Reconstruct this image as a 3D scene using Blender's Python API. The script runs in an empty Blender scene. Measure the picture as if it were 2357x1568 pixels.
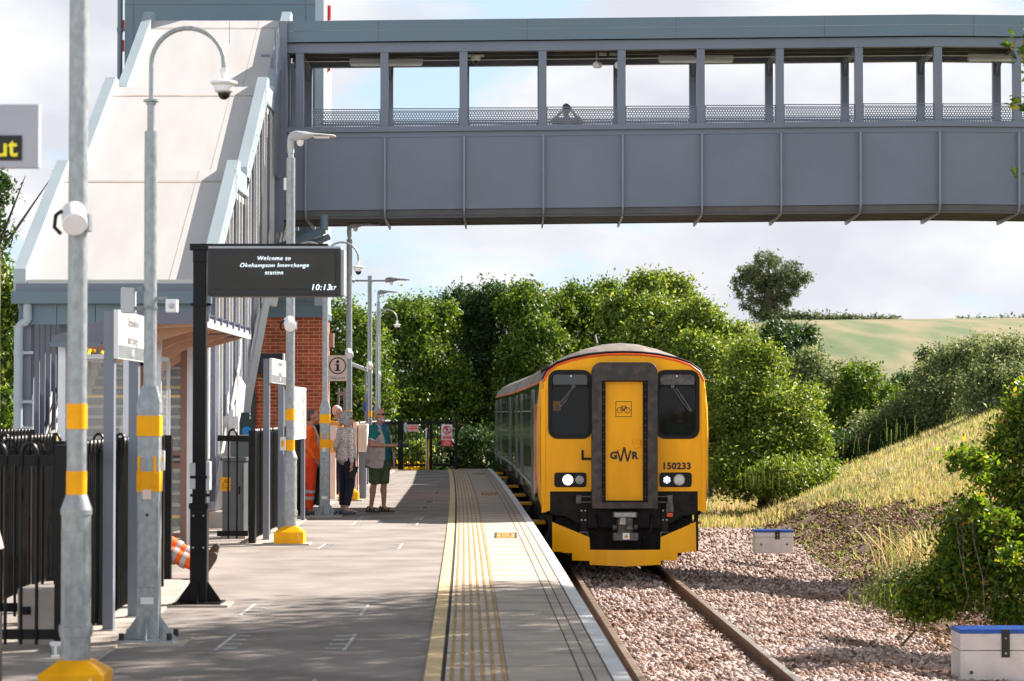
import bpy, bmesh, math, random
import numpy as np
from mathutils import Vector, Matrix, Euler
R = math.radians
PI = math.pi
random.seed(7)
sc = bpy.context.scene
col = sc.collection

# ------------------------------------------------------------------ camera
cam_d = bpy.data.cameras.new('camera')
cam = bpy.data.objects.new('camera', cam_d); col.objects.link(cam)
PITCH = R(1.717)
cam.location = (0, 0, 2.6)
cam.rotation_euler = (R(90) + PITCH, 0, 0)
cam_d.sensor_width = 36; cam_d.lens = 85
cam_d.clip_start = .2; cam_d.clip_end = 6000
cam_d.dof.use_dof = True; cam_d.dof.focus_distance = 40; cam_d.dof.aperture_fstop = 4.5
sc.camera = cam

# ------------------------------------------------------------------ light
SUN = Vector((.68, .50, .64)).normalized()
w = bpy.data.worlds.new('World'); sc.world = w; w.use_nodes = True
nt = w.node_tree; N = nt.nodes; L = nt.links
for n in list(N): N.remove(n)
out = N.new('ShaderNodeOutputWorld'); bg = N.new('ShaderNodeBackground'); sky = N.new('ShaderNodeTexSky')
sky.sky_type = 'NISHITA'; sky.sun_disc = False
sky.sun_elevation = math.asin(SUN.z); sky.sun_rotation = math.atan2(SUN.x, SUN.y)
sky.air_density = 1.0; sky.dust_density = .8; sky.ozone_density = 1.0
bg.inputs[1].default_value = .070
tc = N.new('ShaderNodeTexCoord'); mp = N.new('ShaderNodeMapping'); mp.inputs['Scale'].default_value = (1, 1, 1.9)
mp.inputs['Location'].default_value = (3.1, 1.4, .2)
n1 = N.new('ShaderNodeTexNoise'); n1.inputs['Scale'].default_value = 8.5; n1.inputs['Detail'].default_value = 9; n1.inputs['Roughness'].default_value = .55
n1.inputs['Distortion'].default_value = .35
r1 = N.new('ShaderNodeValToRGB'); r1.color_ramp.elements[0].position = .40; r1.color_ramp.elements[1].position = .50
n2 = N.new('ShaderNodeTexNoise'); n2.inputs['Scale'].default_value = 11; n2.inputs['Detail'].default_value = 6
r2 = N.new('ShaderNodeValToRGB'); r2.color_ramp.elements[0].color = (4.1, 4.2, 4.6, 1); r2.color_ramp.elements[1].color = (5.5, 5.5, 5.6, 1)
r2.color_ramp.elements[0].position = .36; r2.color_ramp.elements[1].position = .62
mx = N.new('ShaderNodeMixRGB')
sk2 = N.new('ShaderNodeMixRGB'); sk2.blend_type = 'MIX'; sk2.inputs[0].default_value = .8; sk2.inputs[2].default_value = (3.3, 4.4, 5.4, 1)
L.new(tc.outputs['Generated'], mp.inputs[0]); L.new(mp.outputs[0], n1.inputs[0]); L.new(mp.outputs[0], n2.inputs[0])
L.new(n1.outputs[0], r1.inputs[0]); L.new(n2.outputs[0], r2.inputs[0])
L.new(r1.outputs[0], mx.inputs[0]); L.new(sky.outputs[0], sk2.inputs[1]); L.new(sk2.outputs[0], mx.inputs[1]); L.new(r2.outputs[0], mx.inputs[2])
# sky boosted on the unseen side behind the camera to lift shaded faces
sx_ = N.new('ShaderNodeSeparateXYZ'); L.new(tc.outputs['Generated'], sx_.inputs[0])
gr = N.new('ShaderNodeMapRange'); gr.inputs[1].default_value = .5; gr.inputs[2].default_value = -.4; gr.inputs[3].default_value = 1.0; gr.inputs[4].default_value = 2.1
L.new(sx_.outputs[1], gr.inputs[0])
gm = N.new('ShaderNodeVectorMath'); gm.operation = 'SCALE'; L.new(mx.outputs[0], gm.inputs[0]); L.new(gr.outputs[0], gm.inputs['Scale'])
ez = N.new('ShaderNodeMapRange'); ez.inputs[1].default_value = .22; ez.inputs[2].default_value = .60; ez.inputs[3].default_value = 1.0; ez.inputs[4].default_value = .20  # overhead sky dimmed to deepen the shade on level surfaces
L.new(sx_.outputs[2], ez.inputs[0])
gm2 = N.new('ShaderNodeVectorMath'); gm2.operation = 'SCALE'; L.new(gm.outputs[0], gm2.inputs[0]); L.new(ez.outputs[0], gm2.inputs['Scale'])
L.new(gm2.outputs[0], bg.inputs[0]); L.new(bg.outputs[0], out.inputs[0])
sd = bpy.data.lights.new('sun', 'SUN'); so = bpy.data.objects.new('sun', sd); col.objects.link(so)
sd.energy = 5.0; sd.angle = R(.5); sd.color = (1, .91, .81)
so.rotation_euler = (-SUN).to_track_quat('-Z', 'Y').to_euler(); so.location = (30, 25, 40)
sc.view_settings.view_transform = 'Standard'; sc.view_settings.look = 'None'
sc.view_settings.exposure = 1.45; sc.view_settings.gamma = 1
sc.cycles.max_bounces = 6; sc.cycles.transparent_max_bounces = 16
sc.cycles.use_denoising = True

# ------------------------------------------------------------------ helpers
def P(x, y, D):
    """world point that lies D metres ahead for a measured position of the photograph (2357 px wide)"""
    dx = (x - 1178.5) / 5566; dy = (784 - y) / 5566
    Y = math.cos(PITCH) - dy * math.sin(PITCH); Z = math.sin(PITCH) + dy * math.cos(PITCH)
    return Vector((dx * D / Y, D, 2.6 + Z * D / Y))
def PX(x, D): return P(x, 950, D).x
def PZ(y, D): return P(1178, y, D).z
PF = .915    # platform height

class MB:
    def __init__(s): s.v = []; s.f = []; s.m = []; s.cur = 0
    def mi(s, i): s.cur = i; return s
    def add(s, v, f):
        n = len(s.v); s.v += [tuple(p) for p in v]; s.f += [tuple(i + n for i in q) for q in f]; s.m += [s.cur] * len(f); return s
    def box(s, x0, x1, y0, y1, z0, z1):
        return s.add([(x0,y0,z0),(x1,y0,z0),(x1,y1,z0),(x0,y1,z0),(x0,y0,z1),(x1,y0,z1),(x1,y1,z1),(x0,y1,z1)],
                     [(0,3,2,1),(4,5,6,7),(0,1,5,4),(1,2,6,5),(2,3,7,6),(3,0,4,7)])
    def obox(s, c, size, M=None):
        a, b, d = size[0]/2, size[1]/2, size[2]/2
        M = M or Matrix.Identity(3); c = Vector(c)
        pts = [c + M @ Vector(p) for p in [(-a,-b,-d),(a,-b,-d),(a,b,-d),(-a,b,-d),(-a,-b,d),(a,-b,d),(a,b,d),(-a,b,d)]]
        return s.add(pts, [(0,3,2,1),(4,5,6,7),(0,1,5,4),(1,2,6,5),(2,3,7,6),(3,0,4,7)])
    def bar(s, p0, p1, wd, ht):
        p0 = Vector(p0); p1 = Vector(p1); d = p1 - p0
        M = d.to_track_quat('X', 'Z').to_matrix()
        return s.obox((p0 + p1) / 2, (d.length, wd, ht), M)
    def cyl(s, p0, p1, r0, r1=None, n=14, caps=True):
        r1 = r0 if r1 is None else r1; p0 = Vector(p0); p1 = Vector(p1)
        q = (p1 - p0).to_track_quat('Z', 'Y').to_matrix()
        v = []
        for p, r in ((p0, r0), (p1, r1)):
            for i in range(n):
                a = 2*PI*i/n; v.append(p + q @ Vector((r*math.cos(a), r*math.sin(a), 0)))
        f = [(i, (i+1) % n, n+(i+1) % n, n+i) for i in range(n)]
        if caps: f += [tuple(range(n))[::-1], tuple(range(n, 2*n))]
        return s.add(v, f)
    def tube(s, pts, r, n=8):
        pts = [Vector(p) for p in pts]; v = []; f = []; K = len(pts)
        up = Vector((0, 0, 1))
        t0 = (pts[1] - pts[0]).normalized(); a = t0.orthogonal().normalized()
        for k, p in enumerate(pts):
            t = (pts[min(k+1, K-1)] - pts[max(k-1, 0)]).normalized()
            a = (a - t * a.dot(t)).normalized(); b = t.cross(a)
            rr = r[k] if isinstance(r, (list, tuple)) else r
            for i in range(n):
                an = 2*PI*i/n; v.append(p + (a*math.cos(an) + b*math.sin(an)) * rr)
        for k in range(K-1):
            for i in range(n):
                f.append((k*n+i, k*n+(i+1) % n, (k+1)*n+(i+1) % n, (k+1)*n+i))
        f += [tuple(range(n))[::-1], tuple(range((K-1)*n, K*n))]
        return s.add(v, f)
    def prism(s, poly, axis, a, b):
        n = len(poly)
        if axis == 'x': g = lambda p, t: (t, p[0], p[1])
        elif axis == 'y': g = lambda p, t: (p[0], t, p[1])
        else: g = lambda p, t: (p[0], p[1], t)
        v = [g(p, a) for p in poly] + [g(p, b) for p in poly]
        return s.add(v, [tuple(range(n)), tuple(range(2*n-1, n-1, -1))] + [(i, n+i, n+(i+1) % n, (i+1) % n) for i in range(n)])
    def ell(s, c, r, nu=16, nv=10, M=None):
        c = Vector(c); M = M or Matrix.Identity(3); v = []; f = []
        for j in range(nv+1):
            th = PI*j/nv
            for i in range(nu):
                ph = 2*PI*i/nu
                v.append(c + M @ Vector((r[0]*math.sin(th)*math.cos(ph), r[1]*math.sin(th)*math.sin(ph), r[2]*math.cos(th))))
        for j in range(nv):
            for i in range(nu):
                f.append((j*nu+i, (j+1)*nu+i, (j+1)*nu+(i+1) % nu, j*nu+(i+1) % nu))
        return s.add(v, f)
    def lathe(s, prof, c, n=16):
        v = []; f = []; K = len(prof)
        for r, z in prof:
            for i in range(n):
                a = 2*PI*i/n; v.append((c[0]+r*math.cos(a), c[1]+r*math.sin(a), c[2]+z))
        for k in range(K-1):
            for i in range(n): f.append((k*n+i, k*n+(i+1) % n, (k+1)*n+(i+1) % n, (k+1)*n+i))
        f += [tuple(range(n))[::-1], tuple(range((K-1)*n, K*n))]
        return s.add(v, f)
    def loft(s, secs, caps=True):
        n = len(secs[0]); v = [p for q in secs for p in q]; f = []
        for k in range(len(secs)-1):
            for i in range(n): f.append((k*n+i, k*n+(i+1) % n, (k+1)*n+(i+1) % n, (k+1)*n+i))
        if caps: f += [tuple(range(n))[::-1], tuple(range((len(secs)-1)*n, len(secs)*n))]
        return s.add(v, f)
    def mesh(s, me):
        return s.add([v.co for v in me.vertices], [tuple(p.vertices) for p in me.polygons])
    def xf(s, M):
        s.v = [tuple(M @ Vector(p)) for p in s.v]; return s

WL = {}
def rootloc(o):
    t = Vector((0, 0, 0))
    while o is not None: t += o.location; o = o.parent
    return t
def tag(o, label=None, cat=None, group=None, kind=None):
    if label: o['label'] = label
    if cat: o['category'] = cat
    if group: o['group'] = group
    if kind: o['kind'] = kind
    return o
def thing(name, label, cat, loc=(0, 0, 0), group=None):
    o = bpy.data.objects.new(name, None); col.objects.link(o); o.location = loc; o.empty_display_size = .2
    return tag(o, label, cat, group)
def B(name, mb, mats, parent=None, smooth=False, bevel=0, recalc=True, label=None, org=None):
    me = bpy.data.meshes.new(name)
    vs = np.array(mb.v, dtype=np.float64)
    if parent is not None: o3 = np.array(rootloc(parent))
    elif org is not None: o3 = np.array(org)
    else:
        o3 = np.array([(vs[:,0].min()+vs[:,0].max())/2, (vs[:,1].min()+vs[:,1].max())/2, vs[:,2].min()])
    vs = vs - o3
    me.from_pydata(vs.tolist(), [], mb.f)
    mats = mats if isinstance(mats, (list, tuple)) else [mats]
    for m in mats: me.materials.append(m)
    if len(mats) > 1: me.polygons.foreach_set('material_index', mb.m)
    if recalc:
        bm = bmesh.new(); bm.from_mesh(me); bmesh.ops.recalc_face_normals(bm, faces=bm.faces); bm.to_mesh(me); bm.free()
    if smooth:
        me.shade_smooth(); me.set_sharp_from_angle(angle=R(40))
    me.update()
    o = bpy.data.objects.new(name, me); col.objects.link(o)
    if parent is not None: o.parent = parent
    else: o.location = o3
    if bevel:
        b = o.modifiers.new('bevel', 'BEVEL'); b.width = bevel; b.segments = 2; b.limit_method = 'ANGLE'; b.angle_limit = R(40)
    if label: o['label'] = label
    return o
def Bs(name, mbs, mats, parent=None, **k):
    return [B(name, m, mats, parent, **k) for m in mbs]
def dup(root, loc=None, rotz=None, label=None, group=None):
    def cp(o, par):
        c = o.copy(); col.objects.link(c); c.parent = par
        for ch in kids.get(o, []): cp(ch, c)
        return c
    kids = {}
    for o in col.objects:
        if o.parent: kids.setdefault(o.parent, []).append(o)
    r = cp(root, None)
    if loc is not None: r.location = loc
    if rotz is not None: r.rotation_euler.z = rotz
    if label: r['label'] = label
    if group: r['group'] = group
    return r
def from_np(name, V, F, mat, parent=None, kind=None, org=(0, 0, 0)):
    """V (n,3), F (m,k) arrays of faces with k corners"""
    me = bpy.data.meshes.new(name); n = len(V); m, k = F.shape
    V = V - np.array(org if parent is None else rootloc(parent))
    me.vertices.add(n); me.vertices.foreach_set('co', V.astype(np.float32).ravel())
    me.loops.add(m*k); me.loops.foreach_set('vertex_index', F.astype(np.int32).ravel())
    me.polygons.add(m); me.polygons.foreach_set('loop_start', np.arange(0, m*k, k, dtype=np.int32))
    me.update(calc_edges=True); me.validate()
    me.materials.append(mat)
    o = bpy.data.objects.new(name, me); col.objects.link(o)
    if parent is not None: o.parent = parent
    else: o.location = org
    if kind: o['kind'] = kind
    return o
_tc = {}
def text_mb(s, size, ext=.002, align='CENTER', shear=0, bold=0, spacing=1):
    cu = bpy.data.curves.new('t', 'FONT'); cu.body = s; cu.size = size; cu.extrude = ext; cu.align_x = align; cu.align_y = 'CENTER'
    cu.shear = shear; cu.offset = bold; cu.resolution_u = 3; cu.space_character = spacing
    o = bpy.data.objects.new('t', cu); col.objects.link(o)
    bpy.context.view_layer.update()
    me = bpy.data.meshes.new_from_object(o.evaluated_get(bpy.context.evaluated_depsgraph_get()))
    mb = MB().mesh(me)
    bpy.data.objects.remove(o); bpy.data.curves.remove(cu); bpy.data.meshes.remove(me)
    return mb
def text(name, s, size, pos, mat, parent, face='-Y', **k):
    mb = text_mb(s, size, **k)
    M = {'-Y': Matrix.Rotation(PI/2, 4, 'X'), '+X': Matrix.Rotation(PI/2, 4, 'Z') @ Matrix.Rotation(PI/2, 4, 'X'), '+Z': Matrix.Identity(4)}[face]
    mb.xf(Matrix.Translation(Vector(pos)) @ M)
    return B(name, mb, mat, parent, recalc=False)
def blob(prims, voxel=.014, sm=6):
    """fuse tapered limbs and ellipsoids into one continuous surface"""
    mb = MB()
    for p in prims:
        if p[0] == 'c':
            mb.cyl(p[1], p[2], p[3], p[4], n=14)
            if len(p) < 6: mb.ell(p[1], (p[3],)*3, 12, 8); mb.ell(p[2], (p[4],)*3, 12, 8)
        elif p[0] == 'e': mb.ell(p[1], p[2], 18, 12, p[3] if len(p) > 3 else None)
        elif p[0] == 'b': mb.obox(p[1], p[2], p[3] if len(p) > 3 else None)
    me = bpy.data.meshes.new('b'); me.from_pydata(mb.v, [], mb.f)
    bm = bmesh.new(); bm.from_mesh(me); bmesh.ops.recalc_face_normals(bm, faces=bm.faces); bm.to_mesh(me); bm.free()
    o = bpy.data.objects.new('b', me); col.objects.link(o)
    m = o.modifiers.new('r', 'REMESH'); m.mode = 'VOXEL'; m.voxel_size = voxel
    m = o.modifiers.new('s', 'SMOOTH'); m.iterations = sm; m.factor = .5
    bpy.context.view_layer.update()
    r = bpy.data.meshes.new_from_object(o.evaluated_get(bpy.context.evaluated_depsgraph_get()))
    q = MB().mesh(r)
    bpy.data.objects.remove(o); bpy.data.meshes.remove(me); bpy.data.meshes.remove(r)
    return q

# ------------------------------------------------------------------ materials
def nodes(m):
    m.use_nodes = True; t = m.node_tree; b = t.nodes.get('Principled BSDF'); return t, t.nodes, t.links, b
def pm(name, c, rough=.5, metal=0, var=.12, scale=4, bump=0, bscale=60, coat=0, spec=.5, c2=None, det=4, stretch=(1, 1, 1), rv=.1, ramp=(.35, .65)):
    m = bpy.data.materials.new(name); t, n, l, b = nodes(m)
    b.inputs['Roughness'].default_value = rough; b.inputs['Metallic'].default_value = metal
    b.inputs['Coat Weight'].default_value = coat; b.inputs['Specular IOR Level'].default_value = spec
    tc = n.new('ShaderNodeTexCoord'); mp = n.new('ShaderNodeMapping'); mp.inputs['Scale'].default_value = stretch
    l.new(tc.outputs['Object'], mp.inputs[0])
    ns = n.new('ShaderNodeTexNoise'); ns.inputs['Scale'].default_value = scale; ns.inputs['Detail'].default_value = det
    l.new(mp.outputs[0], ns.inputs[0])
    rp = n.new('ShaderNodeValToRGB'); rp.color_ramp.elements[0].position = ramp[0]; rp.color_ramp.elements[1].position = ramp[1]
    a = [max(0, x*(1-var)) for x in c]; d = [min(1, x*(1+var)) for x in c] if c2 is None else c2
    rp.color_ramp.elements[0].color = (*a, 1); rp.color_ramp.elements[1].color = (*d, 1)
    l.new(ns.outputs[0], rp.inputs[0]); l.new(rp.outputs[0], b.inputs['Base Color'])
    if rv:
        mr = n.new('ShaderNodeMapRange'); mr.inputs[3].default_value = max(.02, rough-rv); mr.inputs[4].default_value = min(1, rough+rv)
        l.new(ns.outputs[0], mr.inputs[0]); l.new(mr.outputs[0], b.inputs['Roughness'])
    if bump:
        nb = n.new('ShaderNodeTexNoise'); nb.inputs['Scale'].default_value = bscale; nb.inputs['Detail'].default_value = 5
        l.new(mp.outputs[0], nb.inputs[0])
        bp = n.new('ShaderNodeBump'); bp.inputs['Strength'].default_value = bump; bp.inputs['Distance'].default_value = .01
        l.new(nb.outputs[0], bp.inputs['Height']); l.new(bp.outputs[0], b.inputs['Normal'])
    return m
def emi(name, c, s):
    m = bpy.data.materials.new(name); t, n, l, b = nodes(m)
    b.inputs['Base Color'].default_value = (*c, 1); b.inputs['Emission Color'].default_value = (*c, 1); b.inputs['Emission Strength'].default_value = s
    return m
def glass(name, c=(.8, .85, .85), rough=.03, alpha=.25):
    m = bpy.data.materials.new(name); t, n, l, b = nodes(m)
    b.inputs['Base Color'].default_value = (*c, 1); b.inputs['Roughness'].default_value = rough; b.inputs['Alpha'].default_value = alpha
    b.inputs['Specular IOR Level'].default_value = .8
    return m
M = {}
M['asphalt'] = pm('asphalt', (.26, .232, .217), .9, var=.22, scale=1.3, bump=.5, bscale=160, det=10, rv=0, spec=.3)
M['concrete'] = pm('concrete', (.40, .35, .31), .85, var=.14, scale=3, bump=.25, bscale=90, det=8)
M['coping'] = pm('coping', (.46, .395, .34), .8, var=.12, scale=2.2, bump=.2, bscale=120, det=8, spec=.3)
M['tactile'] = pm('tactile', (.56, .475, .40), .8, var=.1, scale=3, bump=.2, bscale=120, det=8, spec=.3)
M['tacrib'] = pm('tactile_ridge', (.40, .25, .09), .8, var=.2, scale=6, det=6)
M['yline'] = pm('yellow_line_paint', (.66, .49, .27), .75, var=.14, scale=5, det=8)
M['wline'] = pm('white_line_paint', (.72, .72, .74), .7, var=.12, scale=6, det=8)
M['wmark'] = pm('worn_white_paint', (.46, .46, .46), .8, var=.3, scale=18, det=8)
M['joint'] = pm('joint_black', (.03, .027, .025), .9)
M['tile_o'] = pm('warning_tile_orange', (.55, .30, .06), .7, var=.2, scale=12)
M['tile_b'] = pm('warning_tile_black', (.04, .045, .055), .7)
M['bluegrey'] = pm('blue_grey_cladding', (.105, .16, .21), .42, var=.05, scale=.8, spec=.5)
M['paleblue'] = pm('pale_blue_fascia', (.33, .40, .45), .4, var=.05, scale=.8)
M['roofwhite'] = pm('white_roof_sheet', (.53, .515, .515), .6, var=.03, scale=1.2, stretch=(3, .5, .5), det=6)
M['steel'] = pm('grey_painted_steel', (.145, .17, .225), .45, var=.07, scale=1.0, bump=.03, bscale=15)
M['steel_r'] = pm('rib_steel_highlight', (.22, .245, .30), .45, var=.06)  # lighter copy of the bridge steel, painting a highlight onto the ribs
M['steel_l'] = pm('light_grey_painted_steel', (.56, .56, .57), .45, var=.06, scale=2)
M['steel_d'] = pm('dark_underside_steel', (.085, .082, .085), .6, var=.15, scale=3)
M['galv'] = pm('galvanised_steel', (.30, .33, .35), .45, metal=.35, var=.16, scale=26, det=6, bump=.05, bscale=30, stretch=(1, 1, .6))
M['galv_d'] = pm('dull_galvanised_steel', (.22, .24, .27), .45, metal=.35, var=.2, scale=20)
M['yellow'] = pm('yellow_reflective_band', (.90, .40, .002), .5, var=.05, scale=10, spec=.2)
M['ypl'] = pm('yellow_plastic_cover', (.90, .42, .002), .45, var=.08, scale=6, spec=.25)
M['black'] = pm('black_powder_coat', (.005, .005, .006), .38, var=.3, scale=6, spec=.2)
M['black_m'] = pm('matt_black_plastic', (.02, .02, .022), .6)
M['white'] = pm('white_plastic', (.78, .78, .80), .4, var=.04)
M['grey'] = pm('mid_grey_paint', (.18, .205, .25), .45, var=.05)
M['cabg'] = pm('cabinet_grey', (.11, .125, .13), .5, spec=.3, var=.06)
M['lgrey'] = pm('light_grey_plastic', (.45, .47, .5), .5, var=.05)
M['red'] = pm('red_sign', (.72, .015, .02), .5, var=.05)
M['pink'] = pm('pale_pink_sign', (.80, .58, .52), .5, var=.03)
M['brown'] = pm('bronze_frame', (.20, .11, .08), .35, metal=.3, var=.1)
M['alu'] = pm('aluminium_frame', (.55, .56, .60), .35, metal=.5, var=.08)
M['plum'] = pm('shelter_roof_grey', (.13, .13, .185), .4, var=.06)
M['wood'] = pm('shelter_soffit', (.42, .25, .17), .55, var=.12, scale=3)
M['yrail'] = pm('yellow_handrail', (.82, .48, .02), .35, var=.05)
M['dgreen'] = pm('dark_green_door', (.01, .035, .035), .4)
M['navyp'] = pm('navy_panel', (.012, .015, .028), .5)
M['glass'] = glass('shelter_glass', (.75, .82, .82), .02, .10)
M['ink'] = pm('black_lettering', (.01, .01, .01), .6)
M['inkw'] = pm('white_lettering', (.8, .8, .8), .6)
M['inkg'] = pm('grey_lettering', (.25, .25, .25), .6)
M['orange'] = pm('orange_panel', (.85, .32, .03), .5, var=.05)
M['blue'] = pm('blue_plastic', (.008, .085, .38), .5, var=.1, scale=8)
M['boxc'] = pm('off_white_concrete', (.68, .65, .62), .8, var=.08, scale=6, det=7)
M['rust'] = pm('rail_rust', (.13, .068, .038), .75, var=.3, scale=5, det=6)
M['railtop'] = pm('rail_head_steel', (.50, .42, .36), .3, metal=.7, var=.1)
M['sleeper'] = pm('sleeper_concrete', (.20, .165, .135), .9, var=.15)
M['skin'] = pm('skin', (.42, .19, .12), .5, var=.08)
M['skin_l'] = pm('pale_skin', (.55, .30, .22), .5, var=.08)

def brickmat():
    m = bpy.data.materials.new('red_brick'); t, n, l, b = nodes(m)
    tc = n.new('ShaderNodeTexCoord'); sp = n.new('ShaderNodeSeparateXYZ'); ad = n.new('ShaderNodeMath'); cb = n.new('ShaderNodeCombineXYZ')
    l.new(tc.outputs['Object'], sp.inputs[0]); l.new(sp.outputs[0], ad.inputs[0]); l.new(sp.outputs[1], ad.inputs[1])
    l.new(ad.outputs[0], cb.inputs[0]); l.new(sp.outputs[2], cb.inputs[1])
    bt = n.new('ShaderNodeTexBrick'); l.new(cb.outputs[0], bt.inputs[0])
    bt.inputs['Scale'].default_value = 1; bt.inputs['Brick Width'].default_value = .225; bt.inputs['Row Height'].default_value = .075
    bt.inputs['Mortar Size'].default_value = .006; bt.inputs['Mortar Smooth'].default_value = .2; bt.inputs['Bias'].default_value = -.2
    bt.inputs['Color1'].default_value = (.42, .085, .04, 1); bt.inputs['Color2'].default_value = (.22, .04, .022, 1); bt.inputs['Mortar'].default_value = (.55, .33, .18, 1)
    ns = n.new('ShaderNodeTexNoise'); ns.inputs['Scale'].default_value = 3; ns.inputs['Detail'].default_value = 6
    l.new(tc.outputs['Object'], ns.inputs[0])
    mx = n.new('ShaderNodeMixRGB'); mx.blend_type = 'OVERLAY'; mx.inputs[0].default_value = .5
    l.new(bt.outputs[0], mx.inputs[1]); l.new(ns.outputs[0], mx.inputs[2]); l.new(mx.outputs[0], b.inputs['Base Color'])
    b.inputs['Roughness'].default_value = .85
    bp = n.new('ShaderNodeBump'); bp.inputs['Strength'].default_value = .5; bp.inputs['Distance'].default_value = .01; bp.invert = True
    l.new(bt.outputs[1], bp.inputs['Height']); l.new(bp.outputs[0], b.inputs['Normal'])
    return m
M['brick'] = brickmat()
def island(name, cols, rough=.6, trans=0, spec=.3, lw=None):
    """one random colour of the ramp for each leaf, stone or blade"""
    m = bpy.data.materials.new(name); t, n, l, b = nodes(m)
    g = n.new('ShaderNodeNewGeometry'); rp = n.new('ShaderNodeValToRGB')
    e = rp.color_ramp.elements
    while len(e) < len(cols): e.new(.5)
    for i, c in enumerate(cols):
        e[i].position = i/(len(cols)-1) if lw is None else lw[i]; e[i].color = (*c, 1)
    l.new(g.outputs['Random Per Island'], rp.inputs[0]); l.new(rp.outputs[0], b.inputs['Base Color'])
    b.inputs['Roughness'].default_value = rough; b.inputs['Specular IOR Level'].default_value = spec
    if trans:
        tr = n.new('ShaderNodeBsdfTranslucent'); mxs = n.new('ShaderNodeMixShader'); mxs.inputs[0].default_value = trans
        hs = n.new('ShaderNodeHueSaturation'); hs.inputs['Value'].default_value = 1.8; hs.inputs['Saturation'].default_value = 1.1; hs.inputs['Hue'].default_value = .485
        l.new(rp.outputs[0], hs.inputs['Color']); l.new(hs.outputs[0], tr.inputs[0])
        l.new(b.outputs[0], mxs.inputs[1]); l.new(tr.outputs[0], mxs.inputs[2])
        l.new(mxs.outputs[0], n['Material Output'].inputs[0])
    return m
#EOF1
# ------------------------------------------------------------------ track and platform lines
_e = np.polyfit([6, 15.2, 18.7, 26.2, 37.4, 53.2, 70.7], [.90, .745, .694, .536, .297, -.05, -.56], 3)
def E(D): return float(np.polyval(_e, D)) if D > 6 else .90 - .017*(D-6)
_c = np.polyfit([14, 23.5, 32, 39, 59, 78], [2.20, 2.04, 1.90, 1.79, 1.42, .83], 3)
def C(D): return float(np.polyval(_c, D)) if D > 12 else C(12.001) - .015*(D-12)
def Cn(D): return np.where(D > 12, np.polyval(_c, np.maximum(D, 12.)), np.polyval(_c, 12.) - .015*(D-12))
def bankx(D): return np.interp(D, [0, 15, 26, 34, 45, 55, 65, 80, 110, 200], [5.2, 5.2, 5.6, 5.4, 6.1, 6.6, 6.2, 8.0, 10.5, 14])
def gz(X, D):
    X = np.asarray(X, float); D = np.asarray(D, float)
    u = X - Cn(D)
    z = np.interp(u, [-40, -6, -1.7, -.75, .75, 1.7, 2.9, 3.6], [-.4, -.4, -.25, -.15, -.15, -.19, -.33, -.36])
    bx = bankx(D)
    z = z + np.clip((X-bx)*.40, 0, 3.0) * np.clip((X-bx)/1.2, 0, 1)**.5
    t = np.clip((D-115)/(350-115), 0, 1); t = t*t*(3-2*t)
    hill = 15.6*t * np.clip((X+60)/95, .25, 1) + np.clip((X-40)/60, 0, 1)*.6
    f = np.clip((D-85)/30, 0, 1)
    z = z*(1-f) + np.maximum(z*0 + .3, hill)*f
    z = np.where(D > 350, 15.6*np.clip((X+60)/95, .25, 1)*np.clip(1-(D-350)/300, 0, 1), z)
    return z
def ground():
    xs = np.unique(np.concatenate([np.linspace(-700, -30, 14), np.linspace(-30, -6, 12), np.linspace(-6, 16, 111), np.linspace(16, 60, 45), np.linspace(60, 160, 30), np.linspace(160, 900, 14)]))
    ys = np.unique(np.concatenate([np.linspace(-60, 8, 12), np.linspace(8, 110, 205), np.linspace(110, 400, 80), np.linspace(400, 2500, 24)]))
    rng = np.random.default_rng(3)
    X, Y = np.meshgrid(xs, ys)
    Z = gz(X, Y)
    bank = (X > bankx(Y)+.2) & (Y < 110)
    Z = Z + np.where(bank, (np.sin(X*2.3+Y*.7)*np.sin(Y*1.3-X)*.035 + rng.normal(0, .025, X.shape)), 0)
    V = np.stack([X, Y, Z], -1).reshape(-1, 3)
    nx = len(xs); ny = len(ys)
    i = np.arange((ny-1)*(nx-1)); a = (i//(nx-1))*nx + i % (nx-1)
    F = np.stack([a, a+1, a+nx+1, a+nx], 1)
    cx = V[F].mean(1); u = cx[:, 0]-bankx(cx[:, 1])
    o = from_np('ground', V, F, M['ballast_b'], kind='structure')
    for k in ('soil', 'turf', 'field'): o.data.materials.append(M[k])
    nz = np.sin(cx[:, 1]*.9)*.35 + np.sin(cx[:, 1]*2.3+cx[:, 0])*.2
    idx = np.zeros(len(F), int)
    idx[u > 0] = 1
    lim = np.interp(cx[:, 1], [20, 40, 50, 62, 66, 75, 80], [3.6, 3.6, 2.9, 1.6, .5, 0, 0])
    idx[(u > lim+nz)] = 2
    idx[(cx[:, 1] > 80)] = 2
    idx[(cx[:, 0] < -2.5)] = 2
    idx[cx[:, 1] > 140] = 3
    o.data.polygons.foreach_set('material_index', idx.astype(np.int32)); o.data.shade_smooth()
M['ballast_b'] = pm('ballast_bed', (.30, .23, .205), .9, var=.35, scale=30, det=6, bump=1, bscale=45)
M['soil'] = pm('bare_soil', (.14, .075, .045), .95, var=.35, scale=6, det=8, bump=1, bscale=20)
M['turf'] = pm('dry_turf', (.25, .235, .085), .95, var=.35, scale=3, det=8, bump=.6, bscale=20)
M['field'] = pm('far_field', (.075, .125, .03), .95, c2=(.20, .165, .085), var=.1, scale=.22, det=10, bump=.3, bscale=3, stretch=(1, .16, .3), ramp=(.38, .6))
ground()

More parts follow.
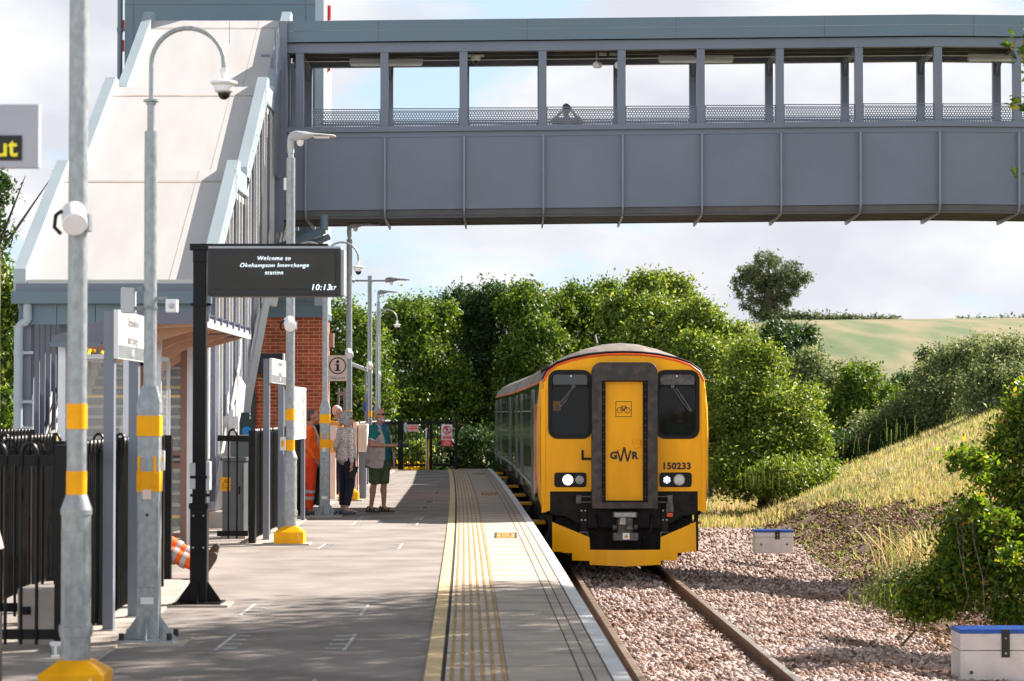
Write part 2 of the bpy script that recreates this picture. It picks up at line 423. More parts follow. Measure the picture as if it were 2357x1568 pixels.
# stones of the ballast: one mass that nobody could count
def stones(name, mat, X, D, size, seed, zoff=0):
    rng = np.random.default_rng(seed); n = len(X)
    t = (1+5**.5)/2
    base = np.array([(-1,t,0),(1,t,0),(-1,-t,0),(1,-t,0),(0,-1,t),(0,1,t),(0,-1,-t),(0,1,-t),(t,0,-1),(t,0,1),(-t,0,-1),(-t,0,1)])/1.9
    tf = np.array([(0,11,5),(0,5,1),(0,1,7),(0,7,10),(0,10,11),(1,5,9),(5,11,4),(11,10,2),(10,7,6),(7,1,8),(3,9,4),(3,4,2),(3,2,6),(3,6,8),(3,8,9),(4,9,5),(2,4,11),(6,2,10),(8,6,7),(9,8,1)])
    s = size*rng.uniform(.55, 1.35, (n, 1, 1))*rng.uniform(.6, 1.15, (n, 1, 3))
    v = base[None]*rng.uniform(.72, 1.25, (n, 12, 1))*s
    q = rng.normal(size=(n, 4)); q /= np.linalg.norm(q, axis=1, keepdims=True); a, b, c, d = q.T
    Rm = np.stack([np.stack([1-2*(c*c+d*d), 2*(b*c-a*d), 2*(b*d+a*c)], -1), np.stack([2*(b*c+a*d), 1-2*(b*b+d*d), 2*(c*d-a*b)], -1), np.stack([2*(b*d-a*c), 2*(c*d+a*b), 1-2*(b*b+c*c)], -1)], 1)
    v = np.einsum('nij,nkj->nki', Rm, v)
    z = gz(X, D) + zoff + rng.uniform(-.2, .9, n)*size
    v += np.stack([X, D, z], -1)[:, None]
    F = (tf[None] + (np.arange(n)*12)[:, None, None]).reshape(-1, 3)
    return from_np(name, v.reshape(-1, 3), F, mat, kind='stuff')
def stain(m, lo=(.62, .50, .42), sc_=1.4):
    t, n, l, b = nodes(m); src = b.inputs['Base Color'].links[0].from_socket
    tc = n.new('ShaderNodeTexCoord'); ns = n.new('ShaderNodeTexNoise'); ns.inputs['Scale'].default_value = sc_; ns.inputs['Detail'].default_value = 5
    l.new(tc.outputs['Object'], ns.inputs[0]); rp = n.new('ShaderNodeValToRGB'); rp.color_ramp.elements[0].position = .38; rp.color_ramp.elements[1].position = .58
    rp.color_ramp.elements[0].color = (*lo, 1); rp.color_ramp.elements[1].color = (1, 1, 1, 1); l.new(ns.outputs[0], rp.inputs[0])
    mx = n.new('ShaderNodeMixRGB'); mx.blend_type = 'MULTIPLY'; mx.inputs[0].default_value = 1; l.new(src, mx.inputs[1]); l.new(rp.outputs[0], mx.inputs[2]); l.new(mx.outputs[0], b.inputs['Base Color'])
rng = np.random.default_rng(5)
def scatter(n, d0, d1, xr, keep=None):
    D = 1/np.sqrt(rng.uniform(1/d1**2, 1/d0**2, n)) if True else 0
    a, b = xr(D); X = a + (b-a)*rng.random(n)
    if keep is not None: k = keep(X, D); return X[k], D[k]
    return X, D
def kp(X, D):
    u = np.abs(X-Cn(D)); return ~((np.abs(u-.7525) < .10) & True)
bal = island('ballast_stone', [(.10, .075, .07), (.33, .235, .21), (.52, .40, .36), (.68, .56, .52), (.36, .32, .32)], .9, lw=[0, .25, .5, .8, 1])
stain(bal)
X, D = scatter(78000, 16, 62, lambda D: (Cn(D)-1.35, bankx(D)+.5*np.sin(D*1.7)+.4), kp)
tag(stones('ballast_stones', bal, X, D, .034, 1), 'pinkish grey ballast stones around the rails', kind='stuff', cat='ballast')
clod = island('soil_clod', [(.05, .022, .013), (.14, .07, .04), (.28, .165, .10), (.48, .35, .26)], .95)
X, D = scatter(24000, 28, 68, lambda D: (bankx(D)-.1, bankx(D)+np.interp(D, [28, 45, 66], [3.8, 3.3, 1.4])))
tag(stones('soil_clods', clod, X, D, .038, 2), 'brown crumbly clods on the bare foot of the bank', kind='stuff', cat='soil')

# rails and sleepers
def rail(name, off, label):
    pr = [(-.07, -.16), (.07, -.16), (.07, -.145), (.012, -.12), (.012, -.045), (.036, -.035), (.036, -.003), (.03, 0), (-.03, 0), (-.036, -.003), (-.036, -.035), (-.012, -.045), (-.012, -.12), (-.07, -.145)]
    Ds = list(np.arange(8, 96, 1.5)); secs = [[(C(d)+off+x, d, z) for x, z in pr] for d in Ds]
    mb = MB(); mb.loft(secs)
    n = len(pr); k = 0
    for j in range(len(Ds)-1):
        for i in range(n):
            mb.m[k] = 1 if i in (6, 7, 8) else 0; k += 1
    o = B(name, mb, [M['rust'], M['railtop']], org=(C(24)+off, 24, -.16)); return tag(o, label, 'rail', 'running rails')
rail('rail', -.7525, 'running rail nearest the platform edge')
rail('rail', .7525, 'running rail on the ballast shoulder side, away from the platform')
def sleeper():
    r = thing('sleeper', 'concrete sleeper with clips half buried in the ballast', 'sleeper', (0, 0, -.30), 'sleepers under the rails')
    mb = MB(); mb.prism([(-.14, -.33), (.14, -.33), (.11, -.165), (-.11, -.165)], 'x', -1.25, 1.25); 
    B('block', mb, M['sleeper'], r)
    for s in (-1, 1):
        c = MB()
        for t in (-1, 1):
            x = s*.7525 + t*.1
            c.tube([(x-.035*t, -.06, -.135), (x+.03*t, -.05, -.12), (x+.05*t, 0, -.125), (x+.03*t, .05, -.12), (x-.035*t, .06, -.135)], .009, 6)
            c.box(x-.03, x+.03, -.05, .05, -.165, -.14)
        B('clip', c, M['rust'], r)
    return r
s0 = sleeper(); k = 0
for d in np.arange(19.2, 44, .65):
    o = s0 if k == 0 else dup(s0)
    o.location = (C(d), d, -.30); o.rotation_euler.z = .02; k += 1

def strip(name, a, b, z, mat, d0=-4, d1=73, step=1.5, parent=None, th=.02, kind='structure'):
    Ds = list(np.arange(d0, d1, step)) + [d1]
    mb = MB(); mb.loft([[(E(d)+a, d, z-th), (E(d)+b, d, z-th), (E(d)+b, d, z), (E(d)+a, d, z)] for d in Ds])
    o = B(name, mb, mat, parent, org=(0, 0, 0) if parent is None else None)
    if kind and parent is None: o['kind'] = kind
    return o
Ds = list(np.arange(-6, 73.1, 1.5))
mb = MB(); mb.loft([[(-9, d, -.5), (E(d)-.12, d, -.5), (E(d)-.12, d, PF-.10), (E(d)-.02, d, PF-.10), (E(d)-.02, d, PF-.012), (-9, d, PF-.012)] for d in Ds])
B('platform', mb, M['asphalt'], org=(0, 0, 0))['kind'] = 'structure'
strip('yellow_line', -1.30, -1.195, PF+.002, M['yline'])
strip('joint_strip', -1.188, -1.168, PF-.004, M['joint'])
tp = strip('tactile_paving', -1.165, -.77, PF+.004, M['tactile'])
for i in range(6): strip('ridge', -1.135+i*.067, -1.113+i*.067, PF+.009, M['tacrib'], parent=tp, th=.006)
mb = MB()
for d in np.arange(8, 73, .9): mb.box(E(d)-1.165, E(d)-.77, d, d+.012, PF+.003, PF+.0055)
B('slab_joints', mb, M['joint'], tp)
cp = strip('coping', -.765, -.105, PF+.003, M['coping'])
for i in range(2): strip('groove', -.30+i*.085, -.291+i*.085, PF+.0045, M['joint'], parent=cp, th=.004)
strip('groove', -.113, -.105, PF+.0045, M['joint'], parent=cp, th=.004)
mb = MB()
for d in np.arange(8, 73, .9): mb.box(E(d)-.765, E(d)-.105, d, d+.008, PF+.002, PF+.0042)
B('slab_joints', mb, M['joint'], cp)
strip('platform_edge_line', -.10, .012, PF+.004, M['wline'], th=.08)
# warning tiles "MIND THE GAP"
for i, d in enumerate([13.9, 33.3, 50.4, 67]):
    t = thing('warning_tile', ['orange mind the gap tile nearest the camera, cut by the lower edge of the photo', 'orange mind the gap tile in the sunlit coping beside the train front',
        'orange mind the gap tile in the shadow of the train', 'farthest orange mind the gap tile near the platform end gate'][i], 'tile', (E(d)-.48, d, PF+.003), 'mind the gap tiles in the coping')
    mb = MB(); L_ = 1.5 if i else 1.3; y1 = d+L_/2+(.55 if i == 0 else 0); y0 = y1-L_; x0 = E(d)-.64; x1 = E(d)-.33
    mb.box(x0, x1, y0, y1, PF+.0, PF+.006); B('border', mb, M['tile_b'], t)
    mb = MB(); mb.box(x0+.035, x1-.035, y0+.06, y1-.06, PF+.004, PF+.009); B('plate', mb, M['tile_o'], t)
    q = MB()
    for k_, s_ in enumerate(['MIND', 'THE', 'GAP']):
        tm = text_mb(s_, .11, ext=.001); tm.xf(Matrix.Translation((x0+.155, y1-.3-k_*.42, PF+.011)) @ Matrix.Diagonal((.85, 3.0, 1, 1)))
        q.add(tm.v, tm.f)
    B('lettering', q, M['tile_b'], t, recalc=False)
# pale concrete margin beside the fences
mb = MB()
mb.prism([(-8, 16.6), (-2.83, 16.6), (-2.90, 18.5), (-2.98, 20.7), (-3.22, 24.5), (-8, 24.5)], 'z', PF-.05, PF+.004)
mb.prism([(-4.6, 31.15), (-3.09, 31.15), (-3.23, 36.6), (-3.34, 44), (-3.42, 72.5), (-4.6, 72.5)], 'z', PF-.05, PF+.004)
B('paving_margin', mb, M['concrete'], org=(0, 0, 0))['kind'] = 'structure'
mb = MB(); mb.box(-9, -4.6, 24.5, 72.5, PF-.06, PF)
B('rear_paving', mb, M['concrete'], org=(0, 0, 0))['kind'] = 'structure'

# worn boarding marks
def marks(name, items, label):
    mb = MB()
    for it in items:
        if it[0] == 'L':
            _, x0, x1, d0, d1, nt_ = it
            mb.box(x0-.012, x0+.012, d0, d1, PF-.01, PF-.007); mb.box(x1-.012, x1+.012, d0, d1, PF-.01, PF-.007)
            for i in range(nt_):
                d = d0+(d1-d0)*(i+.5)/nt_
                mb.box(x0, x0+.14, d-.022, d+.022, PF-.0098, PF-.0068); mb.box(x1-.14, x1, d-.022, d+.022, PF-.0098, PF-.0068)
        else:
            _, x0, x1, d0 = it
            mb.box(x0, x1, d0-.13, d0+.13, PF-.01, PF-.007)
    o = B(name, mb, M['wmark']); return tag(o, label, 'marking', 'white boarding marks')
marks('boarding_mark', [('L', -2.12, -1.20, 17.3, 18.6, 4)], 'white comb shaped boarding mark in the tree shadow beside the taped post')
marks('boarding_mark', [('L', -2.1, -1.25, 14.0, 15.4, 4)], 'white comb shaped boarding mark cut by the lower edge of the photo')
marks('boarding_mark', [('L', -2.28, -1.27, 20.3, 21.5, 4)], 'white comb shaped boarding mark to the right of the display post foot')
marks('boarding_mark', [('L', -2.42, -1.42, 30.2, 31.4, 4)], 'white boarding mark level with the yellow footed lamp column')
marks('boarding_mark', [('L', -2.42, -1.45, 36.5, 37.6, 3)], 'white boarding mark crossing the near edge of the shadow below the tourists')
marks('boarding_mark', [('L', -2.45, -1.45, 38.4, 39.6, 3)], 'white boarding mark right at the feet of the man in shorts')
marks('boarding_mark', [('L', -1.62, -1.50, 43, 44, 2)], 'nearest short white tick mark in the train shadow')
marks('boarding_mark', [('L', -1.65, -1.5, 46, 46.8, 2)], 'middle short white tick mark in the train shadow')
marks('boarding_mark', [('L', -1.65, -1.55, 51, 52, 2)], 'farthest short white tick mark in the train shadow')
for d_, l_ in ((57, 'nearest of the three long white bars before the end gate'), (62, 'middle one of the three long white bars before the end gate'), (65, 'farthest of the three long white bars before the end gate')): marks('boarding_mark', [('B', -2.75, -1.75, d_)], l_)

# ------------------------------------------------------------------ train
M['tyel'] = pm('train_yellow_paint', (.96, .415, .001), .35, var=.10, scale=1.6, coat=0, spec=.22, det=7, stretch=(2, 2, .5))
M['tgreen'] = pm('train_green_paint', (.004, .022, .018), .10, var=.1, scale=2, coat=0, spec=.35, rv=0)
M['tblack'] = pm('train_black_grime', (.014, .012, .011), .65, spec=.2, var=.5, scale=7, det=7, bump=.2, bscale=30)
M['tgang'] = pm('gangway_grimy_frame', (.028, .025, .026), .55, c2=(.095, .06, .045), var=.3, scale=7, det=8, bump=.15, bscale=30, ramp=(.42, .75))
M['troof'] = pm('train_roof_grey', (.19, .165, .15), .75, var=.35, scale=3.5, det=9, stretch=(1, .4, 1), bump=.1, bscale=40)
M['tglass'] = pm('dark_train_window', (.006, .008, .009), .08, var=.1, coat=.2, spec=.4, rv=0)
M['cabglass'] = glass('cab_glass', (.01, .012, .014), .03, .35)
M['cabglass'].node_tree.nodes['Principled BSDF'].inputs['Specular IOR Level'].default_value = .25
M['tsilver'] = pm('door_edge_silver', (.20, .22, .21), .4, metal=.2, var=.1)
M['tsilver2'] = pm('unlit_lamp_lens', (.62, .60, .56), .25, var=.15, scale=30)
M['torange'] = pm('orange_vinyl', (.75, .17, .06), .3, c2=(.75, .40, .30), var=.2, scale=2.5, det=6, ramp=(.4, .6))
M['ored'] = pm('orange_red_stripe', (.75, .10, .01), .4, var=.08)
M['metal_d'] = pm('grimy_metal', (.10, .09, .085), .5, metal=.4, var=.4, scale=14, det=6)
M['metal_l'] = pm('scuffed_metal', (.33, .31, .30), .45, metal=.4, var=.35, scale=14, det=6)
PROF = [(1.30, .98), (1.375, 1.25), (1.40, 1.6), (1.405, 2.2), (1.39, 2.7), (1.345, 3.12)]
ROOF = [(1.345, 3.12), (1.28, 3.28), (1.12, 3.43), (.9, 3.55), (.6, 3.66), (.3, 3.735), (0, 3.76)]
def full(pr): return [(-x, z) for x, z in pr] + [(x, z) for x, z in reversed(pr) if x > 0 or True]
def dome(t):  # roof section near the cab front, t 0 at the face
    k = [(1.325, 3.12), (1.25, 3.27), (1.09, 3.385), (.87, 3.46), (.58, 3.52), (.3, 3.55), (0, 3.56)]
    return [(a[0]*(1-t)+b[0]*t, a[1]*(1-t)+b[1]*t) for a, b in zip(k, ROOF)]
def rr(x0, x1, z0, z1, r, n=5):
    pts = []
    for cx, cz, a0 in ((x1-r, z1-r, 0), (x0+r, z1-r, 90), (x0+r, z0+r, 180), (x1-r, z0+r, 270)):
        for i in range(n+1):
            a = R(a0+90*i/n); pts.append((cx+r*math.cos(a), cz+r*math.sin(a)))
    return pts
def ring(mb, outer, inner, y0, y1):
    n = len(outer)
    v = [(x, y0, z) for x, z in outer] + [(x, y0, z) for x, z in inner] + [(x, y1, z) for x, z in outer] + [(x, y1, z) for x, z in inner]
    f = []
    for i in range(n):
        j = (i+1) % n
        f += [(i, j, n+j, n+i), (2*n+i, 3*n+i, 3*n+j, 2*n+j), (i, 2*n+i, 2*n+j, j), (n+i, n+j, 3*n+j, 3*n+i)]
    mb.add(v, f)
def coach(cab, label):
    L_ = 19.6
    r = thing('railcar', label, 'train', (0, 0, 0), 'coaches of the train')
    lo = [(-x, z) for x, z in reversed(PROF)]; hi = PROF
    ys = [0.0, .12, .45, 1.0, L_-.1, L_] if cab else [0, .1, 1.0, L_-.1, L_]
    mb = MB(); secs = []
    for y in ys:
        k = (1.0 if not cab else (.965 if y == 0 else (.985 if y == .12 else 1)))
        lp = [(-x*k, y, z) for x, z in reversed(PROF)]; rp = [(x*k, y, z) for x, z in PROF]
        secs.append(lp + rp)
    mb.loft(secs, caps=False)
    # a closed loop top to top would cut through the body: keep only side walls and floor
    B('body_side', mb, M['tgreen'], r, smooth=True)
    yel = MB()
    if cab:
        for s in (-1, 1):
            P_ = [[(s*x*k+(s*.006), y, z) for x, z in PROF] for y, k in ((0, .965), (.12, .985), (.40, 1.0))]
            yel.loft(P_, caps=False)
    mb = MB(); secs = []
    rys = [(0.0, 0), (.12, .30), (.35, .72), (.8, 1), (L_-.05, 1), (L_, .95)] if cab else [(0, .95), (.05, 1), (L_, 1)]
    for y, t in rys:
        d = dome(t); secs.append([(-x, y, z) for x, z in d] + [(x, y, z) for x, z in reversed(d[:-1])])
    mb.loft(secs, caps=True)
    rf = B('roof', mb, M['troof'], r, smooth=True)
    mb = MB()
    for y in (6.5, 13, 18.2):
        mb = MB(); mb.box(-.35, .35, y+.5, y+1.1, 3.70, 3.775); B('roof_vent', mb, M['metal_d'], rf, bevel=.02)
    mb = MB(); mb.tube([(-.38, 1.0, 3.68), (-.38, 1.0, 3.76), (-.41, 1.05, 3.90)], .02, 6); B('aerial', mb, M['metal_d'], rf)
    # orange line under the cantrail
    mb = MB()
    for s in (-1, 1): mb.box(s*1.345-.012, s*1.345+.012, .4, L_, 3.09, 3.125)
    B('cantrail_stripe', mb, M['ored'] if cab else M['ored'], r)
    mb = MB(); mb.loft([[(-1.28, y, 1.0), (1.28, y, 1.0), (1.28, y, .93), (-1.28, y, .93)] for y in (.4, L_)]); B('floor', mb, M['tblack'], r)
    # side windows and doors
    for s in (-1, 1):
        x = s*1.402
        yy = [1.15, 3.9, 5.6, 7.3, 9.0, 12.0, 13.7, 17.5]
        for y in yy[1:]:
            mb = MB(); mb.box(x-.006, x+.006, y, y+1.35, 2.02, 2.88); f = B('side_window', mb, M['tglass'], r)
            mb = MB(); mb.box(x-.009, x+.009, y+.02, y+1.33, 2.62, 2.645); mb.box(x-.009, x+.009, y, y+.03, 2.0, 2.9); B('window_frame', mb, M['tsilver'], f)
        for y in (1.9, 10.5, 15.6):
            mb = MB(); mb.box(x-.007, x+.007, y, y+1.3, 1.15, 2.98); dr = B('door', mb, M['tgreen'], r)
            mb = MB(); mb.box(x-.010, x+.010, y+.12, y+.55, 2.0, 2.8); mb.box(x-.010, x+.010, y+.75, y+1.18, 2.0, 2.8); B('pane', mb, M['tglass'], dr)
            mb = MB()
            for q in (0, .65, 1.3): mb.box(x-.013, x+.013, y+q-.012, y+q+.012, 1.12, 3.0)
            B('door_edge', mb, M['tsilver'], dr)
        mb = MB(); mb.box(x-.008, x+.008, .42, L_-.1, 1.30, 1.36); B('waist_stripe', mb, M['tsilver'], r)
        if cab:
            mb = MB(); X0 = s*1.405
            mb.prism([(.45, 1.3), (1.7, 1.2), (1.75, 2.0), (1.35, 2.6), (1.0, 2.2), (.62, 2.75), (.45, 2.5)], 'x', X0-.012, X0+.012)
            B('vinyl_picture', mb, M['torange'], r)
    # underframe, tanks and bogies
    mb = MB(); mb.box(-1.2, 1.2, .9, L_-.2, .78, .95)
    for y0, y1, h in ((5.6, 7.8, .35), (8.3, 10.2, .40), (10.8, 13.6, .38)): mb.box(-1.18, -.35, y0, y1, h, .8); mb.box(.35, 1.18, y0+.3, y1-.2, h, .8)
    B('underframe', mb, M['tblack'], r, bevel=.02)
    for y in (2.2, 15.4):
        mb = MB()
        for s in (-1, 1):
            mb.prism([(y-.6, .62), (y+3.2-.6+.6, .62), (y+2.9, .38), (y+1.9, .36), (y+1.3, .30), (y+.7, .36), (y-.3, .38)], 'x', s*1.0-.06, s*1.0+.06)
            mb.ell((s*1.12, y+.8, .60), (.17, .2, .2)); mb.ell((s*1.12, y+1.8, .60), (.17, .2, .2))
        mb.box(-.95, .95, y+1.0, y+1.6, .35, .75)
        bg_ = B('bogie', mb, M['tblack'], r, smooth=True)
        for yy_ in (y, y+2.6):
            mb = MB(); mb.cyl((-1.05, yy_, .42), (1.05, yy_, .42), .08)
            for s in (-1, 1): mb.cyl((s*.72-.06, yy_, .42), (s*.72+.07, yy_, .42), .42, n=28); mb.ell((s*1.12, yy_, .45), (.1, .17, .17))
            B('wheelset', mb, M['metal_d'], bg_)
    mb = MB()
    for s in (-1, 1):
        for y in (2.1, 10.7, 15.8): mb.box(s*1.20, s*1.46, y, y+.9, .70, .74)
    B('footstep', mb, M['yellow'], r)
    if not cab: return r
    # ---------------- cab front
    d0 = dome(0)
    outl = [(-x*.965, z) for x, z in PROF] ; outl = [(-1.335, .98)] + [(-x*.965, z) for x, z in PROF[1:]] + [(-x*.97, z) for x, z in d0[1:]] + [(x*.97, z) for x, z in reversed(d0[:-1])] [:-1] + [(x*.965, z) for x, z in reversed(PROF[1:])] + [(1.335, .98), (1.20, 1.02), (1.20, 1.33), (-1.20, 1.33), (-1.20, 1.02)]
    o_ = MB(); o_.prism(outl, 'y', -.03, .03)
    plate = B('cab_face', o_, M['tyel'], r)
    cut = MB()
    cut.prism(rr(-1.20, -.545, 2.21, 3.27, .13), 'y', -.2, .2); cut.prism(rr(.545, 1.20, 2.21, 3.27, .13), 'y', -.2, .2)
    cut.box(-.45, .45, -.2, .2, 1.0, 3.2)
    c_ = B('cut', cut, M['tyel'], r)
    b_ = plate.modifiers.new('b', 'BOOLEAN'); b_.object = c_; b_.operation = 'DIFFERENCE'; b_.solver = 'EXACT'
    bpy.context.view_layer.update()
    nm = bpy.data.meshes.new_from_object(plate.evaluated_get(bpy.context.evaluated_depsgraph_get()))
    plate.modifiers.clear(); plate.data = nm; bpy.data.objects.remove(c_)
    q = MB()
    for s in (-1, 1): q.box(s*1.30-.045, s*1.30+.03, -.045, -.02, 1.12, 3.0)
    B('corner_moulding', q, M['tyel'], plate, bevel=.012)
    B('cab_corner', yel, M['tyel'], r, smooth=True)
    # dark stripe and orange line above the face
    arc = [(x*.985, z+.012) for x, z in d0]
    full_ = [(-x, z) for x, z in arc] + [(x, z) for x, z in reversed(arc[:-1])]
    q = MB(); q.tube([(x, -.02, z-.02) for x, z in full_], .022, 8); B('eaves_stripe', q, M['ored'], r, smooth=True)
    q = MB(); q.tube([(x*1.003, .02, z+.016) for x, z in full_], .026, 8); B('eaves_seal', q, M['tblack'], r, smooth=True)
    # cab interior
    q = MB(); q.box(-1.28, -.5, .08, 1.5, 1.9, 1.95); q.box(.5, 1.28, .08, 1.5, 1.9, 1.95); q.box(-1.3, 1.3, 1.5, 1.55, 1.4, 3.4); q.box(-.5, -.47, .1, 1.5, 1.4, 3.4); q.box(.47, .5, .1, 1.5, 1.4, 3.4); q.box(-1.3, 1.3, .1, 1.5, 3.32, 3.35)
    q.prism([(.08, 1.95), (.55, 1.95), (.5, 2.16), (.08, 2.2)], 'x', .55, 1.25)
    B('cab_interior', q, M['black_m'], r)
    for s in (-1, 1):
        x0, x1 = (.545, 1.20) if s > 0 else (-1.20, -.545)
        q = MB(); ring(q, rr(x0-.03, x1+.03, 2.18, 3.30, .155), rr(x0+.035, x1-.035, 2.245, 3.235, .10), -.055, .0); q.box(x0+.03, x1-.03, -.05, -.01, 3.02, 3.055)
        wf = B('windscreen', q, M['black'], r, bevel=.008)
        q = MB(); q.prism(rr(x0+.02, x1-.02, 2.23, 3.03, .10), 'y', -.03, -.024); B('pane', q, M['cabglass'], wf)
        q = MB(); q.box(x0+.05, x1-.05, -.03, -.02, 3.06, 3.22); B('blind', q, M['tglass'] if s < 0 else M['metal_d'], wf)
        q = MB()
        if s < 0: q.tube([(-.82, -.07, 3.03), (-.95, -.085, 2.80), (-1.09, -.085, 2.63)], .012, 6); q.bar((-.84, -.09, 3.0), (-1.12, -.09, 2.66), .02, .02)
        else: q.tube([(.79, -.07, 3.03), (.93, -.085, 2.8), (1.07, -.085, 2.63)], .012, 6); q.bar((.85, -.09, 3.0), (1.10, -.09, 2.63), .02, .02)
        q.cyl(((-.82 if s < 0 else .79), -.09, 3.03), ((-.82 if s < 0 else .79), -.03, 3.03), .03)
        B('wiper', q, M['metal_d'], wf)
        q = MB(); q.cyl((s*.86, -.06, 3.2), (s*.86, -.05, 3.2), .014); B('bolt', q, M['white'], wf)
    q = MB(); q.box(-1.145, -1.025, -.022, -.018, 2.60, 2.81); st = B('warning_sticker', q, M['yellow'], r)
    q = MB(); q.box(-1.145, -1.025, -.026, -.021, 2.60, 2.64); q.box(-1.145, -1.025, -.026, -.021, 2.79, 2.81); q.prism([(-1.125, 2.67), (-1.045, 2.67), (-1.085, 2.75)], 'y', -.028, -.022); B('symbol', q, M['ink'], st)
    # gangway
    GO = []
    for a in range(0, 91, 15): GO.append((.53-.16+.16*math.cos(R(a)), 3.26+.16*math.sin(R(a))))
    GO = [(.53, 1.06)] + GO + [(-x, z) for x, z in reversed(GO)] + [(-.53, 1.06)]
    gi = [(.37, 1.16)] + [(.37, 3.12+(0 if i < 6 else .0)) for i in range(len(GO)//2-1)] + [(-.37, 3.12) for i in range(len(GO)//2-1)] + [(-.37, 1.16)]
    q = MB(); ring(q, GO, gi, -.30, .02); gw = B('gangway_frame', q, M['tgang'], r, bevel=.012)
    q = MB(); ring(q, [(-.372, 1.14), (.372, 1.14), (.372, 3.14), (-.372, 3.14)], [(-.306, 1.185), (.300, 1.185), (.300, 3.106), (-.306, 3.106)], -.20, -.05); B('door_seal', q, M['tblack'], gw)
    q = MB()
    for i in range(17):
        z = 1.25+i*.115
        for x in (-.338, .338): q.cyl((x, -.205, z), (x, -.198, z), .006, n=6)
    B('rivet', q, M['metal_l'], gw)
    q = MB(); q.box(-.306, .300, -.12, -.06, 1.18, 3.11); q.box(-.30, .294, -.125, -.12, 3.055, 3.065); dr = B('gangway_door', q, M['tyel'], r)
    q = MB(); q.prism([(.125, 2.165), (.27, 2.165), (.27, 2.06), (.19, 2.01), (.14, 2.05)], 'y', -.135, -.115); B('handle_recess', q, M['tyel'], dr, bevel=.01)
    q = MB(); q.box(.13, .265, -.155, -.135, 2.10, 2.145); B('handle', q, M['tyel'], dr, bevel=.01)
    q = MB()
    for a, b, c, d in ((-.139, .118, 2.537, 2.545), (-.139, .118, 2.780, 2.788), (-.139, -.131, 2.54, 2.785), (.110, .118, 2.54, 2.785)): q.box(a, b, -.1275, -.1195, c, d)
    cxl, cxr, cz = -.070, .050, 2.645
    for cx in (cxl, cxr): q.tube([(cx+.044*math.cos(R(a)), -.124, cz+.044*math.sin(R(a))) for a in range(0, 361, 24)], .0045, 5)
    for a, b in (((cxl, cz), (-.035, 2.70)), ((-.035, 2.70), (.025, 2.70)), ((.025, 2.70), (-.010, cz)), ((-.010, cz), (cxl, cz)), ((-.010, cz), (-.042, 2.715)), ((cxr, cz), (.020, 2.715)), ((-.058, 2.715), (-.030, 2.715)), ((.012, 2.722), (.035, 2.722))):
        q.bar((a[0], -.124, a[1]), (b[0], -.124, b[1]), .008, .008)
    q.cyl((-.010, -.128, cz), (-.010, -.12, cz), .012)
    B('cycle_symbol', q, M['ink'], dr)
    # operator letters: G, big zigzag W, R
    text('lettering', 'G', .158, (-.172, -.124, 1.908), M['ink'], dr, ext=.004, bold=.008)
    text('lettering', 'R', .158, (.170, -.124, 1.908), M['ink'], dr, ext=.004, bold=.008)
    q = MB(); zz = [(-.115, 1.995), (-.058, 1.815), (0, 2.045), (.052, 1.815), (.105, 1.995)]
    for a, b in zip(zz, zz[1:]): q.bar((a[0], -.125, a[1]), (b[0], -.125, b[1]), .008, .027)
    B('lettering', q, M['ink'], dr)
    text('unit_number', '150233', .150, (.855, -.036, 1.735), M['ink'], r, ext=.003, bold=.006, spacing=1.06)
    q = MB(); q.box(-.69, -.655, -.06, -.02, 1.84, 2.0); q.box(-.69, -.53, -.06, -.02, 1.84, 1.876); B('lamp_bracket', q, M['tblack'], r)
    # head and tail lights
    lampon = emi('lit_headlamp', (1, .97, .88), 4)
    led = emi('led_dot', (.75, .78, 1), 1.1)
    for s in (-1, 1):
        x0, x1 = (-1.13, -.61) if s < 0 else (.58, 1.10)
        q = MB(); q.prism(rr(x0, x1, 1.40, 1.635, .045), 'y', -.06, -.02); lc = B('lamp_cluster', q, M['black'], r, bevel=.01)
        bx, sx = (-.912, -.722) if s < 0 else (.895, .695)
        q = MB(); q.cyl((bx, -.075, 1.517), (bx, -.058, 1.517), .092, n=32); hl = B('headlight', q, M['metal_l'], lc)
        q = MB(); q.ell((bx, -.075, 1.517), (.078, .018, .078), 32, 16); B('lamp_lens', q, lampon if s < 0 else M['tsilver2'], hl, smooth=True)
        q = MB(); q.cyl((sx, -.07, 1.517), (sx, -.058, 1.517), .068, n=24); sl = B('marker_light', q, M['metal_l'] if s < 0 else M['black_m'], lc)
        q = MB()
        for i in range(-3, 4):
            for j in range(-3, 4):
                x = i*.02+(j % 2)*.01; z = j*.0175
                if x*x+z*z < .058**2: q.cyl((sx+x, -.075, 1.517+z), (sx+x, -.069, 1.517+z), .0065, n=6)
        B('led_array', q, M['tsilver'] if s < 0 else led, sl)
    # black lower valance
    q = MB(); q.prism([(-1.20, 1.33), (-1.20, .96), (-.95, .93), (-.62, .74), (.62, .74), (.95, .93), (1.20, .96), (1.20, 1.33)], 'y', .0, .06)
    q.box(-1.1, 1.1, .25, .5, .35, .95)
    B('valance', q, M['tblack'], r)
    for s in (-1, 1):
        q = MB(); q.box(s*.66-.055, s*.66+.055, -.08, .02, .55, 1.06)
        br = B('lifting_bracket', q, M['tblack'], r, bevel=.01)
        q = MB()
        for dx in (-.03, .03):
            for z in (.87, 1.02): q.cyl((s*.66+dx, -.095, z), (s*.66+dx, -.08, z), .014, n=8)
        B('bolt', q, M['metal_l'], br)
        q = MB(); ring(q, [(s*.66-.075, .42), (s*.66+.075, .42), (s*.66+.075, .68), (s*.66-.075, .68)], [(s*.66-.06, .44), (s*.66+.06, .44), (s*.66+.06, .66), (s*.66-.06, .66)], -.12, .0); B('step_iron', q, M['metal_d'], br)
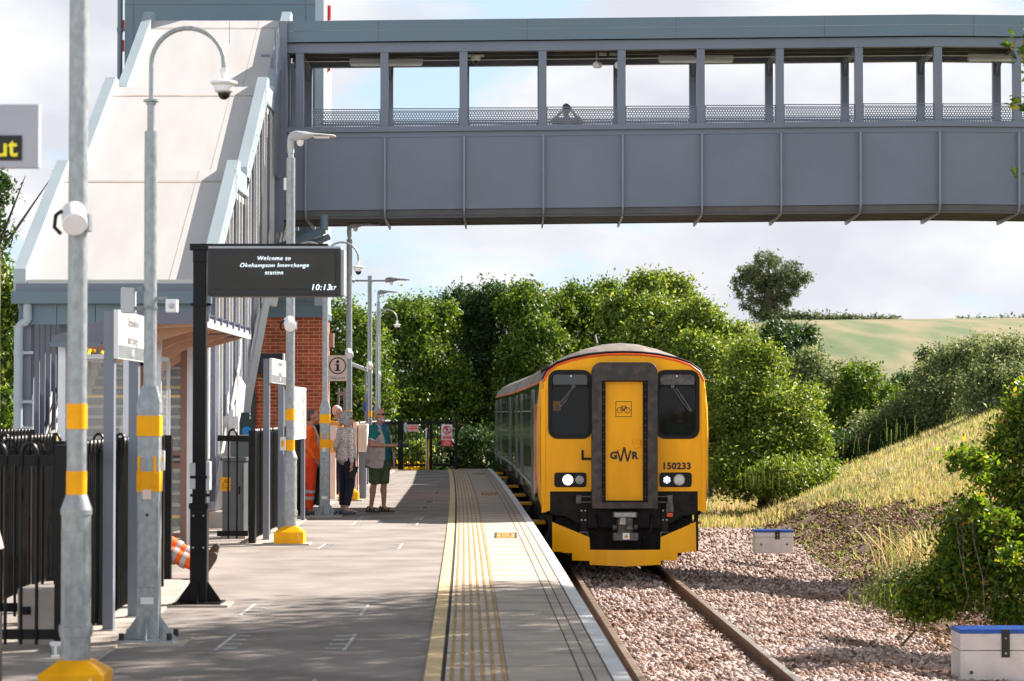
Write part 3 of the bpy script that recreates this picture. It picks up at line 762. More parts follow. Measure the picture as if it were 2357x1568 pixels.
        q = MB(); q.bar((s*.75, -.1, 1.25), (s*.52, -.18, 1.25), .015, .015); q.bar((s*.75, -.1, 1.16), (s*.52, -.18, 1.16), .015, .015); q.box(s*.74-.04, s*.74+.04, -.14, 0, 1.14, 1.27); B('gangway_latch', q, M['metal_d'], r)
    q = MB(); q.box(.68, .80, -.10, 0, .99, 1.14); jb = B('junction_box', q, M['metal_d'], r, bevel=.008)
    q = MB(); q.box(.69, .79, -.10, -.02, .915, .985); B('orange_connector', q, M['ored'], jb, bevel=.015)
    # coupler
    q = MB(); q.box(-.20, .19, -.42, -.05, .92, 1.01); q.box(-.12, .12, -.35, .3, .64, .92); q.box(-.20, .20, -.50, -.05, .555, .68); q.box(-.10, .0, -.48, -.3, .80, .92)
    q.prism([(.0, .72), (.12, .72), (.10, .81), (.02, .80)], 'y', -.50, -.3); q.cyl((-.2, -.3, .76), (-.13, -.3, .76), .05); q.cyl((.13, -.3, .76), (.2, -.3, .76), .05)
    cpn = B('coupler', q, M['metal_d'], r, bevel=.012)
    q = MB(); q.box(-.17, .16, -.425, -.418, .93, 1.0); q.prism([(-.10, .82), (-.01, .81), (.0, .92), (-.09, .92)], 'y', -.492, -.484); B('scuffed_plate', q, M['metal_l'], cpn)
    q = MB(); q.box(-.05, .06, -.506, -.50, .575, .68); wl = B('warning_label', q, M['white'], cpn)
    q = MB(); q.prism([(-.03, .605), (.04, .605), (.005, .662)], 'y', -.510, -.505); B('symbol', q, M['yellow'], wl)
    q = MB(); q.prism([(.0, .61), (.012, .635), (.004, .635), (.008, .652), (-.004, .63), (.003, .63)], 'y', -.514, -.508); B('bolt_symbol', q, M['ink'], wl)
    for s in (-1, 1):
        q = MB(); q.tube([(s*.45, -.02, .95), (s*.42, -.15, .7), (s*.3, -.2, .6), (s*.2, -.2, .66)], .018, 8); q.tube([(s*.28, 0, .6), (s*.3, -.12, .42), (s*.22, -.1, .4)], .01, 6); B('air_hose', q, M['black'], r, smooth=True)
    # yellow snowplough skirt: a bent plate, its middle nearer the front
    def sk(s):
        top = [(1.165, .835), (.565, .60), (.56, .40), (0, .40)]
        return top
    q = MB()
    def yy(x): return -.42 + .30*(abs(x)/1.17)**1.6
    cols_ = [-1.165, -1.0, -.85, -.66, -.575, -.565, -.3, 0, .3, .565, .575, .66, .85, 1.0, 1.165]
    def topz(x): a = abs(x); return .40 if a <= .566 else .60+(a-.575)/(1.165-.575)*.235
    def botz(x):
        a = abs(x)
        return (.36 if a > 1.02 else .345) if a > .84 else (.225 if a > .58 else .14+.04*a)
    va = []
    for i in range(len(cols_)-1):
        a, b = cols_[i], cols_[i+1]; m_ = (a+b)/2
        ba = botz(m_) if abs(m_) > .58 else None
        za, zb = (ba, ba) if ba is not None else (botz(a), botz(b))
        ta, tb = topz(a), topz(b)
        if abs(a) < .57 and abs(b) < .57: ta = tb = .40
        mz = .36
        for (z0a, z0b, z1a, z1b, ya, yb) in ((za, zb, min(ta, mz), min(tb, mz), 0, 0), (min(ta, mz), min(tb, mz), ta, tb, 0, 1)):
            def yo(x, z): return yy(x) - .10*max(0, (mz-z)) + .16*max(0, z-mz)
            f4 = [(a, yo(a, z0a), z0a), (b, yo(b, z0b), z0b), (b, yo(b, z1b), z1b), (a, yo(a, z1a), z1a)]
            q.add(f4 + [(p[0], p[1]+.025, p[2]) for p in f4], [(0, 1, 2, 3), (7, 6, 5, 4), (0, 4, 5, 1), (3, 2, 6, 7), (0, 3, 7, 4), (1, 5, 6, 2)])
    B('snowplough', q, M['tyel'], r, label='yellow bent steel snowplough')
    for s in (-1, 1):
        q = MB(); q.box(s*1.19-.03, s*1.19+.03, .1, .25, .35, .95); q.bar((s*1.19, .2, .8), (s*.9, .2, .9), .06, .03); q.bar((s*.9, .2, .9), (s*.9, -.15, .4), .06, .03); q.box(min(s*.7, s*.92), max(s*.7, s*.92), -.20, .6, .3, .36)
        B('plough_stay', q, M['tblack'], r)
    return r
c1 = coach(True, 'leading railcar with yellow cab front and headlight on, beside the platform edge')
c1.location = (1.815, 39.3, 0); c1.rotation_euler.z = math.atan2(.37, 19.6)
c2 = coach(False, 'second green railcar following behind the yellow fronted one')
c2.location = (1.43, 59.6, 0); c2.rotation_euler.z = math.atan2(.62, 19.6)
# ------------------------------------------------------------------ footbridge
YN, YF = 45.7, 47.7        # near and far side of the bridge
XK = PX(2152, YN)          # crown of the camber
def cam_z(x): return -abs(x-XK)*.0105
def cambered(mb, y0, y1, z0, z1, x0=-4.30, x1=22.0):
    xs = [x0, XK, x1]
    mb.loft([[(x, y0, z0+cam_z(x)), (x, y1, z0+cam_z(x)), (x, y1, z1+cam_z(x)), (x, y0, z1+cam_z(x))] for x in xs]); return mb
br = thing('footbridge', 'grey steel covered footbridge crossing high above platform and track', 'footbridge', (4, YN, 6.2))
for y0, y1, sgn in ((YN, YN+.03, -1), (YF-.03, YF, 1)):
    q = MB(); cambered(q, y0, y1, 6.56, 7.93); 
    B('girder_plate', q, M['steel'], br)
    ye = YN-.09 if sgn < 0 else YF-.03
    q = MB(); cambered(q, ye, ye+.14, 8.03, 8.13); B('top_rail', q, M['steel'], br)
    q = MB(); cambered(q, YN-.02 if sgn < 0 else YF-.12, YN+.14 if sgn < 0 else YF+.02, 7.93, 8.03); B('rail_recess', q, M['steel'], br)
    q = MB(); cambered(q, YN-.05 if sgn < 0 else YF-.1, YN+.12 if sgn < 0 else YF+.05, 9.55, 9.73); B('head_beam', q, M['steel'], br)
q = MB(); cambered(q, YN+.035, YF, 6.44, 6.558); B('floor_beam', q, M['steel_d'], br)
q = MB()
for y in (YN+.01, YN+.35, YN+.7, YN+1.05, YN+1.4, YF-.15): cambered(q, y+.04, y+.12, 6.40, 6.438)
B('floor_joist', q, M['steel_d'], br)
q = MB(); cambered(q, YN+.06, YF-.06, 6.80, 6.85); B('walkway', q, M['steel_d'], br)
q = MB(); cambered(q, YN-.16, YN-.14, 9.95, 10.14); B('upper_fascia', q, M['bluegrey'], br)
q = MB(); cambered(q, YN-.145, YN-.125, 9.74, 9.945); B('lower_fascia', q, M['bluegrey'], br)
q = MB(); cambered(q, YF+.12, YF+.15, 9.74, 10.14); B('rear_fascia', q, M['bluegrey'], br)
q = MB(); cambered(q, YN-.13, YF+.12, 9.90, 9.95); B('roof', q, M['bluegrey'], br)
q = MB(); cambered(q, YN-.12, YF+.11, 9.76, 9.80)
for y in (YN+.3, YN+.9, YN+1.5): cambered(q, y, y+.08, 9.60, 9.68)
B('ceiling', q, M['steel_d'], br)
q = MB()
for x in np.arange(PX(1478, YN)-6*1.77, 22, 1.76*1.6):
    q.box(x-.004, x+.004, YN-.164, YN-.158, 9.95+cam_z(x), 10.14+cam_z(x)); q.box(x-.004, x+.004, YN-.149, YN-.143, 9.74+cam_z(x), 9.945+cam_z(x))
for i in range(26):
    x = -4.1+i*.7
    for z in (9.93, 9.80): q.cyl((x, YN-.15, z+cam_z(x)), (x, YN-.142, z+cam_z(x)), .008, n=6)
B('fascia_joint', q, M['steel_d'], br)
BAY = 1.5003; X0 = PX(883.5, YN)
# perforated parapet plate
def perf(w_, h_):
    q = MB(); p = .050; r = .0175; nx = int(w_/p); row = p*.866; ny = int(h_/row)
    Rh = p/math.sqrt(3)
    for j in range(ny):
        for i in range(nx):
            cx = (i+.5)*p + (p/2 if j % 2 else 0) ; cz = (j+.5)*row
            if cx > w_-p*.4: continue
            o = [(cx+Rh*math.cos(R(30+60*k)), 0, cz+Rh*math.sin(R(30+60*k))) for k in range(6)]
            n_ = [(cx+r*math.cos(R(30+60*k)), 0, cz+r*math.sin(R(30+60*k))) for k in range(6)]
            q.add(o+n_, [(k, (k+1) % 6, 6+(k+1) % 6, 6+k) for k in range(6)])
    return q
pw = BAY-.17
for side, y in (('n', YN+.02), ('f', YF-.05)):
    proto = None
    for i in range(-1, 16):
        x = X0 + i*BAY + (0 if side == 'n' else 0)
        dz = cam_z(x+BAY/2)
        q = MB()
        a, b = x+.085, x+BAY-.085
        if i == -1: a = x+.16+.0
        q = perf(b-a, .33); q.xf(Matrix.Translation((a, y, 8.135+dz)))
        pp = B('perforated_panel', q, M['steel'], br, recalc=False)
        q = MB(); q.box(a-.01, b+.01, y-.01, y+.01, 8.462+dz, 8.480+dz); q.box(a-.01, a+.01, y-.011, y+.011, 8.13+dz, 8.48+dz); q.box(b-.01, b+.01, y-.011, y+.011, 8.13+dz, 8.48+dz)
        q.box(a-.05, b+.05, y+.005, y+.02, 8.42+dz, 8.435+dz); q.box(a-.05, b+.05, y+.005, y+.02, 8.17+dz, 8.185+dz)
        B('panel_frame', q, M['steel'], pp)
for i in range(-1, 17):
    x = X0+i*BAY; dz = cam_z(x)
    if i >= 0 or True:
        xx = x if i >= 0 else PX(688, YN)
        q = MB(); q.box(xx-.075, xx+.075, YN-.03, YN+.12, 8.13+dz, 9.55+dz); B('post', q, M['steel'], br)
        q = MB(); q.box(xx-.075, xx+.075, YF-.12, YF+.03, 8.13+dz, 9.55+dz); B('post', q, M['steel'], br)
        q = MB(); q.box(xx-.05, xx+.05, YN+.12, YF-.12, 9.50+dz, 9.58+dz); q.bar((xx, YN+.1, 9.30+dz), (xx, YN+.5, 9.56+dz), .06, .06); q.bar((xx, YF-.1, 9.30+dz), (xx, YF-.5, 9.56+dz), .06, .06); B('portal_brace', q, M['steel'], br)
    xr = x+.015 if i >= 0 else PX(703, YN)
    q = MB()
    q.prism([(YN-.002, 7.93+dz), (YN-.10, 7.93+dz), (YN-.10, 6.62+dz), (YN-.085, 6.52+dz), (YN-.03, 6.44+dz), (YN+.10, 6.385+dz), (YF-.25, 6.33+dz), (YF+.02, 6.33+dz), (YF+.10, 6.42+dz), (YF+.10, 7.93+dz), (YF+.002, 7.93+dz), (YF+.002, 6.50+dz), (YF-.03, 6.436+dz), (YN+.03, 6.436+dz), (YN-.002, 6.52+dz)], 'x', xr-.016, xr+.016)
    B('web_rib', q, M['steel_r'], br, recalc=True)
def bthing(name, label, cat, loc, group=None): return thing(name, label, cat, loc, group)
def batten(x0, x1, lab):
    c = (x0+x1)/2; dz = cam_z(c)
    t = thing('strip_light', lab, 'light', (c, YN+.9, 9.42+dz), 'strip lights under the bridge roof')
    q = MB(); q.box(x0, x1, YN+.84, YN+.96, 9.44+dz, 9.56+dz); B('housing', q, M['lgrey'], t, bevel=.01)
    q = MB(); q.box(x0+.03, x1-.03, YN+.85, YN+.95, 9.42+dz, 9.445+dz); B('diffuser', q, M['white'], t)
yb = YN+.9
batten(PX(803, yb), PX(972, yb), 'grey strip light under the bridge roof, nearest the stair tower')
batten(PX(1517, yb), PX(1690, yb), 'grey strip light under the middle of the bridge roof, right of the two speakers')
batten(PX(2232, yb), PX(2400, yb), 'grey strip light under the bridge roof at the right edge of the photo')
q = MB(); q.tube([(x, YN+.7, 9.49+cam_z(x)) for x in (-4, -1, 2, XK, 13)], .012, 6); B('conduit', q, M['lgrey'], br)
# bridge camera and speakers
x = PX(1095, yb); t = thing('dome_camera', 'small white dome camera under the bridge roof', 'camera', (x, YN+.7, 9.35))
q = MB(); q.cyl((x, YN+.7, 9.38), (x, YN+.7, 9.48), .085, .10); q.box(x-.16, x+.16, YN+.66, YN+.74, 9.46, 9.50); B('housing', q, M['white'], t, smooth=True)
q = MB(); q.ell((x, YN+.7, 9.37), (.055, .055, .05)); B('dome', q, M['tglass'], t, smooth=True)
for k_, (xs, yw, lb) in enumerate(((1388, -.12, 'left one of the two white speakers side by side under the bridge roof'), (1412, .1, 'right one of the two white speakers side by side under the bridge roof'))):
    x = PX(xs, yb); t = thing('speaker', lb, 'speaker', (x, YN+.8, 9.30), 'speakers under the bridge roof')
    q = MB(); q.cyl((x-.02+yw, YN+.72, 9.30), (x+.06+yw, YN+.92, 9.33), .065, .06); B('horn', q, M['white'], t, smooth=True)
    q = MB(); q.box(x-.012+yw, x+.012+yw, YN+.79, YN+.82, 9.36, 9.56); q.box(x-.07, x+.07, YN+.76, YN+.84, 9.50, 9.55); B('bracket', q, M['lgrey'], t)

# ------------------------------------------------------------------ lift tower
TX0, TX1, TY0, TY1 = PX(283, 50), PX(741, 50), 50.0, 52.1
tw = thing('lift_tower', 'tall blue grey clad lift tower on a red brick base behind the stairs', 'tower', ((TX0+TX1)/2, TY0, PF))
zb = PZ(729, 50)
q = MB(); q.box(TX0+.02, TX1, TY0+.03, TY1, PF-.5, zb); B('brick_base', q, M['brick'], tw)
q = MB(); q.box(TX0, TX1-.16, TY0-.02, TY1+.05, zb+.001, 13.6); B('cladding', q, M['bluegrey'], tw)
q = MB(); q.box(TX1-.158, TX1+.02, TY0-.025, TY1+.05, zb+.001, 13.6); B('lit_side_panel', q, M['paleblue'], tw)  # paler colour paints the sunlight on the right side of the tower
q = MB(); q.box(TX0-.02, TX1+.03, TY0-.05, TY0-.02, zb-.02, zb+.22); q.box(TX1+.02, TX1+.04, TY0-.05, TY1, zb-.02, zb+.1); B('drip_flashing', q, M['bluegrey'], tw)
q = MB()
for z in (PZ(12, 50), 8.6, 7.4, zb+.30): q.box(TX0, TX1-.16, TY0-.024, TY0-.019, z, z+.012)
for x in (TX0+.18, TX1-.36): q.box(x, x+.01, TY0-.0245, TY0-.0195, zb+.3, 13.6)
B('panel_joint', q, M['steel_d'], tw)
q = MB(); q.box(TX1-.02, TX1+.10, TY0+1.9, TY1-.05, PZ(760, 50)-.3, PZ(760, 50)); B('coping_stone', q, M['concrete'], tw)
q = MB(); q.box(PX(560, 49.8), PX(655, 49.8), 49.3, 50.02, PZ(860, 49.8), PZ(815, 49.8)); B('door_canopy', q, M['navyp'], tw)
q = MB(); q.box(PX(655, 49.8)+.001, PX(655, 49.8)+.03, 49.3, 50.02, PZ(860, 49.8), PZ(815, 49.8)); B('canopy_cheek', q, M['steel_l'], tw)
q = MB(); q.box(PX(548, 49.9), PX(586, 49.9), 49.93, 50.02, PF, PZ(890, 49.9)); dr = B('door', q, M['dgreen'], tw)
q = MB()
for i in range(9):
    if i == 4: continue
    z = PZ(965, 49.9)+i*.085; q.box(PX(574, 49.9), PX(576.5, 49.9), 49.92, 49.93, z, z+.055)
B('door_lettering', q, M['inkw'], dr)
q = MB(); q.cyl((PX(568, 49.9), 49.91, PZ(993, 49.9)), (PX(568, 49.9), 49.93, PZ(993, 49.9)), .10, n=20); B('blue_disc', q, pm('blue_disc', (.01, .2, .6), .5), dr)
q = MB(); q.tube([(PX(590, 49.9), 49.95, PZ(870, 49.9)), (PX(680, 49.9), 49.95, PZ(874, 49.9))], .02, 6); B('conduit', q, M['galv'], tw)
# red logo blades on the tower sides
def blade(x, y, z0, z1, lab, w_=.16):
    t = thing('fin_sign', lab, 'sign', (x, y, z0), 'red fin signs on the lift tower')
    q = MB(); q.box(x-w_/2, x+w_/2, y, y+.05, z0, z1); B('blade', q, M['red'], t)
    q = MB(); q.box(x-w_/2-.03, x+w_/2-.04, y-.01, y+.06, z0-.03, z0); B('bracket', q, M['red'], t)
blade(PX(751, 51), 51, PZ(46, 51), PZ(12, 51), 'red sign seen edge on above the bridge roof, right of the lift tower', .15)
blade(PX(753, 51), 51, PZ(163, 51), PZ(148, 51), 'small red sign end seen through the first bridge opening', .10)
blade(PX(282, 50.5)-.03, 50.5, PZ(72, 50.5), PZ(46, 50.5), 'upper red sign end left of the lift tower', .05)
blade(PX(282, 50.5)-.03, 50.5, PZ(118, 50.5), PZ(92, 50.5), 'lower red sign end left of the lift tower', .05)
xp = PX(270, 50); t = thing('drain_pipe', 'tall blue grey drain pipe left of the lift tower', 'pipe', (xp, 50.1, PF))
q = MB(); q.cyl((xp, 50.1, PF), (xp, 50.1, 13.2), .055); B('pipe', q, M['bluegrey'], t, smooth=True)
for z in (4, 6.5, PZ(72, 50.1)):
    q = MB(); q.box(xp, TX0, 50.08, 50.12, z, z+.05); q.cyl((xp, 50.1, z-.02), (xp, 50.1, z+.07), .066); B('pipe_clip', q, M['bluegrey'], t)

# ------------------------------------------------------------------ covered stairs
st = thing('covered_stairs', 'steel staircase with three stepped white roof slopes and pale blue edges', 'stairs', (-5.9, 36, PF))
XL, XR = -7.30, -4.42
fl = [(36.0, 39.3, 0.915, 2.89), (40.6, 43.9, 2.89, 4.87), (45.2, 48.5, 4.87, 6.85)]
rf = [(35.5, 38.85, 4.56, 6.50), (40.1, 43.45, 6.53, 8.48), (44.7, 48.0, 8.50, 10.42)]
for k_, (d0, d1, z0, z1) in enumerate(rf):
    q = MB(); q.prism([(d0, z0), (d1, z1), (d1, z1-.06), (d0, z0-.06)], 'x', XL+.1, XR-.1)
    ro = B('roof', q, M['roofwhite'], st)
    q = MB(); sl = (z1-z0)/(d1-d0)
    for x in (XR-.62,): q.prism([(d0, z0+.003), (d1, z1+.003), (d1, z1), (d0, z0)], 'x', x-.006, x+.006)
    q.prism([(d1-.40, z1-.40*sl+.006), (d1-.34, z1-.34*sl+.006), (d1-.34, z1-.34*sl-.002), (d1-.40, z1-.40*sl-.002)], 'x', XL+.1, XR-.1)
    B('roof_seam', q, M['concrete'], ro)
    # landing roof behind the slope
    if k_ < 2:
        q = MB(); q.box(XL+.1, XR-.1, d1, rf[k_+1][0], z1-.06, z1-.01); B('landing_roof', q, M['roofwhite'], st)
    for s, x in ((-1, XL), (1, XR)):
        a, b = (x-.02, x+.16) if s < 0 else (x-.16, x+.02)
        q = MB(); nx_ = rf[k_+1][0]+.25 if k_ < 2 else 48.6
        q.prism([(d0-.04, z0-.24), (d0-.04, z0+.16), (d1-.05, z1+.17), (d1+.28, z1+.17), (d1+.28, z1+.03), (nx_, z1+.03), (nx_, z1-.30), (d1+.05, z1-.30), (d1-.03, z1-.26)], 'x', a, b)
        pr_ = B('parapet', q, M['paleblue'], st)
        q = MB()
        xo = b+.001 if s > 0 else a-.004
        for i in range(6):
            d = d0+.3+i*.56; q.cyl((xo-.002, d, z0+(d-d0)*sl+.02), (xo+.006, d, z0+(d-d0)*sl+.02), .012, n=6)
            q.cyl((a+.09, d, z0+(d-d0)*sl+.158), (a+.09, d, z0+(d-d0)*sl+.172), .012, n=6)
        q.box(xo-.001, xo+.004, d1-.42, d1-.405, z1-.5, z1-.03)
        B('rivet', q, M['steel_d'], pr_)
        # diagonal eave beam below parapet
        q = MB(); q.prism([(d0+.05, z0-.42), (d0+.05, z0-.25), (d1-.1, z1-.27), (nx_, z1-.31), (nx_, z1-.44), (d1-.05, z1-.44)], 'x', a+.05, b-.05); B('eaves_beam', q, M['steel_l'], st)
q = MB(); q.box(XL-.02, XR+.02, 35.30, 35.46, 4.20, 4.38); gt = B('gutter', q, M['bluegrey'], st)
q = MB(); q.box(XL+.02, XR-.02, 35.44, 35.5, 4.38, 4.50); B('gutter_shadow_board', q, M['steel'], st)
q = MB()
for i in range(5): 
    x0 = XL+.06+i*.565; q.box(x0, x0+.556, 35.45, 35.49, 3.90, 4.20)
B('fascia_board', q, M['bluegrey'], st)
q = MB(); q.box(XL+.1, XR-.1, 35.6, 35.75, 4.02, 4.2); B('front_beam', q, M['steel'], st)
# treads
for k_, (d0, d1, z0, z1) in enumerate(fl):
    n_ = 12; run = (d1-d0)/n_; rise = (z1-z0)/n_
    for i in range(n_):
        q = MB().mi(0); q.box(XL+.25, XR-.2, d0+i*run-.02, d0+(i+1)*run, z0+(i+1)*rise-.045, z0+(i+1)*rise)
        q.mi(1); q.box(XL+.25, XR-.2, d0+i*run+.01, d0+i*run+.02, z0+i*rise, z0+(i+1)*rise-.046)
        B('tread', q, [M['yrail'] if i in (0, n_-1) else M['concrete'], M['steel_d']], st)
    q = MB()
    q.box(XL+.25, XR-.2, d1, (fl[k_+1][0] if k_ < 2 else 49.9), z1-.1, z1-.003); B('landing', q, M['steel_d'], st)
    for x in (XL+.12, XR-.02):
        q = MB(); sl = (z1-z0)/(d1-d0); d2 = fl[k_+1][0] if k_ < 2 else 49.8
        q.prism([(d0-.25, z0-.28 if k_ else PF), (d0-.25, z0+.12), (d0, z0+.30), (d1, z1+.30), (d2-.25, z1+.12) if k_ < 2 else (d2, z1+.1), (d2-.25, z1-.28) if k_ < 2 else (d2, z1-.28), (d1+.1, z1-.28), (d0+.1, z0-.28) if k_ else (d0+.35, PF)], 'x', x-.05, x+.03)
        B('stringer', q, M['steel_l'], st)
        # zigzag stepped brackets of the handrail
        q = MB()
        for t0 in (.02, .55):
            a = d0+(d1-d0)*t0; za = z0+(a-d0)*sl+.55; b = a+1.35; zb2 = za+1.35*sl
            q.prism([(a, za), (a+.14, za+.02), (b, zb2+.05), (b+.1, zb2+.62), (b-.08, zb2+.5), (b-.10, zb2+.16), (a+.05, za+.16)], 'x', x+.035, x+.05)
        B('handrail_bracket', q, M['steel_l'], st)
    for x in (XL+.45, XR-.35):
        for h in (.95, .70):
            q = MB(); pts = [(x, d0-.3, z0+h-.02), (x, d0, z0+h+.1), (x, d1, z1+h+.1), (x, d1+.3, z1+h+.02)]
            q.tube(pts, .036, 8); B('handrail', q, M['yrail'], st, smooth=True)
# side slats between stringer and eaves
def roofz(d):
    for d0, d1, z0, z1 in rf:
        if d <= d1: return (z0 if d < d0 else z0+(z1-z0)*(d-d0)/(d1-d0)) if d >= d0-1.4 else z0
    return rf[-1][3]
def flz(d):
    for i, (d0, d1, z0, z1) in enumerate(fl):
        if d < d0: return z0
        if d <= d1: return z0+(z1-z0)*(d-d0)/(d1-d0)
    return 6.85
for x, wd in ((XR-.06, 1), (XL+.10, -1)):
    for i, d in enumerate(np.arange(36.15, 49.2, .44)):
        q = MB(); zt = roofz(d)-.38; zb_ = flz(d)+.1
        ww = .05 if i % 3 else .08
        q.box(x-.03, x+.05, d-ww/2, d+ww/2, zb_, zt); B('mullion', q, M['steel_l'] if i % 3 and wd > 0 else M['steel'], st)
# solid side panels of the left side and lower right infill
for x in (XL+.06,):
    q = MB()
    for d0, d1, z0, z1 in fl: q.prism([(d0-.2, z0+.1), (d1, z1+.2), (d1+1.3, z1+.2), (d1+1.3, z1+1.35), (d1, z1+1.35), (d0-.2, z0+1.3)], 'x', x, x+.015)
    B('side_panel', q, M['steel'], st)
q = MB()
for d0, d1, z0, z1 in fl: q.prism([(d0-.2, z0+.25), (d1, z1+.25), (d1+1.3, z1+.2), (d1+1.3, z1+1.3), (d1, z1+1.35), (d0-.2, z0+1.3)], 'x', XR-.16, XR-.15)
B('side_panel', q, M['steel'], st)
# columns and feet
for x, d, zt, m_ in ((XL+.15, 35.6, 4.2, 'steel'), (XL+.62, 36.2, 4.1, 'steel'), (XR-.12, 35.65, 4.2, 'steel_l'), (XL+.15, 40, 6.3, 'steel'), (XL+.2, 44.6, 8, 'steel'), (-4.75, 46.4, 9.5, 'steel'), (-4.35, 46.4, 9.6, 'steel'), (-4.35, 48.3, 9.6, 'steel'), (-4.33, 45.55, 10.0, 'steel')):
    q = MB(); q.box(x-.08, x+.08, d-.08, d+.08, PF if x < -5 or d < 36 else 6.25, zt); B('column', q, M[m_], st)
q = MB(); q.box(XR-.25, XR+.25, 35.35, 35.95, PF-.05, PF+.24); B('concrete_foot', q, M['concrete'], st, bevel=.01)
q = MB(); q.box(XR-.03, XR+.20, 37.3, 37.42, 1.9, 2.55); q.prism([(37.2, 1.25), (37.45, 1.25), (37.45, 2.6), (37.3, 2.65)], 'x', XR+.05, XR+.12); B('bracket_box', q, M['steel_l'], st)
# landing enclosure where stairs meet bridge
q = MB(); q.box(-4.36, -4.30, YN-.02, 45.70+.12, 6.29, 9.6); q.box(-4.55, -4.30, YN-.3, YN-.25, 6.0, 9.3); B('end_post', q, M['steel'], st)
q = MB(); q.box(XL+.1, -4.3, 45.6, 49.9, 6.5, 6.75); B('landing_deck', q, M['steel_d'], st)
q = MB()
for i in range(5): q.box(-4.40, -4.36, 44.6+i*.22, 44.66+i*.22, 7.0, 9.7)
B('end_slats', q, M['steel'], st)
# raking braces and pipes below the landing
for i, (a, b, r_, m_, lb) in enumerate((((-4.8, 45.3, 5.55), (PX(745, 45), 45, PZ(530, 45)), .075, 'bluegrey', 'upper blue grey drain pipe sloping below the left end of the bridge'),
     ((-4.8, 45.6, 5.35), (PX(757, 45.3), 45.3, PZ(545, 45.3)), .06, 'steel', 'lower dark drain pipe sloping below the left end of the bridge'))):
    t = thing('drain_pipe', lb, 'pipe', a)
    q = MB(); q.tube([a, b], r_, 10); 
    if i == 0: q.tube([b, (b[0], b[1], b[2]+.28)], r_, 10)
    B('pipe', q, M[m_], t, smooth=True)
# downpipe at the front left of the stairs
t = thing('down_pipe', 'pale blue down pipe with a crank below the stair roof gutter', 'pipe', (-6.95, 35.4, PF))
xg = PX(62, 35.4); xd = PX(35, 35.2)
q = MB(); q.tube([(xg, 35.4, 4.25), (xg, 35.4, PZ(735, 35.4)), (xg-.03, 35.4, PZ(742, 35.4)), (xd+.05, 35.4, PZ(745, 35.4)), (xd, 35.4, PZ(752, 35.4)), (xd, 35.4, PF)], .065, 12); B('pipe', q, M['paleblue'], t, smooth=True)
for z in (PZ(812, 35.4), PZ(925, 35.4), PZ(985, 35.4)):
    q = MB(); q.cyl((xd, 35.4, z-.04), (xd, 35.4, z+.04), .075); q.box(xd, xd+.22, 35.38, 35.42, z-.02, z+.02); B('pipe_clip', q, M['paleblue'], t)

# ------------------------------------------------------------------ lamp columns, camera columns
def bands(mb_parent, x, y, r, zs, square=False):
    for z0, z1 in zs:
        q = MB()
        if square: q.box(x-r-.004, x+r+.004, y-r-.004, y+r+.004, z0, z1)
        else: q.cyl((x, y, z0), (x, y, z1), r+.003, n=24)
        B('reflective_band', q, M['yellow'], mb_parent, smooth=not square)
def lamp_head(t, x, y, z, m='lgrey', flip=1):
    q = MB(); f = flip
    def sec(dx, hw, zt, zb): return [(x+f*dx, y+hw*math.cos(a), z+(zt+zb)/2+(zt-zb)/2*math.sin(a)) for a in [2*PI*i/12 for i in range(12)]]
    q.loft([sec(-.06, .02, .0, -.04), sec(-.03, .09, .05, -.07), sec(.05, .13, .075, -.06), sec(.16, .12, .065, -.045), sec(.26, .10, .045, -.01), sec(.36, .11, .035, -.0), sec(.53, .10, .02, -.012), sec(.56, .05, .012, -.008)])
    h = B('lamp_head', q, M[m], t, smooth=True)
    q = MB(); q.lathe([(.001, -.13), (.03, -.12), (.045, -.09), (.05, -.05)], (x+f*.10, y, z), 12); B('sensor', q, M['white'], h, smooth=True)
    q = MB(); q.box(x+f*.30-.02, x+f*.30+.18, y-.07, y+.07, z-.02, z-.008); B('lens', q, M['white'], h)
    return h
def speaker(x, y, z, lab, grp='white speakers on the columns'):
    t = thing('speaker', lab, 'speaker', (x, y, z), grp)
    q = MB(); a = Vector((x+.02, y-.21, z-.035)); b = Vector((x-.015, y-.07, z+.055))
    q.cyl(a, b, .074, .072, n=24); B('horn', q, M['white'], t, smooth=True, bevel=.008)
    q = MB(); q.tube([(x-.07, y-.16, z+.05), (x-.11, y-.12, z+.03), (x-.12, y-.11, z-.04), (x-.08, y-.12, z-.08)], .012, 8); B('cable', q, M['black'], t, smooth=True)
    q = MB(); q.cyl((x, y, z-.03), (x, y, z+.03), .075); q.box(x-.03, x+.085, y-.10, y, z-.06, z+.04); B('clamp', q, M['galv_d'], t, smooth=True)
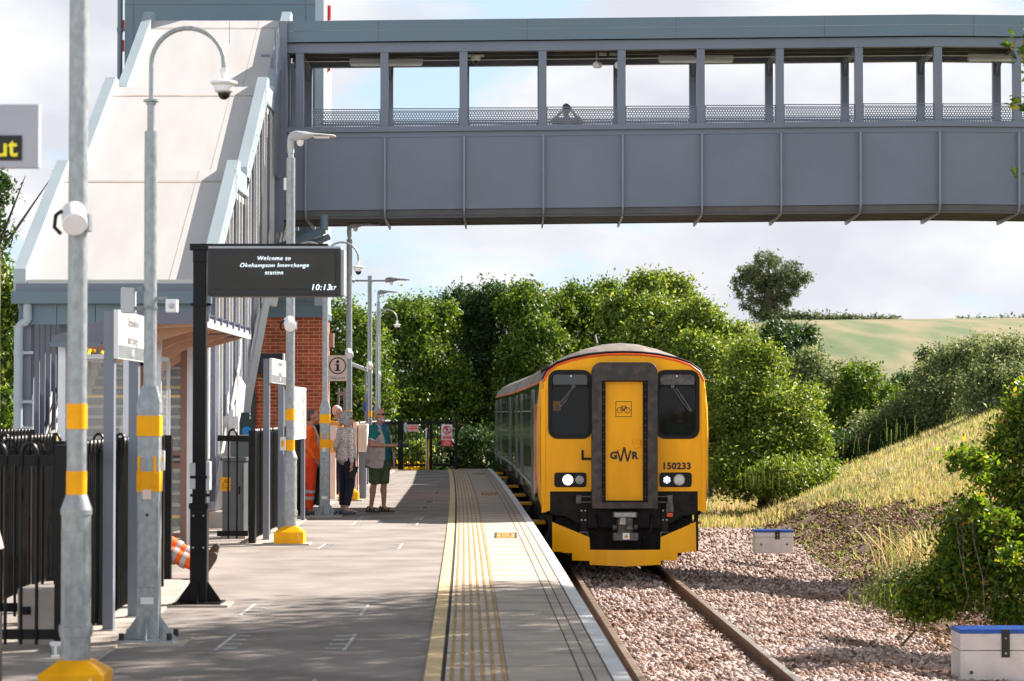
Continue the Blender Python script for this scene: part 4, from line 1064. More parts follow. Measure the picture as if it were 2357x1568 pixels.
def lamp_column(x, y, lab, head=True, tee=False, top=6.15, sp=None, base=True):
    t = thing('lamp_column', lab, 'lamp column', (x, y, PF), 'lamp columns along the platform')
    zt = top-.28 if not tee else top
    q = MB(); q.cyl((x, y, PF+.22), (x, y, PF+1.08), .088, n=24); q.cyl((x, y, PF+1.08), (x, y, PF+1.11), .094, n=24); q.cyl((x, y, PF+1.11), (x, y, PF+1.20), .094, .062, n=24); q.cyl((x, y, PF+1.2), (x, y, zt), .058, .056, n=24)
    B('column', q, M['galv'], t, smooth=True)
    q = MB(); q.box(x-.055, x+.055, y-.094, y-.086, PF+.42, PF+.98); B('access_door', q, M['galv'], t, bevel=.006)
    q = MB(); q.cyl((x-.098, y, PF+.40), (x+.098, y, PF+.40), .028); q.cyl((x, y, PF+.36), (x, y, PF+.43), .096, n=24); B('hinge', q, M['galv'], t, smooth=True)
    bands(t, x, y, .058, ((PF+1.19, PF+1.34), (PF+1.59, PF+1.74)))
    if base:
        q = MB(); s = .19; q.loft([[(x-s, y-s, z0), (x+s, y-s, z0), (x+s, y+s, z0), (x-s, y+s, z0)] for s, z0 in ((.19, PF), (.19, PF+.15), (.085, PF+.225))]); bc = B('base_cover', q, M['ypl'], t, bevel=.006)
        q = MB(); q.box(x-.25, x+.27, y-.24, y+.22, PF-.02, PF+.008); B('concrete_pad', q, M['concrete'], t)
        q = MB()
        for z in (PF+.06, PF+.12): q.cyl((x+.12, y-.195, z), (x+.12, y-.188, z), .008, n=8)
        B('screw', q, M['white'], bc)
    if head:
        q = MB(); q.cyl((x, y, zt), (x, y, zt+.08), .035); q.tube([(x, y, zt+.06), (x-.005, y, zt+.16), (x-.0, y, zt+.26)], .045, 12); B('spigot', q, M['lgrey'], t, smooth=True)
        lamp_head(t, x+.02, y, top, 'lgrey' if y < 40 else 'galv_d')
        q = MB(); q.box(x-.09, x-.05, y-.03, y+.03, zt-.42, zt-.26); B('clip_box', q, M['white'], t, bevel=.01)
    if tee:
        for f in (1, -1):
            q = MB(); q.tube([(x, y, top-.12), (x+f*.36, y, top-.12)], .022, 8); B('arm', q, M['galv_d'], t)
            lamp_head(t, x+f*.42, y, top-.10, 'galv_d', f)
    if sp: speaker(x, y, 3.74, sp)
    return t
lamp_column(-2.59, 14.4, 'nearest lamp column, blurred and cut by the top edge, with a big yellow foot cover', sp='large white speaker on the nearest lamp column')
lamp_column(-2.87, 31.3, 'lamp column with yellow foot cover between the black fence and the sunlit platform', sp='white speaker on the lamp column in front of the brick wall', top=6.19)
lamp_column(-3.16, 46.9, 'lamp column behind the grey haired woman', sp='white speaker right of the help point sign', top=6.25)
lamp_column(PX(851, 59), 59, 'far lamp column with a head on each side arm', head=False, tee=True, sp='small white speaker on the far lamp column with two arms', top=5.95)
lamp_column(PX(871, 72), 72, 'farthest lamp column, behind the column with two arms', sp='smallest white speaker on the farthest lamp column', top=6.2, base=False)
def cctv(x, y, lab, sides=(1,), low=False, top=5.45):
    t = thing('camera_column', lab, 'camera column', (x, y, PF), 'camera columns with hooped tops')
    q = MB(); q.box(x-.078, x+.078, y-.078, y+.078, PF+.02, 2.62)
    def sq(h, z): return [(x-h, y-h, z), (x+h, y-h, z), (x+h, y+h, z), (x-h, y+h, z)]
    q.loft([sq(.084, 2.60), sq(.084, 2.68), sq(.05, 2.80)]); q.cyl((x, y, 2.78), (x, y, 4.69), .048, n=20)
    B('column', q, M['galv'], t, smooth=False)
    q = MB(); q.box(x-.072, x+.068, y-.084, y-.078, PF+.40, PF+1.02); dr = B('access_door', q, M['galv'], t, bevel=.003)
    q = MB(); q.box(x-.066, x+.062, y-.087, y-.083, PF+.43, PF+.99); q2 = B('door_panel', q, M['galv_d'] if False else M['galv'], dr)
    q = MB(); q.cyl((x-.005, y-.092, PF+.935), (x-.005, y-.086, PF+.935), .012, n=10); B('lock', q, M['ink'], dr)
    q = MB(); q.box(x-.04, x+.025, y-.0865, y-.0785, PF+1.05, PF+1.12); B('warning_sticker', q, M['pink'], t)
    q = MB(); q.box(x-.05, x+.045, y-.0865, y-.0785, PF+.28, PF+.33); B('number_sticker', q, M['white'], t)
    bands(t, x, y, .080, ((2.02, 2.17), (2.43, 2.58)), True)
    q = MB()
    q.box(x-.075, x-.055, y-.1, y-.08, 2.06, 2.28); q.box(x+.04, x+.06, y-.1, y-.08, 2.06, 2.28); B('cable_strap', q, M['yellow'], t)
    q = MB(); q.box(x-.21, x+.21, y-.21, y+.21, PF+.005, PF+.025)
    bp_ = B('base_plate', q, M['galv'], t)
    q = MB()
    for dx, dy in ((1, 0), (-1, 0), (0, 1), (0, -1)):
        if dx: q.prism([(x+dx*.078, PF+.025), (x+dx*.2, PF+.025), (x+dx*.078, PF+.2)], 'y', y-.006, y+.006)
        else: q.prism([(y+dy*.078, PF+.025), (y+dy*.2, PF+.025), (y+dy*.078, PF+.2)], 'x', x-.006, x+.006)
    B('gusset', q, M['galv'], bp_)
    q = MB()
    for dx in (-1, 1):
        for dy in (-1, 1): q.cyl((x+dx*.175, y+dy*.175, PF+.02), (x+dx*.175, y+dy*.175, PF+.075), .02, n=8)
    B('bolt_cap', q, M['black_m'], bp_)
    q = MB(); q.box(x-.27, x+.28, y-.26, y+.25, PF-.02, PF+.008); B('concrete_pad', q, M['concrete'], t)
    zc = 4.9+ (top-5.45)
    q = MB(); q.cyl((x, y, 4.69), (x, y, zc), .029); q.cyl((x, y, zc), (x, y, zc+.015), .058); q.cyl((x, y, zc-.02), (x, y, zc+.02), .036); B('neck', q, M['galv'], t, smooth=True)
    for s in sides:
        r_ = .27; q = MB()
        pts = [(x, y, zc), (x, y, top-r_)] + [(x+s*(r_-r_*math.cos(R(a))), y, top-r_+r_*math.sin(R(a))) for a in range(12, 175, 12)] + [(x+s*2*r_, y, top-r_-.03)]
        q.tube(pts, .0175, 10); B('hoop', q, M['galv'], t, smooth=True)
        xc = x+s*2*r_; zc2 = top-r_-.03
        c = thing('dome_camera', 'white dome camera on the %shoop of the %s' % ('left ' if s < 0 else ('right ' if len(sides) > 1 else ''), lab.split(',')[0].replace(' standing behind the nearest lamp column', ' nearest the photographer').replace(' close to the platform end gate', '')), 'camera', (xc, y, zc2-.2), 'dome cameras on hoops')
        q = MB(); q.lathe([(.03, .20), (.032, .17), (.022, .16), (.022, .12), (.05, .115), (.098, .10), (.10, .085), (.075, .07), (.07, .03), (.055, .02)], (xc, y, zc2-.2), 20); B('housing', q, M['white'], c, smooth=True)
        q = MB(); q.ell((xc, y, zc2-.185), (.048, .048, .05)); B('dome', q, M['tglass'], c, smooth=True)
    return t
cctv(-2.68, 17.9, 'camera column standing behind the nearest lamp column, with yellow bands', top=5.46)
cctv(-3.06, 39.6, 'middle camera column, left of the grey haired woman', sides=(1, -1), top=5.4)
cctv(PX(868, 66), 66, 'far camera column close to the platform end gate', top=5.42)
x, y = -2.68, 17.9
t = thing('control_box', 'flat grey control box clamped to the left of the near camera column', 'box', (x-.2, y, 3.4))
q = MB(); q.box(x-.21, x-.11, y-.07, y+.05, PZ(722, 17.9), PZ(663, 17.9)); B('case', q, M['lgrey'], t, bevel=.008)
q = MB(); q.box(x-.11, x-.05, y-.02, y+.0, 3.36, 3.39); B('strap', q, M['galv_d'], t)
q = MB(); q.box(x-.11, x-.05, y-.02, y+.0, 3.50, 3.53); B('strap', q, M['galv_d'], t)
t = thing('motion_sensor', 'small white sensor cube on the right of the near camera column', 'sensor', (x+.13, y, 3.38))
q = MB(); q.box(x+.12, x+.205, y-.06, y+.03, PZ(720, 17.9), PZ(690, 17.9)); B('case', q, M['white'], t, bevel=.008)
q = MB(); q.ell((x+.165, y-.06, PZ(705, 17.9)), (.022, .012, .022)); B('lens', q, M['lgrey'], t)
q = MB(); q.box(x+.04, x+.12, y-.02, y+.0, 3.44, 3.46); q.cyl((x, y, 3.37), (x, y, 3.39), .055); B('arm', q, M['galv_d'], t)
t = thing('notice_plate', 'white notice plate fixed on the right side of the near camera column', 'sign', (x+.09, y+.3, 2.05))
q = MB(); q.box(PX(374, 18.2), PX(381, 18.2), 18.15, 18.18, PZ(1083, 18.2), PZ(1037, 18.2)); B('plate', q, M['white'], t)
q = MB(); q.box(PX(375.5, 18.2), PX(379.5, 18.2), 18.14, 18.15, PZ(1062, 18.2), PZ(1052, 18.2)); B('symbol', q, M['yellow'], t)

# ------------------------------------------------------------------ passenger display
x, y = PX(460, 21.4), 21.4
t = thing('display_post', 'black steel post with an arm carrying the departure display', 'post', (x, y, PF))
q = MB(); q.box(x-.075, x+.075, y-.075, y+.075, PF+.02, PF+.86); q.box(x-.085, x+.085, y-.085, y+.085, PF+.84, PF+.89); q.box(x-.058, x+.058, y-.058, y+.058, PF+.88, PZ(575, y)); B('column', q, M['black'], t, bevel=.006)
q = MB(); q.box(x-.21, x+.21, y-.2, y+.2, PF+.004, PF+.022); q.prism([(x-.2, PF+.022), (x+.2, PF+.022), (x+.075, PF+.2), (x-.075, PF+.2)], 'y', y-.006, y+.006); q.prism([(y-.2, PF+.022), (y+.2, PF+.022), (y+.075, PF+.2), (y-.075, PF+.2)], 'x', x-.006, x+.006); B('foot', q, M['black'], t)
q = MB(); q.box(x-.26, x+.28, y-.25, y+.24, PF-.02, PF+.008); B('concrete_pad', q, M['concrete'], t)
q = MB()
for dx in (-.045, .045):
    for z in (PF+.50, PF+.78): q.cyl((x+dx, y-.085, z), (x+dx, y-.074, z), .009, n=8)
B('bolt', q, M['metal_l'], t)
for z in (PZ(702, y), PZ(1098, y), PZ(1140, y)):
    q = MB(); q.box(x-.075, x+.075, y-.075, y+.075, z-.012, z+.012); q.cyl((x+.07, y-.05, z), (x+.10, y-.05, z), .012, n=8); B('clamp', q, M['black'], t)
q = MB(); q.box(x-.09, PX(755, y), y-.06, y+.06, PZ(577, y), PZ(562, y)); q.box(x-.06, x+.06, y-.065, y+.065, PZ(605, y), PZ(577, y)); B('arm', q, M['black'], t, bevel=.005)
x0, x1 = PX(481, 21.3), PX(786, 21.3); z0, z1 = PZ(683, 21.3), PZ(574, 21.3)
t = thing('departure_display', 'wide black departure display showing a welcome message and the time', 'display', ((x0+x1)/2, 21.2, z0))
q = MB(); q.box(x0, x1, 21.16, 21.46, z0, z1); B('housing', q, M['black_m'], t, bevel=.01)
q = MB(); q.box(x1+.001, x1+.028, 21.19, 21.47, z0+.01, z1-.01); q.box(x0-.0, x1, 21.2, 21.46, z1+.001, z1+.02); B('cover', q, M['lgrey'], t)
scr = pm('display_screen', (.03, .027, .022), .3, var=.4, scale=1.5, rv=0, spec=.3)
q = MB(); q.box(x0+.062, x1-.05, 21.150, 21.159, z0+.062, z1-.052); s_ = B('screen', q, scr, t)
def scanmat():
    m = bpy.data.materials.new('lit_dot_rows'); t_, n, l, b = nodes(m)
    b.inputs['Base Color'].default_value = (.02, .02, .02, 1); b.inputs['Emission Color'].default_value = (.75, .88, .95, 1)
    tc = n.new('ShaderNodeTexCoord'); sp_ = n.new('ShaderNodeSeparateXYZ'); l.new(tc.outputs['Object'], sp_.inputs[0])
    m1 = n.new('ShaderNodeMath'); m1.operation = 'MULTIPLY'; m1.inputs[1].default_value = 1/.021; l.new(sp_.outputs[2], m1.inputs[0])
    m2 = n.new('ShaderNodeMath'); m2.operation = 'FRACT'; l.new(m1.outputs[0], m2.inputs[0])
    m3 = n.new('ShaderNodeMath'); m3.operation = 'GREATER_THAN'; m3.inputs[1].default_value = .12; l.new(m2.outputs[0], m3.inputs[0])
    m4 = n.new('ShaderNodeMath'); m4.operation = 'MULTIPLY'; m4.inputs[1].default_value = .9; l.new(m3.outputs[0], m4.inputs[0]); l.new(m4.outputs[0], b.inputs['Emission Strength'])
    return m
lit = scanmat()
for txt, px, py, sz in (('Welcome to', 630, 595, .052), ('Okehampton Interchange', 631, 611, .052), ('station', 630, 628, .052), ('10:13', 738, 662, .072), ('57', 766, 664, .045)):
    p = P(px, py, 21.15); text('lettering', txt, sz, (p.x, 21.147, p.z), lit, s_, shear=.2, ext=.001, spacing=1.12)
# way out sign top left
D_ = 12.0
xr = PX(85, D_); z0, z1 = PZ(386, D_), PZ(240, D_)
t = thing('exit_sign', 'large blurred white way out sign cut by the left edge of the photo', 'sign', (xr-.5, D_, z0))
q = MB(); q.box(xr-1.15, xr, D_, D_+.06, z0, z1); B('board', q, pm('sign_grey', (.36, .375, .43), .5, var=.03), t, bevel=.004)
q = MB(); q.box(xr-.95, PX(47, D_), D_-.005, D_-.001, PZ(370, D_), PZ(312, D_)); pn = B('text_panel', q, M['ink'], t)
mlet = pm('yellow_lettering', (.85, .72, .02), .5)
p = P(40, 341, D_); text('lettering', 'Way out', .135, (p.x, D_-.008, p.z), mlet, pn, align='RIGHT', ext=.002, bold=.002)
q = MB(); q.box(xr-.9, xr-.8, D_+.061, D_+.16, PF, z1); B('post', q, M['grey'], t)

# ------------------------------------------------------------------ station name signs (boards face the track)
def nsign(x, y0, y1, lab, z0, z1):
    t = thing('station_sign', lab, 'sign', (x, (y0+y1)/2, PF), 'station name signs on grey posts')
    for yy_ in (y0+.06, y1-.12):
        q = MB(); q.box(x-.085, x-.005, yy_-.02, yy_+.08, PF, z1-.01); B('post', q, M['grey'], t)
        q = MB(); q.box(x-.10, x+.0, yy_-.05, yy_+.11, PF, PF+.015); B('foot_plate', q, M['galv'], t)
    q = MB(); q.box(x-.002, x+.035, y0, y1, z0, z1); bd = B('board', q, M['white'], t, bevel=.003)
    q = MB(); q.box(x+.034, x+.038, y0+.01, y1-.01, z0+.01, z0+.11); st_ = B('green_stripe', q, M['galv_d'], bd)
    q = MB(); q.ell((x+.04, (y0+y1)/2, z0+.06), (.003, .03, .03)); B('logo', q, M['white'], st_)
    zc = (z0+z1)/2+.08; yc = (y0+y1)/2
    text('lettering', 'Okehampton', .115, (x+.037, yc, zc+.03), M['inkg'], bd, face='+X', ext=.001)
    text('lettering', 'Interchange', .115, (x+.037, yc, zc-.11), M['inkg'], bd, face='+X', ext=.001)
nsign(-3.08, 18.7, 20.1, 'white station name board on grey posts between the two nearest columns', 3.02, 3.40)
nsign(-3.22, 32.1, 34.3, 'smaller looking white station name board in front of the brick wall', 3.0, 3.33)
#EOF3
# ------------------------------------------------------------------ hoop topped fences
def fence(name, lab, p0, p1, h=1.40, bay=2.2, pitch=.11, posts=(1, 1), grp='black hoop topped fences'):
    a = Vector((p0[0], p0[1], 0)); b = Vector((p1[0], p1[1], 0)); d = b-a; Ln = d.length; u = d/Ln; v = Vector((-u.y, u.x, 0))
    t = thing(name, lab, 'fence' if name != 'gate' else 'gate', (a.x, a.y, PF), grp)
    nb = max(1, round(Ln/bay)); rb = max(.008, pitch*.085)
    def pt(s_, o, z): p = a+u*s_+v*o; return (p.x, p.y, PF+z)
    for i in range(nb+1):
        if (i == 0 and not posts[0]) or (i == nb and not posts[1]): continue
        q = MB(); q.bar(pt(i*Ln/nb, 0, .0), pt(i*Ln/nb, 0, .0001), .1, .1) if False else None
        c = a+u*(i*Ln/nb); Mr = Matrix.Rotation(math.atan2(u.y, u.x), 3, 'Z')
        q.obox((c.x, c.y, PF+(h+.06)/2), (.085, .085, h+.06), Mr); B('post', q, M['black'], t, bevel=.004)
    for i in range(nb):
        s0_, s1_ = i*Ln/nb+.05, (i+1)*Ln/nb-.05
        q = MB()
        q.bar(pt(s0_, 0, h-.04), pt(s1_, 0, h-.05), .028, .075); q.bar(pt(s0_, 0, .13), pt(s1_, 0, .13), .028, .07)
        n_ = int((s1_-s0_)/pitch); n_ -= n_ % 2
        off = (s1_-s0_-(n_-1)*pitch)/2
        for k in range(n_):
            s_ = s0_+off+k*pitch
            q.cyl(pt(s_, -.018, .06), pt(s_, -.018, h-.02), .0125, n=6, caps=False)
            if k % 2 == 0:
                r_ = pitch/2
                q.tube([pt(s_+r_-r_*math.cos(R(g)), -.018, h-.02+r_*1.15*math.sin(R(g))+.03*math.sin(R(g))) for g in range(0, 181, 20)], .0145, 6)
        B('hoop_panel', q, M['black'], t, smooth=True)
    return t
fence('hoop_fence', 'black hoop topped fence at the left edge, facing the photographer behind the nearest lamp column', (-5.6, 17.05), (-3.17, 17.05))
fence('hoop_fence', 'black hoop topped fence running away between the nearest columns', (-3.17, 17.15), (-3.42, 23.5), bay=2.1)
fence('hoop_fence', 'black hoop topped fence standing a little behind the left edge fence', (-5.7, 19.4), (-3.62, 19.4), bay=.9)
fence('hoop_fence', 'black hoop topped fence running away inside the corner left of the nearest column', (-4.25, 17.5), (-4.62, 24.3), bay=1.7)
fence('hoop_fence', 'black hoop topped cross fence partly hidden left of the shelter', (-6.3, 24.6), (-3.5, 24.6), bay=1.4)
fence('hoop_fence', 'black hoop topped fence at the far left below the down pipe', (-6.45, 25), (-6.45, 32.5), bay=2.4)
fence('hoop_fence', 'short black hoop topped fence panel in front of the grey cabinets', (-3.86, 31.3), (-3.36, 31.3), bay=.5, posts=(0, 1))
fence('hoop_fence', 'black hoop topped fence running away behind the worker in orange', (-3.36, 31.4), (-3.52, 44), bay=2.1)
fence('hoop_fence', 'black hoop topped fence on the far platform side behind the two tourists', (-3.62, 47.5), (-3.62, 71.5), bay=2.4)
fence('hoop_fence', 'black hoop topped end fence panel carrying the no walking sign', (-2.42, 72.2), (-1.66, 72.2), h=1.45, bay=.8, pitch=.12)
fence('gate', 'black hoop topped gate with a red notice at the platform end', (-3.28, 72.1), (-2.52, 72.1), h=1.43, bay=.8, pitch=.12, grp='platform end gate')
fence('hoop_fence', 'short black fence piece left of the platform end gate', (-3.95, 72.2), (-3.36, 72.2), h=1.43, bay=.8, pitch=.12)
t = thing('gate_lock', 'pale lock plate on the left post of the platform end gate', 'lock', (-3.2, 72, 1.9))
q = MB(); q.box(PX(931, 72), PX(936, 72), 71.95, 72.02, PZ(995, 72), PZ(973, 72)); q.box(PX(935, 72), PX(939, 72), 71.97, 72.0, PZ(984, 72), PZ(977, 72)); B('plate', q, M['lgrey'], t)
t = thing('handrail_post', 'thin yellow post beside the gate hinge', 'post', (PX(986, 71.8), 71.8, PF))
q = MB(); q.cyl((PX(986, 71.8), 71.8, PF), (PX(986, 71.8), 71.8, PZ(1012, 71.8)), .025, .01); B('post', q, M['ypl'], t)
q = MB(); q.cyl((PX(981, 71.8), 71.8, PF), (PX(981, 71.8), 71.8, PZ(985, 71.8)), .018); q.box(PX(980, 71.8), PX(984, 71.8), 71.78, 71.83, PZ(990, 71.8), PZ(986, 71.8)); B('rod', q, M['lgrey'], t)
# gate signs
def plate(name, lab, x0, x1, y0, y1, D, mat, cat='sign'):
    t = thing(name, lab, cat, (PX((x0+x1)/2, D), D, PZ(y1, D)))
    q = MB(); q.box(PX(x0, D), PX(x1, D), D-.008, D, PZ(y1, D), PZ(y0, D)); b_ = B('plate', q, mat, t); return t, b_
t, b_ = plate('notice', 'small red notice on the platform end gate', 938, 963, 978, 993, 72.0, M['white'])
q = MB(); q.box(PX(939.5, 72), PX(961.5, 72), 71.985, 71.991, PZ(991.5, 72), PZ(979.5, 72)); B('red_panel', q, M['red'], t)
for s_, yy_ in (('Gate to be', 983), ('kept closed', 988.5)): text('lettering', s_, .066, (PX(950.5, 72), 71.983, PZ(yy_, 72)), M['inkw'], t, ext=.001, bold=.001)
t, b_ = plate('prohibition_sign', 'tall white and red sign with a crossed out walking figure', 1016, 1041, 977.5, 1027, 72.1, M['white'])
D_ = 72.08
q = MB(); q.box(PX(1016, D_), PX(1041, D_), D_-.003, D_+.008, PZ(1027, D_), PZ(1013, D_)); q.box(PX(1018.5, D_), PX(1038.5, D_), D_-.003, D_+.008, PZ(1010.5, D_), PZ(1003, D_)); B('red_panel', q, M['red'], t)
cx, cz, r_ = PX(1028.5, D_), PZ(990, D_), .118
q = MB(); q.tube([(cx+r_*math.cos(R(a)), D_-.012, cz+r_*math.sin(R(a))) for a in range(0, 361, 15)], .014, 6); q.bar((cx-r_*.7, D_-.020, cz+r_*.7), (cx+r_*.7, D_-.020, cz-r_*.7), .008, .026); B('red_ring', q, M['red'], t)
q = MB(); y_ = D_-.008
q.cyl((cx-.005, y_-.003, cz+.075), (cx-.005, y_+.003, cz+.075), .018); q.bar((cx, y_, cz+.055), (cx, y_, cz-.01), .006, .032)
for a, b in (((0, -.01), (-.04, -.085)), ((0, -.01), (.03, -.045)), ((.03, -.045), (.04, -.085)), ((0, .045), (-.04, .0)), ((0, .045), (.045, .01))): q.bar((cx+a[0], y_, cz+a[1]), (cx+b[0], y_, cz+b[1]), .006, .014)
B('walking_figure', q, M['ink'], t)
for s_, yy_, sz in (('Passengers must not', 1005, .028), ('pass this point', 1008.5, .028), ('Warning', 1015, .04), ('Do not trespass', 1018, .034), ('on the Railway', 1021, .034), ('Penalty £1000', 1024.3, .034)):
    text('lettering', s_, sz, (PX(1028.5, D_), D_-.005, PZ(yy_, D_)), M['inkw'], t, ext=.001, bold=.0008)

# ------------------------------------------------------------------ waiting shelter
X0s, X1s, Y0s, Y1s = -4.98, -3.37, 26.2, 31.0
t = thing('waiting_shelter', 'glazed waiting shelter with a curved plum grey roof in front of the stairs', 'shelter', (-4.4, 28.5, PF))
crv = [(X0s, 3.40), (-4.75, 3.47), (-4.5, 3.555), (-4.2, 3.63), (-3.9, 3.665), (-3.6, 3.665), (X1s, 3.64)]
def shell(q, top, th, y0, y1): q.loft([[(x, y, z+top) for x, z in crv] + [(x, y, z+top-th) for x, z in reversed(crv)] for y in (y0, y1)])
q = MB(); shell(q, .02, .03, Y0s, Y1s); B('roof', q, M['plum'], t)
q = MB(); shell(q, -.012, .03, Y0s+.04, Y1s-.04); B('soffit', q, M['wood'], t)
for y in (Y0s-.02, Y1s-.02):
    q = MB(); q.prism([(X0s-.02, 3.34)] + [(x, z+.03) for x, z in crv] + [(X1s, 3.57), (-3.9, 3.56), (-4.3, 3.50), (-4.45, 3.34)], 'y', y, y+.05); B('gable_fascia', q, M['plum'], t)
q = MB(); q.box(X0s-.03, -4.45, Y0s-.05, Y0s-.021, 3.32, 3.37); B('fascia_edge', q, M['bluegrey'], t)
q = MB(); q.box(-4.72, -4.64, Y0s-.03, Y0s-.021, 3.46, 3.54); fp = B('number_plate', q, M['white'], t)
q = MB(); q.box(X1s, X1s+.03, Y0s, Y1s, 3.54, 3.64); eg = B('eave_channel', q, M['lgrey'], t)
for i in range(8):
    y = Y0s+.3+i*.6; q = MB(); q.cyl((X1s-.06, y, 3.655), (X1s+.05, y, 3.645), .045, n=12); B('roof_cap', q, M['plum'], t, smooth=True)
for y in (Y0s+.5, 27.9, 29.3, Y1s-.5):
    q = MB(); q.prism([(X1s+.02, 3.56), (-3.9, 3.40), (-4.45, 3.10), (-4.45, 3.40), (-4.1, 3.52)], 'y', y-.03, y+.03); B('roof_bracket', q, M['wood'], t)
for x, y, m_ in ((-4.92, Y0s+.25, 'alu'), (-4.82, Y1s-.4, 'alu'), (-4.0, 27.3, 'alu'), (-4.08, 30.1, 'brown'), (-4.00, 30.1, 'alu'), (-4.2, Y0s+.5, 'alu')):
    q = MB(); q.box(x-.04, x+.04, y-.04, y+.04, PF, 3.42); B('post', q, M[m_], t)
# end glazing faces the camera, side glazing faces the track
def glaze(x0, x1, y0, y1, m_, lab=None):
    alongx = abs(x1-x0) > abs(y1-y0)
    for za, zb_ in ((PF+.12, PF+1.05), (PF+1.15, 3.25)):
        q = MB(); e = .035
        if alongx:
            q.box(x0, x1, y0-.02, y0+.02, za, za+.05); q.box(x0, x1, y0-.02, y0+.02, zb_-.05, zb_); q.box(x0, x0+.05, y0-.02, y0+.02, za, zb_); q.box(x1-.05, x1, y0-.02, y0+.02, za, zb_)
        else:
            q.box(x0-.02, x0+.02, y0, y1, za, za+.05); q.box(x0-.02, x0+.02, y0, y1, zb_-.05, zb_); q.box(x0-.02, x0+.02, y0, y0+.05, za, zb_); q.box(x0-.02, x0+.02, y1-.05, y1, za, zb_)
        f = B('window_frame', q, M[m_], t)
        q = MB()
        if alongx: q.box(x0+.05, x1-.05, y0-.004, y0+.004, za+.05, zb_-.05)
        else: q.box(x0-.004, x0+.004, y0+.05, y1-.05, za+.05, zb_-.05)
        B('pane', q, M['glass'], f)
glaze(-4.88, -4.24, Y0s+.5, Y0s+.5, 'alu'); glaze(-4.88, -4.88, Y0s+.5, Y1s-.4, 'alu'); glaze(-4.70, -4.12, Y1s-.5, Y1s-.5, 'brown'); glaze(-4.06, -4.06, 27.4, 28.6, 'alu')
q = MB(); q.box(-4.6, -4.3, 27.2, 30, PF+.42, PF+.46); q.box(-4.5, -4.4, 27.4, 27.5, PF, PF+.42); q.box(-4.5, -4.4, 29.6, 29.7, PF, PF+.42); B('bench', q, M['steel'], t)

# ------------------------------------------------------------------ cabinets, machines, posters
def cabinet(lab, x0, x1, y0, y1, D, dep=.5, sign=False):
    t = thing('equipment_cabinet', lab, 'cabinet', (PX((x0+x1)/2, D), D, PF), 'grey equipment cabinets')
    X0_, X1_ = PX(x0, D), PX(x1, D); zt = PZ(y0, D)
    q = MB(); q.box(X0_, X1_, D, D+dep, PF+.08, zt); B('body', q, M['cabg'], t, bevel=.01)
    q = MB(); q.box(X0_-.03, X1_+.03, D-.03, D+dep+.03, zt+.001, zt+.05); B('lid', q, M['cabg'], t, bevel=.006)
    q = MB(); q.box(X0_-.02, X1_+.02, D-.02, D+dep, PF-.02, PF+.079); B('plinth', q, M['concrete'], t)
    q = MB(); q.box(X0_+.03, X1_-.03, D-.008, D, PF+.14, zt-.08); dr = B('door', q, M['cabg'], t)
    q = MB(); q.box(X1_-.07, X1_-.05, D-.02, D-.008, PF+.6, PF+.7); B('handle', q, M['black'], dr)
    if sign:
        xc = PX(520, D); w_ = .065
        q = MB(); q.box(xc-w_, xc+w_, D-.014, D-.009, PZ(1131, D), PZ(1099, D)); sg = B('danger_sign', q, M['yellow'], dr)
        q = MB(); q.prism([(xc-.05, PZ(1118, D)), (xc+.05, PZ(1118, D)), (xc, PZ(1102, D))], 'y', D-.019, D-.0142); B('triangle', q, M['ink'], sg)
        q = MB(); q.prism([(xc-.036, PZ(1117, D)), (xc+.036, PZ(1117, D)), (xc, PZ(1105, D))], 'y', D-.023, D-.0192); B('inner_triangle', q, M['yellow'], sg)
        q = MB(); q.prism([(xc-.004, PZ(1116.5, D)), (xc+.010, PZ(1111, D)), (xc+.001, PZ(1111, D)), (xc+.006, PZ(1107, D)), (xc-.010, PZ(1112.5, D)), (xc, PZ(1112.5, D))], 'y', D-.027, D-.0232); B('bolt_symbol', q, M['ink'], sg)
        text('lettering', 'Danger', .034, (xc, D-.016, PZ(1122.5, D)), M['ink'], sg, ext=.001); text('lettering', '400 volts', .022, (xc, D-.016, PZ(1128, D)), M['ink'], sg, ext=.001)
    return t
cabinet('grey cabinet with a yellow danger sign behind the short fence panel', 512, 562, 1062, 1240, 32.4, sign=True)
cabinet('taller grey cabinet behind the one with the danger sign', 530, 590, 1010, 1200, 34.2)
for lb, x0, x1, y0, y1, D in (('grey box strapped low on the left of the display post', 441, 454, 1065, 1125, 21.45), ('slim pale box strapped on the right of the display post', 478, 487, 1062, 1128, 21.45)):
    t = thing('control_box', lb, 'box', (PX((x0+x1)/2, D), D, PZ(y1, D)), 'boxes strapped to the display post')
    q = MB(); q.box(PX(x0, D), PX(x1, D), D-.12, D+.02, PZ(y1, D), PZ(y0, D)); B('case', q, M['lgrey'], t, bevel=.006)
    q = MB(); q.box(min(PX(x0, D), PX(460, D)), max(PX(x1, D), PX(460, D)), D+.021, D+.03, PZ((y0+y1)/2+2, D), PZ((y0+y1)/2-2, D)); B('strap', q, M['galv_d'], t)
